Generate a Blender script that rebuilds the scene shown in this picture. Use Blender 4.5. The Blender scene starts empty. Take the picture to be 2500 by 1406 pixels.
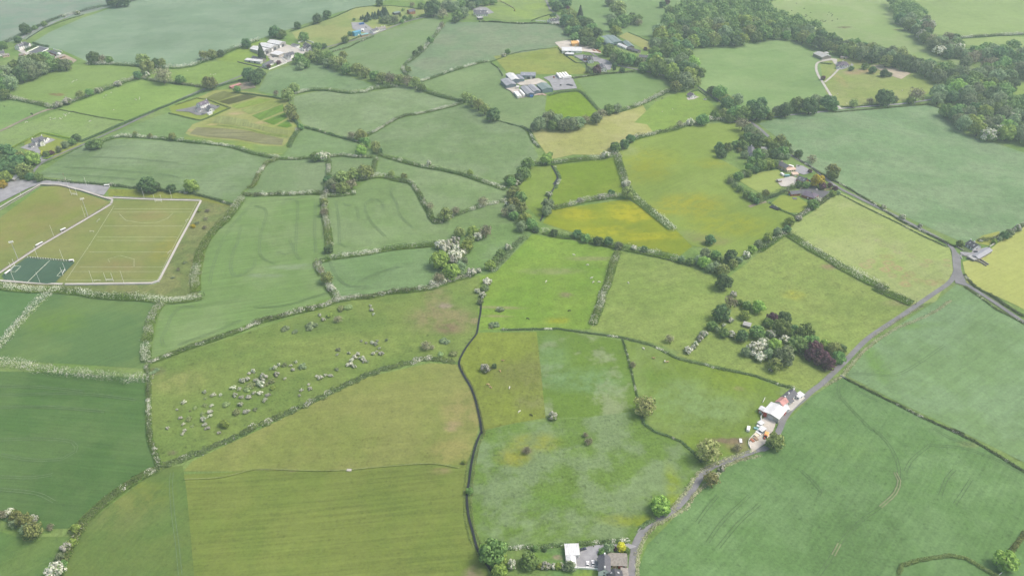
import bpy, bmesh, math, random
import numpy as np
from mathutils import Vector, Matrix

R = math.radians
scene = bpy.context.scene
COL = scene.collection
rnd = random.Random(7)
nrg = np.random.default_rng(11)

# ------------------------------------------------------------------ camera
F_PX, CAM_H, PITCH = 2500 * 28 / 36, 395.0, R(34.2)
cam = bpy.data.objects.new('camera', bpy.data.cameras.new('camera'))
COL.objects.link(cam)
cam.location = (0, 0, CAM_H)
cam.rotation_euler = (R(90) - PITCH, 0, 0)
cam.data.lens = 28
cam.data.sensor_width = 36
cam.data.clip_end = 20000
scene.camera = cam
# ------------------------------------------------------------------ sky, sun, exposure
SUN_EL, SUN_AZ = R(56), R(88)          # azimuth measured from +Y towards +X
world = bpy.data.worlds.new('World')
scene.world = world
world.use_nodes = True
wt = world.node_tree
sky = wt.nodes.new('ShaderNodeTexSky')
sky.sky_type = 'NISHITA'
sky.sun_disc = False
sky.sun_elevation = SUN_EL
sky.sun_rotation = SUN_AZ
sky.air_density = 1.0
sky.dust_density = 6.0
sky.ozone_density = 0.6
wt.nodes['Background'].inputs['Strength'].default_value = 0.125
wt.links.new(sky.outputs[0], wt.nodes['Background'].inputs['Color'])
sl = bpy.data.lights.new('sun', 'SUN')
sl.energy = 1.35
sl.angle = R(16)
sl.color = (1.0, 0.965, 0.91)
sun = bpy.data.objects.new('sun', sl)
COL.objects.link(sun)
sd = Vector((math.sin(SUN_AZ) * math.cos(SUN_EL), math.cos(SUN_AZ) * math.cos(SUN_EL), math.sin(SUN_EL)))
sun.rotation_euler = sd.to_track_quat('Z', 'Y').to_euler()
sun.location = (300, 300, 900)
scene.view_settings.view_transform = 'Standard'
scene.view_settings.look = 'None'
scene.view_settings.gamma = 1.0
scene.view_settings.use_curve_mapping = False
scene.view_settings.exposure = 0.55
scene.cycles.max_bounces = 8
scene.cycles.diffuse_bounces = 4
scene.cycles.volume_bounces = 1
scene.cycles.transparent_max_bounces = 4
scene.cycles.use_denoising = True

# photo tone -> base colour (takes the air between camera and ground out again)
K_EXP = np.array([1.628, 1.561, 1.592])
AIR0, AIR1 = np.array([.0327, .0378, .0433]), np.array([7.73e-5, 9.0e-5, 1.03e-4])
SIGMA = np.array([1.36e-4, 1.17e-4, 1.20e-4])

def lin(c):
    c = np.array(c, float) / 255
    return np.where(c <= 0.04045, c / 12.92, ((c + 0.055) / 1.055) ** 2.4)

def alb(c, d):
    t = np.exp(-SIGMA * d)
    a = (lin(c) - AIR0 - AIR1 * (d - 495)) / t / K_EXP
    return tuple(np.clip(a, 0.012, 0.85)) + (1.0,)

# ------------------------------------------------------------------ terrain
def axis(a, b, s):
    return list(np.arange(a, b + .1, s))
GX = np.array([-7000, -3000, -1700] + axis(-1200, 1200, 25) + [1700, 3000, 7000], float)
GY = np.array([-5000, -1500, -300] + axis(100, 1800, 25) + [2400, 4000, 9000], float)

def relief(x, y):
    h = 6.0 * math.sin(x / 125 + 1.1) * math.sin(y / 150 + .4) + 2.6 * math.sin(x / 61 - y / 83) + 1.6 * math.sin(x / 47 + y / 58 + 2)
    f = min(1, max(0, (1250 - abs(x)) / 150)) * min(1, max(0, (1850 - y) / 150)) * min(1, max(0, (y - 60) / 100))
    dx, dy = (x + 232) / 190, (y - 590) / 190
    p = min(1, max(0, math.hypot(dx, dy) - .75))
    return h * f * p
HZ = np.array([[relief(x, y) for y in GY] for x in GX])

def gh(x, y):
    i = min(max(int(np.searchsorted(GX, x) - 1), 0), len(GX) - 2)
    j = min(max(int(np.searchsorted(GY, y) - 1), 0), len(GY) - 2)
    u = (x - GX[i]) / (GX[i + 1] - GX[i])
    v = (y - GY[j]) / (GY[j + 1] - GY[j])
    a, b, c, d = HZ[i, j], HZ[i + 1, j], HZ[i, j + 1], HZ[i + 1, j + 1]
    if u >= v:
        return a + (b - a) * u + (d - b) * v
    return a + (d - c) * u + (c - a) * v

CP, SP = math.cos(PITCH), math.sin(PITCH)

def ground(px, py, up=0.0):
    """where the photo pixel's sight line meets the terrain raised by up metres: the spot's plan position"""
    u, v = px - 1250, py - 703
    d = (u, F_PX * CP - v * SP, -F_PX * SP - v * CP)
    z = 0.0
    for _ in range(8):
        t = (CAM_H - up - z) / -d[2]
        z = gh(d[0] * t, d[1] * t)
    return d[0] * t, d[1] * t

def px_per_m(px, py):
    x, y = ground(px, py)
    return F_PX / (y * CP + CAM_H * SP)

def dist(px, py):
    x, y = ground(px, py)
    return math.sqrt(x * x + y * y + CAM_H ** 2)

ZA = 2460 / 630
VIEW = {'I': (0, 0, 1), 'R1': (0, 0, ZA), 'R2': (620, 0, ZA), 'R3': (1240, 0, ZA), 'R4': (1870, 0, ZA),
        'R5': (0, 350, ZA), 'R6': (620, 350, ZA), 'R7': (1240, 350, ZA), 'R8': (1870, 350, ZA),
        'S1': (0, 700, ZA), 'S2': (620, 700, ZA), 'S3': (1240, 700, ZA), 'S4': (1870, 700, ZA),
        'T1': (0, 1046, ZA), 'T2': (620, 1046, ZA), 'T3': (1240, 1046, ZA), 'T4': (1870, 1046, ZA),
        'Z1': (1180, 1306, 6.25), 'Z2': (1790, 930, 7.8125), 'Z3': (2300, 540, 10.044), 'Z4': (1700, 330, 6.1125),
        'Z5': (1190, 160, 10.87), 'Z6': (1340, 70, 8.333), 'Z7': (580, 70, 11.364), 'Z8': (0, 80, 13.158),
        'Y1': (840, 0, 11.364), 'Y2': (1120, 0, 8.333), 'Y3': (1960, 110, 15.625), 'Y4': (0, 310, 10.045),
        'Y5': (430, 220, 17.571), 'Y6': (1650, 200, 20.833), 'Y7': (0, 570, 7.8125), 'Y8': (450, 210, 7.81)}

def src(reg, x, y):
    a, b, z = VIEW[reg]
    return a + x / z, b + y / z

def pts(s):
    """'R1: x,y x,y; R2: x,y' -> photo pixels"""
    out = []
    for seg in s.split(';'):
        reg, body = seg.split(':')
        for p in body.split():
            x, y = p.split(',')
            out.append(src(reg.strip(), float(x), float(y)))
    return out

# ------------------------------------------------------------------ tagging and mesh helpers
def tag(o, label=None, cat=None, group=None, kind=None):
    if label: o['label'] = label
    if cat: o['category'] = cat
    if group: o['group'] = group
    if kind: o['kind'] = kind
    return o

def empty(name, loc, rz=0.0, **k):
    o = bpy.data.objects.new(name, None)
    o.empty_display_size = 1
    COL.objects.link(o)
    o.location = loc
    o.rotation_euler = (0, 0, rz)
    return tag(o, **k)

def link(name, me, mat=None, parent=None, **k):
    if mat is not None:
        me.materials.append(mat)
    o = bpy.data.objects.new(name, me)
    COL.objects.link(o)
    o.parent = parent
    return tag(o, **k)

class MB:
    """collects boxes, tubes and quads into one mesh"""
    def __init__(s):
        s.v, s.f = [], []
    def quad(s, a, b, c, d):
        n = len(s.v); s.v += [a, b, c, d]; s.f.append((n, n + 1, n + 2, n + 3)); return s
    def poly(s, P):
        n = len(s.v); s.v += list(P); s.f.append(tuple(range(n, n + len(P)))); return s
    def prism(s, base, top):
        n, m = len(s.v), len(base)
        s.v += list(base) + list(top)
        s.f.append(tuple(range(n + m - 1, n - 1, -1)))
        s.f.append(tuple(range(n + m, n + 2 * m)))
        for i in range(m):
            j = (i + 1) % m
            s.f.append((n + i, n + j, n + m + j, n + m + i))
        return s
    def box(s, x0, x1, y0, y1, z0, z1, tx=0, ty=0):
        return s.prism([(x0, y0, z0), (x1, y0, z0), (x1, y1, z0), (x0, y1, z0)],
                       [(x0 + tx, y0 + ty, z1), (x1 - tx, y0 + ty, z1), (x1 - tx, y1 - ty, z1), (x0 + tx, y1 - ty, z1)])
    def tube(s, p, q, r0, r1=None, n=8):
        r1 = r0 if r1 is None else r1
        p, q = Vector(p), Vector(q)
        d = (q - p).normalized()
        a = d.orthogonal().normalized(); b = d.cross(a)
        ring = lambda c, r: [tuple(c + (a * math.cos(t) + b * math.sin(t)) * r) for t in [2 * math.pi * i / n for i in range(n)]]
        return s.prism(ring(p, r0), ring(q, r1))
    def build(s, name, mat, parent=None, **k):
        me = bpy.data.meshes.new(name)
        me.from_pydata([tuple(map(float, p)) for p in s.v], [], s.f)
        me.update()
        return link(name, me, mat, parent, **k)

# ------------------------------------------------------------------ materials
def new_mat(name):
    m = bpy.data.materials.new(name)
    m.use_nodes = True
    nt = m.node_tree
    b = nt.nodes['Principled BSDF']
    b.inputs['Specular IOR Level'].default_value = 0.15
    return m, nt, b

def nd(nt, t, **k):
    n = nt.nodes.new(t)
    for a, v in k.items():
        setattr(n, a, v)
    return n

def math_node(nt, op, a, b=None, clamp=False):
    n = nd(nt, 'ShaderNodeMath', operation=op, use_clamp=clamp)
    for i, v in enumerate((a, b)):
        if v is None: continue
        if isinstance(v, (int, float)): n.inputs[i].default_value = v
        else: nt.links.new(v, n.inputs[i])
    return n.outputs[0]

def mix_col(nt, fac, a, b, blend='MIX'):
    n = nd(nt, 'ShaderNodeMix', data_type='RGBA', blend_type=blend)
    for i, v in ((0, fac), (6, a), (7, b)):
        if isinstance(v, (int, float)): n.inputs[i].default_value = v
        elif isinstance(v, (tuple, list)): n.inputs[i].default_value = tuple(v)[:3] + (1,)
        else: nt.links.new(v, n.inputs[i])
    return n.outputs[2]

def noise(nt, vec, scale, detail=3, rough=0.55):
    n = nd(nt, 'ShaderNodeTexNoise')
    n.inputs['Scale'].default_value = scale
    n.inputs['Detail'].default_value = detail
    n.inputs['Roughness'].default_value = rough
    nt.links.new(vec, n.inputs['Vector'])
    return n

def ramp(nt, v, a, b, lo=0.0, hi=1.0):
    n = nd(nt, 'ShaderNodeMapRange', interpolation_type='SMOOTHSTEP')
    nt.links.new(v, n.inputs[0])
    for i, x in enumerate((a, b, lo, hi)):
        n.inputs[i + 1].default_value = x
    return n.outputs[0]

def world_pos(nt):
    return nd(nt, 'ShaderNodeNewGeometry').outputs['Position']

def plain(name, col, rough=0.8, var=0.12, scale=0.6, spec=0.2, metal=0.0):
    m, nt, b = new_mat(name)
    pos = world_pos(nt)
    n = noise(nt, pos, scale, 4)
    n2 = noise(nt, pos, scale * 7, 2)
    f = math_node(nt, 'ADD', math_node(nt, 'MULTIPLY', n.outputs[0], .7), math_node(nt, 'MULTIPLY', n2.outputs[0], .3))
    c = mix_col(nt, ramp(nt, f, .35, .65), tuple(max(0, x * (1 - var)) for x in col), tuple(min(1, x * (1 + var)) for x in col))
    nt.links.new(c, b.inputs['Base Color'])
    b.inputs['Roughness'].default_value = rough
    b.inputs['Specular IOR Level'].default_value = spec
    b.inputs['Metallic'].default_value = metal
    return m

def ribbed(name, col, rough=0.5, axis_x=True, pitch=1.0, dark=.75):
    """profiled sheet roofing: sheet joints and weather streaks run down the slope"""
    m, nt, b = new_mat(name)
    tc = nd(nt, 'ShaderNodeTexCoord').outputs['Object']
    sx = nd(nt, 'ShaderNodeSeparateXYZ'); nt.links.new(tc, sx.inputs[0])
    w = math_node(nt, 'SINE', math_node(nt, 'MULTIPLY', sx.outputs[0 if axis_x else 1], 2 * math.pi / pitch))
    n = noise(nt, tc, .25, 4)
    f = math_node(nt, 'ADD', math_node(nt, 'MULTIPLY', w, .14), n.outputs[0])
    c = mix_col(nt, ramp(nt, f, .3, .7), tuple(x * dark for x in col), col)
    nt.links.new(c, b.inputs['Base Color'])
    b.inputs['Roughness'].default_value = rough
    b.inputs['Specular IOR Level'].default_value = .35
    return m

def field_mat(name, c1, c2, ang=0.0, streak=.10, tuft=.16, patch=(.42, .6), pscale=1 / 60, spots=(), coarse=1.0):
    m, nt, b = new_mat(name)
    pos = world_pos(nt)
    mp = nd(nt, 'ShaderNodeMapping'); nt.links.new(pos, mp.inputs['Vector'])
    mp.inputs['Rotation'].default_value = (0, 0, -ang)
    ms = nd(nt, 'ShaderNodeMapping'); nt.links.new(mp.outputs[0], ms.inputs['Vector'])
    ms.inputs['Scale'].default_value = (1 / 70, 1 / 2.6, 0)
    warp = noise(nt, pos, .012, 2)
    big = noise(nt, pos, pscale, 5, .62)
    mid = noise(nt, pos, .11 / coarse, 5, .6)
    fine = noise(nt, pos, .55 / coarse, 3, .7)
    st = noise(nt, ms.outputs[0], 1.0, 3, .6)
    c = mix_col(nt, ramp(nt, big.outputs[0], *patch), c1, c2)
    v = math_node(nt, 'ADD', math_node(nt, 'MULTIPLY', math_node(nt, 'SUBTRACT', mid.outputs[0], .5), tuft * 3.4),
                  math_node(nt, 'MULTIPLY', math_node(nt, 'SUBTRACT', fine.outputs[0], .5), tuft * 5.0))
    dots = noise(nt, pos, .33 / coarse, 2, .5)
    v = math_node(nt, 'SUBTRACT', v, math_node(nt, 'MULTIPLY', ramp(nt, dots.outputs[0], .60, .72), tuft * 1.1))
    v = math_node(nt, 'ADD', v, math_node(nt, 'MULTIPLY', math_node(nt, 'SUBTRACT', st.outputs[0], .5), streak * 3.2))
    v = math_node(nt, 'ADD', v, math_node(nt, 'MULTIPLY', math_node(nt, 'SUBTRACT', warp.outputs[0], .5), .35))
    v = math_node(nt, 'ADD', v, 1.0)
    for (x, y, rx, ry, col, k, hole) in spots:
        dsp = nd(nt, 'ShaderNodeVectorMath', operation='MULTIPLY_ADD')
        nt.links.new(noise(nt, pos, 1.1 / max(rx, ry), 5, .65).outputs['Color'], dsp.inputs[0])
        q = 1.1 * min(rx, ry)
        dsp.inputs[1].default_value = (q, q, 0)
        nt.links.new(pos, dsp.inputs[2])
        sb = nd(nt, 'ShaderNodeVectorMath', operation='SUBTRACT')
        nt.links.new(dsp.outputs[0], sb.inputs[0]); sb.inputs[1].default_value = (x + q / 2, y + q / 2, 0)
        ml = nd(nt, 'ShaderNodeVectorMath', operation='MULTIPLY')
        nt.links.new(sb.outputs[0], ml.inputs[0]); ml.inputs[1].default_value = (1 / rx, 1 / ry, 0)
        ln = nd(nt, 'ShaderNodeVectorMath', operation='LENGTH'); nt.links.new(ml.outputs[0], ln.inputs[0])
        f = ramp(nt, ln.outputs['Value'], 1.2, .35, 0, k)
        f = math_node(nt, 'MULTIPLY', f, ramp(nt, mid.outputs[0], .36, .58, .35, 1))
        if hole:
            f = math_node(nt, 'MULTIPLY', f, ramp(nt, ln.outputs['Value'], .25, .5, .25, 1))
        c = mix_col(nt, f, c, col)
    vv = nd(nt, 'ShaderNodeVectorMath', operation='SCALE')
    nt.links.new(c, vv.inputs[0]); nt.links.new(v, vv.inputs['Scale'])
    nt.links.new(vv.outputs[0], b.inputs['Base Color'])
    b.inputs['Roughness'].default_value = .95
    b.inputs['Specular IOR Level'].default_value = .05
    bp = nd(nt, 'ShaderNodeBump')
    bp.inputs['Strength'].default_value = .5
    bp.inputs['Distance'].default_value = .25 * coarse
    nt.links.new(math_node(nt, 'ADD', fine.outputs[0], mid.outputs[0]), bp.inputs['Height'])
    nt.links.new(bp.outputs[0], b.inputs['Normal'])
    return m

def leaf_mat(name, c1, c2, c3=None, trans=0.0):
    """leaf tone varies from leaf to leaf, from bough to bough and from tree to tree"""
    m, nt, b = new_mat(name)
    g = nd(nt, 'ShaderNodeNewGeometry')
    oi = nd(nt, 'ShaderNodeObjectInfo')
    n = noise(nt, g.outputs['Position'], .22, 2)
    f = math_node(nt, 'ADD', math_node(nt, 'MULTIPLY', g.outputs['Random Per Island'], .55), math_node(nt, 'MULTIPLY', n.outputs[0], .6))
    c = mix_col(nt, ramp(nt, f, .2, .95), c1, c2)
    if c3:
        c = mix_col(nt, math_node(nt, 'MULTIPLY', ramp(nt, noise(nt, g.outputs['Position'], .05, 2).outputs[0], .45, .65), .7), c, c3)
    hs = nd(nt, 'ShaderNodeHueSaturation')
    nt.links.new(c, hs.inputs['Color'])
    nt.links.new(math_node(nt, 'ADD', math_node(nt, 'MULTIPLY', oi.outputs['Random'], .05), .472), hs.inputs['Hue'])
    nt.links.new(math_node(nt, 'ADD', math_node(nt, 'MULTIPLY', oi.outputs['Random'], .60), .72), hs.inputs['Value'])
    nt.links.new(hs.outputs[0], b.inputs['Base Color'])
    b.inputs['Roughness'].default_value = .8
    b.inputs['Specular IOR Level'].default_value = .1
    tr = nd(nt, 'ShaderNodeBsdfTranslucent')
    nt.links.new(hs.outputs[0], tr.inputs['Color'])
    mx = nd(nt, 'ShaderNodeMixShader')
    mx.inputs[0].default_value = .3
    nt.links.new(b.outputs[0], mx.inputs[1]); nt.links.new(tr.outputs[0], mx.inputs[2])
    nt.links.new(mx.outputs[0], nt.nodes['Material Output'].inputs['Surface'])
    return m

M = {}
M['oak'] = leaf_mat('leaf_mid_green', (0.099, 0.185, 0.055), (0.290, 0.449, 0.139))
M['dark'] = leaf_mat('leaf_dark_green', (0.059, 0.125, 0.055), (0.191, 0.317, 0.121))
M['ash'] = leaf_mat('leaf_olive', (0.172, 0.224, 0.073), (0.396, 0.475, 0.165))
M['haw'] = leaf_mat('leaf_hawthorn', (0.125, 0.191, 0.069), (0.330, 0.436, 0.165))
M['blossom'] = leaf_mat('blossom_white', (0.580, 0.580, 0.480), (0.900, 0.890, 0.800))
M['copper'] = leaf_mat('leaf_purple', (0.073, 0.037, 0.055), (0.224, 0.119, 0.152))
M['lime'] = leaf_mat('leaf_lime_green', (0.185, 0.304, 0.059), (0.422, 0.581, 0.145))
M['bush'] = leaf_mat('leaf_scrub', (0.205, 0.283, 0.129), (0.481, 0.601, 0.257))
M['thorn'] = leaf_mat('leaf_thorn', (0.155, 0.215, 0.120), (0.360, 0.455, 0.231))
M['wood'] = leaf_mat('leaf_woodland', (0.079, 0.152, 0.055), (0.264, 0.396, 0.132), (0.317, 0.436, 0.145))
M['pale'] = leaf_mat('leaf_pale_olive', (0.264, 0.297, 0.110), (0.528, 0.561, 0.242))
M['bare'] = leaf_mat('leaf_buds_brown', (0.220, 0.220, 0.132), (0.440, 0.424, 0.275))
M['willow'] = leaf_mat('leaf_grey_green', (0.152, 0.218, 0.112), (0.370, 0.475, 0.257))
M['conifer'] = leaf_mat('needle_dark', (0.046, 0.086, 0.055), (0.139, 0.205, 0.125))
M['gold'] = leaf_mat('leaf_golden', (0.400, 0.370, 0.030), (0.750, 0.680, 0.080))
M['hedge'] = leaf_mat('hedge_green', (0.078, 0.134, 0.054), (0.235, 0.325, 0.123), (0.168, 0.224, 0.078))
M['hedge_dark'] = leaf_mat('hedge_dark_green', (0.056, 0.106, 0.049), (0.168, 0.252, 0.112))
M['hedge_lime'] = leaf_mat('hedge_lime', (0.200, 0.300, 0.025), (0.420, 0.540, 0.080))
M['hedge_olive'] = leaf_mat('hedge_olive', (0.123, 0.174, 0.054), (0.314, 0.381, 0.129))
M['cream'] = leaf_mat('verge_flowers', (0.240, 0.300, 0.130), (0.660, 0.640, 0.440))
M['bark'] = plain('bark', (.09, .075, .055), .95, .3, 1.5, .05)
M['twig'] = plain('twig', (.13, .115, .085), .95, .3, 1.5, .05)
M['white'] = plain('white_render', (.88, .88, .86), .8, .04, .3)
M['cream_wall'] = plain('cream_render', (.74, .66, .50), .85, .08, .3)
M['pink'] = plain('pinkish_render', (.66, .50, .40), .85, .08, .3)
M['brick'] = plain('red_brick', (.36, .145, .085), .9, .18, 2.0)
M['stone'] = plain('rubble_stone', (.27, .25, .22), .95, .3, 1.2)
M['slate'] = plain('slate_grey', (.135, .135, .155), .7, .18, .9)
M['slate_dark'] = plain('slate_dark', (.085, .085, .10), .7, .2, .9)
M['slate_purple'] = plain('slate_purple', (.15, .125, .165), .75, .18, .9)
M['tile_brown'] = plain('tile_weathered', (.31, .285, .255), .85, .2, .8)
M['glass'] = plain('window_glass', (.03, .035, .04), .15, .2, .5, .6)
M['sheet_white'] = ribbed('sheet_white', (.76, .77, .77), .5)
M['sheet_grey'] = ribbed('sheet_grey', (.36, .37, .41), .55)
M['sheet_lightgrey'] = ribbed('sheet_light_grey', (.46, .46, .45), .6)
M['sheet_green'] = ribbed('sheet_green_grey', (.22, .29, .28), .5)
M['sheet_bluegrey'] = ribbed('sheet_blue_grey', (.30, .32, .38), .5)
M['clad_blue'] = plain('cladding_blue_grey', (.16, .20, .25), .6, .1, .4)
M['clad_teal'] = plain('cladding_teal_grey', (.18, .26, .29), .6, .1, .4)
M['red'] = plain('red_paint', (.42, .055, .055), .6, .2, .6)
M['faded_red'] = plain('faded_red_roof', (.52, .27, .25), .7, .2, .5)
M['orange'] = plain('orange_sheet', (.78, .45, .16), .6, .12, .4)
M['blue'] = plain('blue_paint', (.05, .16, .42), .5, .15, .4)
M['sky_blue'] = plain('light_blue_paint', (.12, .36, .52), .6, .12, .4)
M['teal'] = plain('green_blue_paint', (.22, .42, .42), .6, .12, .4)
M['black'] = plain('black_wrap', (.022, .022, .028), .35, .3, .8, .5)
M['rubber'] = plain('rubber', (.03, .03, .03), .9, .1, 1)
M['steel'] = plain('galvanised_steel', (.50, .51, .52), .5, .1, .5, .4)
M['timber'] = plain('timber', (.33, .24, .16), .9, .2, 1)
M['car_white'] = plain('car_white', (.80, .80, .80), .3, .03, .3, .5)
M['car_dark'] = plain('car_dark_blue', (.035, .04, .07), .25, .1, .3, .6)
M['car_blue'] = plain('car_blue', (.10, .16, .32), .25, .1, .3, .6)
M['car_grey'] = plain('car_grey', (.22, .23, .25), .25, .1, .3, .6)
M['tractor_red'] = plain('tractor_red', (.50, .09, .06), .45, .15, .5)
M['asphalt'] = plain('asphalt_worn', (.20, .20, .205), .95, .14, .12)
M['asphalt_dark'] = plain('asphalt_dark', (.125, .125, .14), .95, .14, .12)
M['concrete'] = plain('concrete_yard', (.52, .48, .42), .95, .14, .10)
M['pale_concrete'] = plain('concrete_pale', (.47, .45, .41), .95, .10, .12)
M['gravel'] = plain('gravel_drive', (.30, .30, .315), .95, .16, .15)
M['track_dark'] = plain('pressed_crop_dark', (.085, .145, .058), .95, .2, .3)
M['tan'] = plain('worn_crop', (.21, .235, .125), .95, .2, .3)
M['mud'] = plain('trodden_earth', (.25, .215, .165), .95, .22, .15)
M['water'] = plain('stream_water', (.022, .026, .030), .35, .2, .3, .2)
M['line'] = plain('pitch_paint', (.62, .66, .52), .9, .15, .3)
M['track'] = plain('pressed_crop', (.12, .185, .085), .95, .2, .3)
M['sheep'] = plain('fleece', (.74, .72, .66), .95, .08, 2)
M['cow_black'] = plain('hide_black', (.025, .023, .022), .7, .2, 1)
M['cow_tan'] = plain('hide_tan', (.55, .38, .22), .8, .15, 1)
M['verge'] = field_mat('verge_grass', (.10, .145, .055, 1), (.15, .17, .075, 1), tuft=.25)
HAZE = 0.00016
# ------------------------------------------------------------------ ground, fields, roads
def grid_ground():
    v = [(x, y, HZ[i, j]) for i, x in enumerate(GX) for j, y in enumerate(GY)]
    m = len(GY)
    f = []
    for i in range(len(GX) - 1):
        for j in range(m - 1):
            a, b, c, d = i * m + j, (i + 1) * m + j, (i + 1) * m + j + 1, i * m + j + 1
            f += [(a, b, c), (a, c, d)]
    me = bpy.data.meshes.new('ground')
    me.from_pydata([tuple(map(float, p)) for p in v], [], f)
    me.update()
    mat = field_mat('ground_grass', alb((134, 163, 104), 700), alb((150, 172, 116), 700), tuft=.22)
    link('ground', me, mat, kind='structure')
grid_ground()

LAYER = [0.02]
def drape(name, polys, mat, kind='structure', **k):
    """plan polygons laid on the terrain as one thin sheet that follows its facets"""
    bm = bmesh.new()
    for P in polys:
        vs = [bm.verts.new((x, y, 0)) for x, y in P]
        bm.faces.new(vs)
    bmesh.ops.triangulate(bm, faces=bm.faces[:])
    xs = [v.co.x for v in bm.verts]; ys = [v.co.y for v in bm.verts]
    def cut(co, no):
        bmesh.ops.bisect_plane(bm, geom=bm.verts[:] + bm.edges[:] + bm.faces[:], dist=1e-4, plane_co=co, plane_no=no)
    for q in np.arange(math.ceil(min(xs) / 25) * 25, max(xs), 25): cut((q, 0, 0), (1, 0, 0))
    for q in np.arange(math.ceil(min(ys) / 25) * 25, max(ys), 25): cut((0, q, 0), (0, 1, 0))
    ds = [a - b for a, b in zip(xs, ys)]
    for q in np.arange(math.ceil(min(ds) / 25) * 25, max(ds), 25): cut((q, 0, 0), (1, -1, 0))
    off = LAYER[0]; LAYER[0] += 0.004
    for v in bm.verts:
        v.co.z = gh(v.co.x, v.co.y) + off
    bmesh.ops.recalc_face_normals(bm, faces=bm.faces[:])
    if sum(f.normal.z for f in bm.faces) < 0:
        bmesh.ops.reverse_faces(bm, faces=bm.faces[:])
    me = bpy.data.meshes.new(name)
    bm.to_mesh(me); bm.free()
    return link(name, me, mat, kind=kind, **k)

def smooth(P, step=4.0):
    """Catmull-Rom through plan points"""
    P = [np.array(p, float) for p in P]
    if len(P) < 3:
        n = max(1, int(np.linalg.norm(P[-1] - P[0]) / step))
        return [tuple(P[0] + (P[-1] - P[0]) * i / n) for i in range(n + 1)]
    Q = [2 * P[0] - P[1]] + P + [2 * P[-1] - P[-2]]
    out = []
    for i in range(1, len(Q) - 2):
        n = max(1, int(np.linalg.norm(Q[i + 1] - Q[i]) / step))
        for j in range(n):
            t = j / n
            out.append(tuple(.5 * (2 * Q[i] + (Q[i + 1] - Q[i - 1]) * t + (2 * Q[i - 1] - 5 * Q[i] + 4 * Q[i + 1] - Q[i + 2]) * t * t
                                   + (3 * Q[i] - Q[i - 1] - 3 * Q[i + 1] + Q[i + 2]) * t ** 3)))
    out.append(tuple(P[-1]))
    return out

def sides(C, w):
    """left and right edge of a band of width w along a plan line"""
    L, Rr = [], []
    for i, c in enumerate(C):
        a, b = C[max(0, i - 1)], C[min(len(C) - 1, i + 1)]
        dx, dy = b[0] - a[0], b[1] - a[1]
        k = math.hypot(dx, dy) or 1
        ww = w(i / (len(C) - 1)) if callable(w) else w
        L.append((c[0] - dy / k * ww / 2, c[1] + dx / k * ww / 2))
        Rr.append((c[0] + dy / k * ww / 2, c[1] - dx / k * ww / 2))
    return L, Rr

def band_polys(C, w):
    L, Rr = sides(C, w)
    return [[L[i], Rr[i], Rr[i + 1], L[i + 1]] for i in range(len(C) - 1)]

def road(name, s, w, mat, step=4.0, straight=False):
    P = [ground(*p) for p in pts(s)]
    C = P if straight else smooth(P, step)
    return drape(name, band_polys(C, w), mat)

def area(name, s, mat):
    return drape(name, [[ground(*p) for p in pts(s)]], mat)

def field(s, c1, c2, ang=0, spots='', adj=(0, 0, 0), **k):
    P = pts(s)
    cx, cy = sum(p[0] for p in P) / len(P), sum(p[1] for p in P) / len(P)
    cy = min(max(cy, 0), 1400)
    d = dist(cx, cy)
    sp = []
    for q in spots.split(';'):
        q = q.strip()
        if not q: continue
        a = q.split(',')
        reg, x, y, rx, ry, r, g, b, f = a[0], *map(float, a[1:9])
        p = src(reg, x, y)
        sp.append((*ground(*p), rx, ry, alb((r + 6, g, b + 12), dist(*p)), f, len(a) > 9))
    c1, c2 = [tuple(min(250, u + v + w) for u, v, w in zip(c, (9, 0, 17), adj)) for c in (c1, c2)]
    mat = field_mat('grass_field', alb(c1, d), alb(c2, d), R(ang), spots=sp, **k)
    return drape('field', [[ground(*p) for p in P]], mat)

# far fields
field('I: -80,-30 345,-30 280,14 150,48 70,95 -80,125', (150, 182, 152), (160, 184, 158), 20, tuft=.08, streak=.05)
field('I: 70,112 120,80 200,45 280,16 350,-30 1010,-30 905,15 830,30 700,74 620,100 530,140 455,166 350,162 215,152 150,122', (146, 179, 142), (155, 186, 150), 12, tuft=.07, streak=.12)
field('I: 1000,-30 1400,-30 1345,0 1350,45 1240,52 1100,30 1060,25', (152, 182, 122), (158, 190, 118), tuft=.2)
field('I: 713,80 830,38 870,18 960,14 1050,26 1020,42 930,80 830,118 780,108 735,112', (158, 184, 122), (172, 190, 128), 15, tuft=.12)
field('I: 8,228 60,196 160,160 215,158 350,165 352,182 345,192 250,226 135,264 110,252', (148, 182, 114), (142, 176, 108), 15, spots='R1,560,905,9,6,150,140,110,.9;R1,500,900,6,4,140,130,105,.8', tuft=.12)
field('I: -80,230 10,235 130,265 -80,360', (138, 176, 112), (146, 182, 116), 15)
field('I: -80,350 150,266 305,298 200,352 130,322 20,362 -80,410', (146, 181, 110), (152, 184, 118), 20, tuft=.2)
field('I: 150,266 345,196 520,216 400,266 305,300', (149, 185, 110), (143, 180, 106), 15, tuft=.15)
field('I: 350,186 420,166 540,148 660,163 610,186 515,214 385,192', (149, 184, 112), (144, 178, 108), 15)
field('I: 530,148 600,112 640,100 690,120 662,163 590,155', (150, 184, 106), (146, 178, 104), 10)
field('I: 412,262 475,240 530,244 563,268 500,296 420,276', (152, 178, 96), (158, 184, 104), 30, tuft=.06)
field('I: 260,335 390,282 412,276 495,297 450,325 500,352 600,356 700,384 560,362 400,347 300,337', (134, 170, 110), (142, 176, 116), 0)
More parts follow.
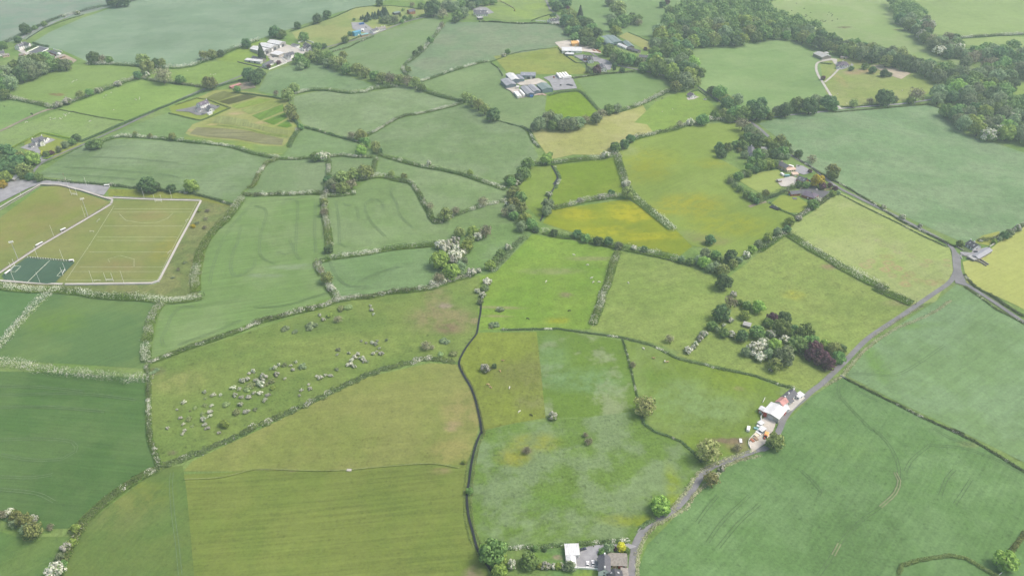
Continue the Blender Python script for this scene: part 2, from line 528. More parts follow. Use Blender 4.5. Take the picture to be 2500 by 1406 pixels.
field('I: 480,240 520,222 560,218 630,228 700,244 712,280 728,312 700,350 690,376 650,378 560,362 500,352 452,326 470,304 530,282 563,266', (176, 186, 128), (164, 180, 116), 0, tuft=.14, adj=(-5, 0, -10), spots='Y8,1000,520,14,7,196,186,142,.9;Y8,1500,700,14,6,196,186,140,.8;Y8,80,850,9,6,194,184,138,.8;Y8,550,740,14,4,194,186,138,.7')
field('Y8: 0,935 400,1000 1000,1050 1500,1140 1880,1155 2000,1040 2120,880 2170,800 2200,880 2100,1080 1880,1290 1500,1300 1000,1190 400,1080 0,1050', (140, 174, 104), (150, 178, 96), 0, tuft=.12)
field('I: 630,222 655,176 720,158 760,148 830,180 918,212 850,222 800,214 720,224 700,240', (136, 171, 120), (145, 178, 128), 10, tuft=.18)
field('I: 800,120 920,85 1000,60 1066,36 1078,58 1040,112 985,162 988,190 940,188 850,158', (142, 176, 122), (150, 180, 130), 20, tuft=.1)
field('I: 1000,192 985,165 1045,110 1090,55 1250,56 1395,62 1400,98 1360,112 1190,150 1035,198', (146, 178, 130), (156, 180, 136), 15, tuft=.2, adj=(-7, -7, -2))
field('I: 1018,205 1190,150 1232,180 1230,210 1300,240 1350,232 1375,308 1300,320 1200,296 1130,246', (134, 171, 112), (142, 177, 118), 20, adj=(4, 0, 3))
field('I: 716,236 800,220 860,228 925,222 985,208 1020,218 1128,250 985,284 900,330 860,338 740,304 720,276', (136, 170, 118), (146, 178, 128), 12, tuft=.2, adj=(3, 0, 0))
field('I: 895,332 985,288 1130,254 1200,292 1275,306 1315,382 1250,455 1130,414 1020,392 925,374', (136, 170, 120), (146, 177, 130), 8, tuft=.2, adj=(-4, -5, -10))
field('I: 690,382 740,312 850,340 925,374 870,384 790,382', (134, 169, 110), (140, 174, 118), 0)
field('I: 85,430 200,354 290,340 450,350 560,362 660,384 620,442 590,470 575,492 450,470 250,452', (119, 158, 108), (130, 166, 120), 3, streak=.2, tuft=.14, adj=(14, 8, 4))
field('I: 600,474 650,398 700,384 800,380 796,472', (124, 162, 112), (132, 166, 120), 3, adj=(10, 5, 0))
field('I: 795,384 915,378 912,425 870,436 800,440', (122, 160, 110), (130, 165, 116), 5, adj=(10, 5, 0))
field('I: 918,378 1020,392 1140,416 1248,458 1236,488 1150,505 1060,545 1040,500 1000,440 950,425 905,425', (126, 164, 116), (136, 171, 126), 6, tuft=.18, adj=(6, 1, -9))
field('I: 798,478 860,470 900,438 985,440 1030,480 1062,545 1150,510 1240,490 1280,545 1150,575 1060,598 930,616 810,630', (126, 164, 114), (135, 170, 124), 8, tuft=.16, adj=(6, 2, -10))
field('I: 480,730 496,640 510,560 580,490 600,476 792,478 800,620 775,640 812,724 640,784 480,832 365,876 395,742', (116, 157, 102), (126, 163, 112), 15, streak=.22, tuft=.1,
      spots='R6,350,1180,26,5,150,172,132,.7;R6,100,1260,22,4,146,168,130,.7;R6,470,1160,18,3,146,170,130,.6', adj=(13, 9, -4))
field('I: 780,642 880,622 1062,604 1075,700 950,722 830,730', (120, 160, 108), (128, 166, 116), 8, streak=.16, adj=(6, 4, -6))
field('I: 1060,606 1180,552 1275,545 1300,570 1210,664 1150,670 1075,690', (120, 164, 118), (134, 174, 136), 30, tuft=.2, adj=(6, 0, -22))
# sports ground
field('I: 560,500 590,490 505,600 480,735 300,716 -80,705 -80,690 385,694 490,490', (130, 154, 94), (142, 158, 100), 60, tuft=.3, patch=(.45, .55), pscale=1 / 25)
field('I: -140,640 103,456 145,454 268,494 262,500 -140,740', (150, 167, 86), (160, 166, 96), 32, tuft=.09, streak=.06, spots='R5,420,620,26,16,158,160,106,.5', adj=(-3, 0, 8))
field('I: 262,462 480,470 560,505 488,489 268,486', (150, 168, 90), (144, 164, 86), 0, tuft=.2)
field('I: 266,494 280,489 488,490 385,692 155,692 -60,640', (156, 166, 92), (148, 164, 86), 5, tuft=.09, streak=.1,
      spots='R5,1430,690,20,12,158,156,108,.7;R5,1150,1170,22,12,160,158,108,.65;R5,1600,1000,14,30,170,172,92,.5', adj=(-4, 1, 10))
# meadows and crops nearer the camera
field('I: -80,705 125,716 60,770 0,835 -80,900', (108, 150, 92), (116, 156, 98), 40, streak=.14, tuft=.08)
field('I: -80,885 0,850 130,712 250,718 385,738 352,900 200,890 0,880', (106, 148, 90), (116, 155, 92), 40, streak=.16, tuft=.08, spots='S1,560,340,30,24,122,158,84,.6', adj=(4, 0, 0))
field('I: -80,905 200,912 360,925 372,1080 392,1140 300,1200 200,1275 165,1290 60,1290 -80,1240', (104, 145, 92), (114, 152, 98), -6, streak=.2, tuft=.08, adj=(-8, -9, -16))
field('I: 362,884 520,838 790,752 900,722 1050,708 1130,682 1176,672 1170,800 1120,884 1040,880 890,914 640,1036 390,1140 370,1075', (142, 166, 92), (132, 160, 88), 20, tuft=.24,
      spots='S2,1800,300,34,22,156,150,112,.7;S2,1750,120,14,24,148,146,108,.6;S2,1820,180,10,5,166,160,136,.8;S2,1850,400,12,9,140,130,102,.7;S2,2100,330,5,5,184,164,138,.8;S1,1700,900,26,16,158,168,104,.6;S1,1480,810,9,6,130,134,100,.8;S2,1000,560,70,18,150,172,96,.6;T1,1640,230,4,3,128,128,100,.8;S2,540,370,20,12,116,144,88,.7', adj=(-8, -4, -6))
field('I: 1172,676 1212,664 1300,572 1400,588 1512,612 1475,720 1440,804 1300,800 1165,806', (150, 174, 100), (142, 170, 96), 30, tuft=.2,
      spots='R7,800,1100,30,5,160,164,122,.55;R7,420,1220,34,7,160,166,124,.5;S3,550,80,8,5,150,150,112,.8;S3,470,320,12,6,168,172,66,.55;S2,2330,200,28,3,168,162,126,.6;S2,2280,280,20,2,166,160,124,.6', adj=(-12, 1, -19))
field('I: 1506,612 1650,640 1770,686 1792,724 1720,810 1680,868 1590,836 1440,804', (146, 173, 98), (154, 178, 104), 20, tuft=.22, adj=(-4, 0, -8))
field('I: 1768,684 1912,570 2080,660 2232,742 2120,832 2050,890 1970,955 1840,915 1650,868 1720,806 1792,722', (146, 172, 96), (154, 177, 100), 30, tuft=.24,
      spots='R8,600,1180,9,5,164,150,120,.8;S4,270,80,12,8,176,184,84,.7;S4,1350,150,24,7,160,160,118,.6;S4,130,880,20,10,140,166,80,.4', adj=(-3, 0, -4))
rings = ';'.join(f'R8,{x},{y},{r},{r * .95},{c},.9,h' for x, y, r, c in [
    (945, 930, 4.4, '172,178,128'), (1070, 932, 4.4, '176,180,136'), (1115, 975, 4.4, '170,176,126'), (1200, 995, 4.4, '168,174,124'), (1255, 1037, 4.4, '178,176,136'),
    (1385, 1073, 4.6, '168,174,124'), (1180, 1080, 5.0, '164,172,112'), (1120, 1080, 5.0, '166,172,116'), (1005, 1125, 5.0, '176,172,126'), (950, 1165, 6.5, '182,174,130'),
    (1170, 1145, 6.5, '184,170,128'), (1140, 1205, 6.5, '190,172,130'), (1255, 1192, 5.5, '182,168,128'), (1205, 1258, 4.6, '176,170,126'), (1370, 1243, 5.6, '186,172,128'),
    (1335, 1285, 5.6, '176,172,124'), (1328, 1343, 5.6, '190,174,128'), (1455, 1310, 4.8, '172,174,120'), (1570, 1327, 6.2, '186,176,128'), (1555, 1127, 5.0, '180,178,128'),
    (1510, 1165, 5.0, '182,180,132'), (1725, 1117, 3.8, '182,178,130'), (1722, 1162, 3.8, '182,178,130'), (1660, 1318, 5, '168,172,112')])
field('I: 1908,566 1980,520 2050,470 2200,538 2318,606 2332,655 2284,738 2232,744 2080,655', (150, 177, 106), (158, 180, 116), 30, tuft=.16, spots=rings, adj=(14, 13, 6))
field('I: 448,1150 470,1125 640,1046 900,920 1050,886 1118,890 1150,940 1172,1010 1168,1050 1140,1140 980,1132 850,1150 640,1150', (158, 171, 98), (150, 168, 92), 10, tuft=.16, streak=.1,
      spots='S2,1900,1330,8,6,176,162,130,.7;S2,2030,1200,20,34,172,166,110,.6;T2,1850,210,18,16,170,166,104,.5', adj=(-9, -6, -8))
field('I: 450,1158 640,1148 850,1148 980,1132 1140,1136 1145,1240 1200,1420 1210,1450 475,1450 462,1300', (144, 164, 88), (136, 160, 84), 4, tuft=.12, streak=.26, spots='T2,1780,405,8,4,166,158,112,.6;T2,2090,1390,7,6,160,152,120,.8;T2,380,385,5,3,150,142,112,.8', adj=(-11, -8, -11))
field('I: 392,1142 446,1136 456,1200 465,1300 478,1450 140,1450 175,1340 200,1285 300,1210', (126, 158, 88), (134, 160, 90), 70, tuft=.12, streak=.12, spots='T1,1250,640,30,16,142,160,80,.6;T1,1100,800,40,20,140,152,94,.5', adj=(-15, -12, -12))
field('I: -80,1270 40,1310 180,1310 150,1360 90,1450 -80,1450', (114, 154, 84), (124, 158, 86), 30, tuft=.12, adj=(-6, -6, -4))
field('I: 1120,890 1136,850 1166,812 1310,810 1320,900 1332,1020 1250,1034 1182,1050 1172,1000 1150,935', (152, 168, 82), (146, 160, 84), 80, tuft=.2, spots='S3,150,850,30,26,136,146,92,.5;S3,200,1100,14,10,140,150,100,.6', adj=(-11, -3, -7))
field('I: 1310,810 1365,806 1520,832 1545,920 1562,1002 1440,1018 1332,1020 1320,900', (104, 154, 68), (136, 174, 112), 8, patch=(.5, .62), pscale=1 / 30, tuft=.14, spots='S3,420,700,16,40,134,170,112,.6;S3,750,900,36,18,132,170,116,.6', adj=(14, 1, 4))
field('I: 1522,832 1590,846 1652,876 1840,920 1905,946 1900,1010 1850,1085 1832,1100 1730,1122 1650,1070 1585,1040 1562,1000', (128, 164, 76), (136, 170, 92), 60, tuft=.16, pscale=1 / 40,
      spots='S3,1750,1100,46,30,142,176,112,.6;S3,1400,860,20,14,112,150,72,.5;S3,2200,970,5,3,160,156,120,.8;T3,2150,120,22,4,140,130,106,.9;T3,2200,180,12,7,158,150,110,.7;S3,2080,900,26,24,140,166,70,.5', adj=(0, -3, -3))
field('I: 1180,1052 1250,1036 1440,1018 1562,1002 1585,1044 1650,1075 1718,1132 1690,1200 1640,1250 1560,1320 1400,1336 1180,1348 1150,1300 1145,1200 1165,1080', (122, 164, 76), (138, 174, 106), 20, patch=(.42, .58), pscale=1 / 28, tuft=.2,
      spots='T3,250,130,22,12,156,166,56,.6;T3,60,270,14,10,162,166,50,.6;T3,1600,630,7,30,148,170,54,.6;T3,1230,880,26,6,150,166,60,.6;T3,180,210,5,4,140,140,110,.8;T3,350,720,24,10,112,152,72,.5', adj=(-5, -10, -2))
field('I: 1556,1450 1562,1380 1580,1330 1640,1270 1700,1200 1742,1152 1840,1112 1892,1085 1910,1040 1980,970 2058,920 2200,992 2350,1065 2580,1190 2580,1450', (128, 167, 116), (138, 176, 126), 48, tuft=.16, streak=.16, pscale=1 / 45,
      spots='T4,1950,150,10,4,150,160,108,.4;T4,750,180,30,16,122,160,92,.4', adj=(-15, -12, -27))
field('I: 2066,916 2110,860 2200,790 2290,732 2336,694 2430,750 2580,850 2580,1170 2350,1055 2200,985', (142, 179, 126), (134, 172, 114), 35, tuft=.15, streak=.14, pscale=1 / 50, spots='S4,1000,640,8,60,122,164,84,.6;S4,1350,380,30,6,124,164,86,.6', adj=(-2, -2, -6))
field('I: 2360,690 2350,640 2400,625 2440,590 2500,550 2580,500 2580,800 2480,745', (182, 198, 112), (174, 192, 106), 30, tuft=.1, adj=(8, 7, 7))
field('I: 1850,302 2000,272 2190,258 2285,258 2330,300 2365,335 2430,350 2580,400 2580,520 2440,580 2350,592 2250,548 2060,455 1945,385 1890,330', (136, 175, 126), (146, 180, 134), -20, tuft=.2, streak=.14, adj=(0, -2, -5))
field('I: 1500,365 1600,326 1700,306 1800,296 1832,330 1745,365 1750,385 1825,425 1775,450 1870,495 1940,530 1910,560 1790,640 1740,610 1690,600 1645,560 1560,480 1530,440', (142, 171, 78), (150, 178, 84), 35, tuft=.1, patch=(.4, .65),
      spots='R7,1350,160,40,40,164,178,58,.6;R7,1700,590,46,30,176,180,52,.65;R7,2080,770,44,26,168,180,58,.6;R7,1300,290,34,30,152,168,60,.5;R7,1960,190,26,16,164,176,60,.5;R7,1150,70,14,16,170,190,130,.6;R7,1690,880,16,12,150,168,112,.6;R7,1850,900,20,10,150,158,106,.6;R7,1980,940,20,8,152,150,112,.5', adj=(2, 4, 12))
field('I: 1325,545 1345,512 1420,502 1530,486 1600,525 1650,562 1690,602 1660,625 1560,602 1440,580', (142, 168, 72), (150, 172, 70), 10, tuft=.1, spots='R7,680,680,24,18,184,188,52,.75;R7,1150,650,30,24,188,192,50,.8;R7,950,840,34,14,184,190,56,.75;R7,1350,890,40,10,186,192,56,.7;R7,560,650,30,10,172,182,62,.6;R7,1200,700,16,16,188,190,44,.65')
field('I: 1345,405 1420,396 1500,385 1515,432 1522,472 1440,482 1345,505 1352,450', (132, 165, 76), (140, 170, 80), 10, tuft=.14)
field('I: 1285,410 1345,402 1352,450 1340,500 1322,540 1270,490 1268,450', (134, 166, 84), (140, 170, 90), 10)
field('I: 1296,318 1420,306 1490,276 1570,258 1595,300 1600,320 1500,366 1480,380 1400,378 1342,390 1315,350', (166, 180, 104), (176, 186, 116), 15, tuft=.16, adj=(7, 7, 10))
field('I: 1548,300 1600,250 1640,232 1700,222 1770,280 1700,300 1600,330 1580,305', (146, 180, 98), (140, 176, 96), 20)
field('I: 1408,196 1470,184 1545,178 1600,192 1645,206 1600,226 1560,248 1475,278 1450,250', (126, 165, 102), (120, 160, 96), 15, tuft=.08, adj=(14, 10, 13))
field('I: 1335,235 1410,224 1455,268 1460,280 1380,306 1330,270', (134, 172, 78), (140, 176, 86), 20)
field('I: 1205,138 1365,114 1400,140 1430,170 1440,182 1320,182 1240,180', (160, 180, 106), (152, 178, 104), 15, tuft=.2, spots='R3,300,540,20,20,140,160,96,.6')
field('I: 1685,115 1800,108 1905,92 1990,108 2060,140 2005,185 2025,240 1900,272 1790,262 1710,218', (142, 179, 106), (150, 184, 112), 15, tuft=.1, streak=.1, adj=(2, 2, 13))
field('I: 2000,150 2080,140 2200,172 2300,200 2290,222 2200,250 2060,262 2020,240', (156, 182, 112), (164, 184, 120), 25, tuft=.16, spots='R4,900,690,30,14,186,170,140,.8;R4,880,600,20,14,182,178,128,.6;R4,700,760,8,40,178,176,128,.6')
field('I: 1870,10 1990,-30 2160,-30 2180,20 2240,75 2330,130 2400,180 2340,180 2200,130 2060,100 1960,60 1890,30', (158, 191, 128), (166, 194, 136), 10, tuft=.08, spots='R4,745,265,15,6,128,124,108,.9;R4,1250,288,8,3,140,136,112,.8')
field('I: 2215,-30 2600,-30 2600,85 2440,84 2340,92 2280,84', (162, 193, 132), (158, 190, 128), 10, tuft=.14)
field('I: 2345,98 2440,90 2600,86 2600,116 2440,116 2360,112', (164, 194, 130), (160, 190, 126), 10)
field('I: 1395,-30 1720,-30 1660,40 1600,90 1480,84 1440,60 1395,20', (142, 178, 124), (150, 184, 130), 10, tuft=.12)
field('I: 2450,235 2480,200 2540,190 2540,260 2460,250', (152, 186, 112), (148, 180, 108), 10)
field('I: 1510,90 1530,80 1590,104 1600,120 1580,126', (176, 190, 128), (170, 186, 120), 10)
# gardens round the cottages
field('I: 1800,440 1850,422 1900,415 1915,435 1910,455 1895,475 1850,470', (166, 190, 108), (158, 186, 104), 20, tuft=.08)
field('I: 1880,500 1905,478 1940,478 1975,498 1960,520 1920,520', (156, 182, 92), (162, 186, 98), 20, tuft=.08)
field('I: 2375,592 2400,575 2440,565 2440,580 2412,600', (172, 188, 100), (166, 184, 98), 20, tuft=.1)
field('I: 60,348 105,328 200,352 130,390 98,372 60,372', (156, 180, 98), (162, 184, 104), 20, tuft=.08)
field('I: 1195,1360 1180,1345 1380,1338 1540,1325 1530,1450 1215,1450', (116, 158, 88), (128, 160, 84), 10, tuft=.24, spots='Z1,900,310,7,3,124,160,60,.6;Z1,1150,340,4,2,170,156,130,.8;Z1,1650,610,16,5,150,176,80,.7')

# crop strips of the vegetable plots
def strip(s, c, ang=75, streak=.3):
    P = pts(s)
    d = dist(*P[0])
    c = (c[0] + 9, c[1], c[2] + 18)
    m = field_mat('crop_rows', alb(c, d), alb(tuple(x - 8 for x in c), d), R(ang), streak=streak, tuft=.14)
    drape('crop_strip', [[ground(*p) for p in P]], m)
strip('Y8: 420,235 560,160 740,105 1040,140 1060,155 640,290', (142, 160, 108))
strip('Y8: 650,300 1140,165 1390,210 1180,270 850,360 740,330', (118, 134, 96))
strip('Y8: 920,370 1440,240 1680,265 1480,330 1020,440 900,400', (156, 186, 104))
strip('Y8: 1080,460 1700,290 1870,300 1860,340 1560,450 1230,545', (158, 182, 110))
strip('Y8: 1290,570 1880,350 1900,480 1450,660', (130, 170, 92))
strip('Y8: 1500,680 1920,510 1960,620 1710,750', (124, 166, 88))
strip('Y8: 1760,770 1970,650 2060,770 1960,805', (124, 166, 88))
strip('Y8: 500,700 620,590 760,580 1200,650 1240,700 1500,770 2050,860 2000,940 1700,910 1300,800 900,750', (158, 178, 116), 100, .35)
strip('Y8: 600,760 640,740 1100,790 1500,890 2000,960 1960,1000 1600,950 1250,850', (146, 172, 104))
strip('Y8: 100,920 240,790 700,810 1250,870 1900,1020 1860,1130 1500,1110 1000,1020 400,970', (152, 164, 118), 10, .45)

# tracks worn by wheels in the crops: pairs of narrow pressed lines
def wheel_track(s, mat='track', w=.42, gap=1.9):
    C = smooth([ground(*p) for p in pts(s)], 5)
    L, Rr = sides(C, gap)
    drape('wheel_track', band_polys(L, w) + band_polys(Rr, w), M[mat])
for s in ['S4: 700,930 690,1010 750,1100 850,1210 950,1310 1050,1400; T4: 1020,0 1150,130 1230,260 1265,380 1270,480 1230,600 1100,740 930,860 800,980 700,1100 600,1260 500,1400',
          'S4: 770,835 950,830 1150,850 1300,820 1500,700 1700,560', 'S4: 850,980 960,1040 1070,1090', 'T4: 1540,160 1700,170 1900,190 2100,260 2300,350 2460,440',
          'T4: 1600,0 1750,90 1950,160', 'T4: 1660,640 1720,480 1800,390', 'T4: 1800,720 1880,600 1960,480', 'T4: 330,400 420,480 520,600 500,640', 'T4: 1330,410 1380,310 1480,220 1560,160',
          'T1: 1640,420 1630,520 1650,800 1690,1100 1720,1400', 'T1: 0,250 300,300 600,290 720,220 690,130 400,100 0,110', 'T1: 0,460 300,470 500,440', 'T1: 0,580 350,620 520,700',
          'S1: 1560,560 1540,500 1580,420 1640,280 1720,200 1850,190', 'S1: 1700,560 1850,500 2050,430 2300,320', 'S1: 0,1040 500,1020 900,1030 1300,1080', 'S1: 0,1150 500,1150 1000,1190', 'S1: 0,950 400,960 800,1000',
          'R5: 2000,1340 2030,1180 2100,980 2200,800 2350,640 2410,560', 'R5: 2240,980 2200,1180 2250,1270 2400,1200 2440,1100', 'R5: 2300,800 2250,1000', 'R6: 0,600 90,620 120,680 60,900 70,1080 200,1150',
          'R6: 270,580 310,540 400,550 420,600 410,800 400,1050 450,1110', 'R6: 590,560 580,800 590,1050', 'R6: 780,550 810,750 820,960 880,990', 'R6: 980,600 1000,720', 'R6: 1320,420 1310,490 1360,570 1400,700 1520,810',
          'R6: 1060,640 1070,560 1130,530 1220,560 1230,640', 'R6: 1060,640 1120,760 1180,820 1250,890', 'R6: 720,1130 800,1280 900,1360 1100,1370', 'R6: 1000,1320 1200,1230 1400,1180', 'R6: 220,1040 300,1060 380,1030 340,920',
          'R5: 600,120 1100,140 1700,190', 'R5: 600,230 1100,260 1700,320', 'R5: 350,290 800,310 1300,350', 'R5: 700,60 1200,30 1250,0', 'R6: 850,570 880,590 930,600',
          'S2: 0,200 300,180 700,60', 'T3: 1900,1090 2050,880 2300,640', 'T3: 2000,1140 2200,900 2400,720', 'T3: 1800,900 1900,760 2000,640']:
    wheel_track(s, 'track_dark' if s[0] in 'ST' and 'S1' not in s and 'T1' not in s else 'track')
for s in ['T4: 1230,420 1270,500 1230,620 1090,750', 'T4: 700,1100 640,1210']:
    wheel_track(s, 'tan', .7, 1.6)

# roads, drives, yards
road('lane', 'I: 1541,1450; T3: 1180,1350 1196,1200 1215,1110 1260,1020 1330,940 1440,868 1560,795 1650,715 1720,635 1780,560 1845,455 1950,365 2100,308 2250,252 2400,200; Z2: 560,1310 690,1245 800,1120 850,1000 900,890 960,740 1040,620 1150,500 1300,380 1500,200 1700,50; I: 2058,888 2120,826 2200,772 2270,724 2318,690 2334,660 2336,640 2324,606 2290,582 2200,535 2100,486 2040,455 1985,412 1940,385 1900,360 1860,320 1800,275 1745,240 1705,214', 4.2, M['asphalt'])
road('lane', 'I: 2336,680 2360,696 2420,734 2500,788 2580,845', 3.6, M['asphalt'])
area('lane_apron', 'I: 2322,604 2345,625 2346,660 2362,700 2332,692 2326,650', M['asphalt'])
road('lane', 'I: 60,458 95,405 150,376 212,350 300,310 400,262 480,226 560,198 640,166 720,140 800,116 910,86 1000,52 1090,30 1150,12 1230,-25', 3.4, M['asphalt'])
road('lane', 'R1: 170,395 330,300 560,200 730,130 960,85 1080,62 1350,-20', 3.0, M['gravel'])
road('lane', 'I: 1322,-30 1340,18 1352,32 1390,70 1450,135 1500,158 1560,172 1640,190', 3.6, M['asphalt'])
road('lane', 'I: 1780,300 1850,292 2000,275 2040,268 2090,263 2160,258 2215,253 2300,240', 3.6, M['gravel'])
road('drive', 'R4: 630,575 500,600 478,650 492,710 540,790 590,870 640,950 690,1020 720,1045', 3.4, M['pale_concrete'])
road('drive', 'R4: 700,655 640,720 560,790', 3.0, M['pale_concrete'])
road('farm_track', 'R1: -200,1330 0,1255 200,1160 400,1070 520,1035', 4.0, M['mud'])
road('farm_track', 'R7: 2460,560 2380,580 2300,610', 4, M['mud'])
area('yard', 'Z1: 1470,330 1480,240 1600,175 1900,140 2150,150 2210,130 2340,180 2200,230 1900,190 1760,250 1735,300 1790,500 1430,500 1410,300', M['gravel'])
area('yard', 'Z2: 540,740 680,650 830,700 790,880 740,1000 640,1180 350,1370 300,1180 420,1030 560,850', M['concrete'])
area('yard', 'Z2: 820,660 1000,520 1250,260 1370,330 1130,560 950,640 880,780', M['pale_concrete'])
area('yard', 'Z3: 440,760 700,780 800,700 970,680 1130,640 820,860 640,880 460,850', M['gravel'])
area('garden', 'Z3: 330,610 480,570 720,740 600,770', M['verge'])
area('yard', 'Z5: 720,450 1350,350 1600,470 1280,520 870,540', M['concrete'])
area('yard', 'Z5: 470,620 720,540 850,640 830,720 620,690', M['concrete'])
area('yard', 'Z5: 1480,330 1830,260 2250,330 2380,620 1760,680 1650,440', M['gravel'])
area('yard', 'Z5: 640,700 1000,660 1280,720 1500,780 1200,820 830,890', M['concrete'])
area('yard', 'Z6: 120,290 420,240 900,400 1080,520 240,420', M['concrete'])
area('yard', 'Z6: 500,550 700,540 1150,640 1300,700 1250,850 1150,850 1000,680 720,690', M['gravel'])
area('yard', 'Z7: 900,580 1300,440 1760,560 2150,640 1640,860 1370,960 800,760', M['pale_concrete'])
area('yard', 'Z7: 830,800 1110,820 1370,940 1180,1000 1000,940', M['pale_concrete'])
area('yard', 'Z8: 560,590 780,510 830,640 1500,720 1300,760 800,720', M['pale_concrete'])
area('arena', 'Z8: 930,640 1270,480 1560,530 1300,690', M['slate'])
area('yard', 'Z8: 1560,690 1760,660 1800,740 1640,790', M['concrete'])
area('sand_paddock', 'Z8: 1720,850 2050,700 2480,900 2300,1030 2200,990', plain('sandy_earth', (.36, .29, .22), .95, .15, .1))
area('sand_paddock', 'R4: 1000,630 1130,620 1380,705 1290,760 1180,725', plain('dry_earth', (.42, .36, .27), .95, .15, .1))
area('yard', 'Y1: 200,640 540,640 900,880 900,960 700,960 240,820', M['gravel'])
area('yard', 'Y2: 260,200 420,150 560,160 720,270 600,300 430,310', M['gravel'])
area('yard', 'Y2: 1790,420 2030,370 2050,500 1800,470', M['gravel'])
area('yard', 'Y3: 640,600 1050,520 1300,560 1300,860 1100,600 800,640', M['pale_concrete'])
area('yard', 'Y3: 1250,880 1800,840 1850,700 1950,800 1500,960 1300,960', M['gravel'])
area('yard', 'Y4: 500,520 700,430 1250,290 1370,330 930,520 1150,800 1000,880 860,620 680,570', M['gravel'])
area('yard', 'Y5: 0,880 560,780 820,700 1500,620 1880,740 1560,930 1100,1100 900,1100 560,960 0,930', M['asphalt'])
area('yard', 'Y6: 540,860 700,760 1040,760 1200,800 900,920 620,960', M['pale_concrete'])
area('yard', 'Z4: 1180,680 1420,620 1500,650 1480,740 1380,780 1260,770', M['pale_concrete'])
area('yard', 'Z4: 1540,830 1760,760 1840,830 2000,850 1900,940 1700,980 1580,920', M['asphalt_dark'])
area('yard', 'Z4: 1490,450 1600,470 1740,560 1600,600 1480,560', M['gravel'])
area('car_park', 'R5: -300,420 150,355 300,355 700,375 1050,420 990,500 700,440 560,395 400,390 280,430 -300,720', M['gravel'])
area('bare_earth', 'R1: 2190,850 2330,790 2400,780 2440,840 2300,860', M['mud'])

# sports pitches
PATH = ['R5: -150,705 100,555 380,398', 'R5: 380,398 400,393 570,398', 'R5: 570,398 780,450 1000,520', 'R5: 1000,520 1072,540 1062,580', 'R5: 1062,585 700,800 400,975 0,1240 -200,1370', 'R5: 1000,520 1450,540 1918,551', 'R5: 1918,551 1700,960 1520,1310',
        'R5: 1520,1310 1440,1335 1000,1340 620,1345', 'R5: 600,1345 380,1340 0,1312 -200,1295']
for s in PATH:
    road('footpath', s, 2.3, M['pale_concrete'], straight=True)
area('synthetic_pitch', 'Y7: 500,475 1330,550 1430,560 1060,945 900,970 500,935 90,890 40,810', field_mat('synthetic_turf', alb((98, 124, 108), 580), alb((104, 130, 114), 580), R(50), streak=.06, tuft=.05))
def marks(name, L, w=.35):
    drape(name, [q for s in L for q in band_polys([ground(*p) for p in pts(s)], w)], M['line'])
marks('synthetic_pitch_lines', ['Y7: 955,525 690,780 530,940', 'Y7: 300,628 405,638 295,745 205,740', 'Y7: 1240,712 1185,712 1090,822 1165,828'], .45)
marks('grass_pitch_lines', ['R5: 1090,600 850,985 630,1310', 'R5: 1085,632 1840,632', 'R5: 1080,662 1830,662', 'R5: 990,795 1740,795', 'R5: 930,900 1690,900', 'R5: 915,932 1670,932', 'R5: 850,1042 1620,1042',
                             'R5: 760,1186 1560,1186', 'R5: 690,1228 1520,1228', 'R5: 630,1312 1500,1312', 'R5: 1880,570 1700,900 1500,1312', 'R5: 1140,680 1200,740 1350,765 1500,760 1600,720 1650,670', 'R5: 1050,1140 1030,1110 1150,1075 1280,1110 1280,1180'], .22)

# uncut grass under the fence across the long pasture
drape('uncut_strip', band_polys(smooth([ground(*p) for p in pts('T1: 1760,488 2100,470; T2: 0,395 200,393 500,405 850,400 1200,370 1600,340 1800,350 1960,380')]), .6), field_mat('uncut_grass', alb((168, 178, 114), 520), alb((152, 166, 100), 520)))
# stream
road('stream', 'R7: 415,215 440,262 470,315 468,360 440,430 400,500 370,580 340,680 310,745', 1.7, M['water'])
road('stream', 'R7: 480,340 440,400', 3.6, M['water'])
road('stream', 'S2: 2165,160 2162,240 2145,330 2135,400 2125,450 2040,560 1985,650 1955,735 1990,830 2060,950 2105,1060 2130,1160 2160,1300 2172,1406; T2: 2170,30 2120,150 2075,330 2050,520 2030,640 2045,830 2090,1000 2130,1150 2200,1270 2290,1400 2330,1460', 1.5, M['water'])
# ------------------------------------------------------------------ foliage
def quads_mesh(name, Cn, Nn, S, seed=0):
    """one leaf-clump quad per point: centre, facing and size given"""
    g = np.random.default_rng(seed)
    n = len(Cn)
    N = Nn / (np.linalg.norm(Nn, axis=1, keepdims=True) + 1e-9)
    r = g.normal(size=(n, 3))
    t = np.cross(N, r); t /= np.linalg.norm(t, axis=1, keepdims=True) + 1e-9
    b = np.cross(N, t)
    S = np.broadcast_to(np.asarray(S, float), (n,))[:, None] * .5
    asp = g.uniform(.65, 1.2, (n, 1))
    V = np.stack([Cn - t * S - b * S * asp, Cn + t * S - b * S * asp * .6, Cn + t * S * .8 + b * S * asp, Cn - t * S * .7 + b * S * asp * .9], 1).reshape(-1, 3)
    me = bpy.data.meshes.new(name)
    me.vertices.add(4 * n); me.loops.add(4 * n); me.polygons.add(n)
    me.vertices.foreach_set('co', V.astype(np.float32).ravel())
    me.loops.foreach_set('vertex_index', np.arange(4 * n, dtype=np.int32))
    me.polygons.foreach_set('loop_start', np.arange(0, 4 * n, 4, dtype=np.int32))
    me.polygons.foreach_set('loop_total', np.full(n, 4, np.int32))
    me.update(calc_edges=True)
    me.validate()
    return me

def lobe(g, n, c, rad, low=-.5):
    d = g.normal(size=(n * 2, 3)); d /= np.linalg.norm(d, axis=1, keepdims=True)
    d = d[d[:, 2] > low][:n]
    k = g.uniform(.78, 1.08, (len(d), 1))
    P = np.array(c) + d * np.array(rad) * k
    return P, d / np.array(rad) * np.mean(rad) + g.normal(size=d.shape) * .26

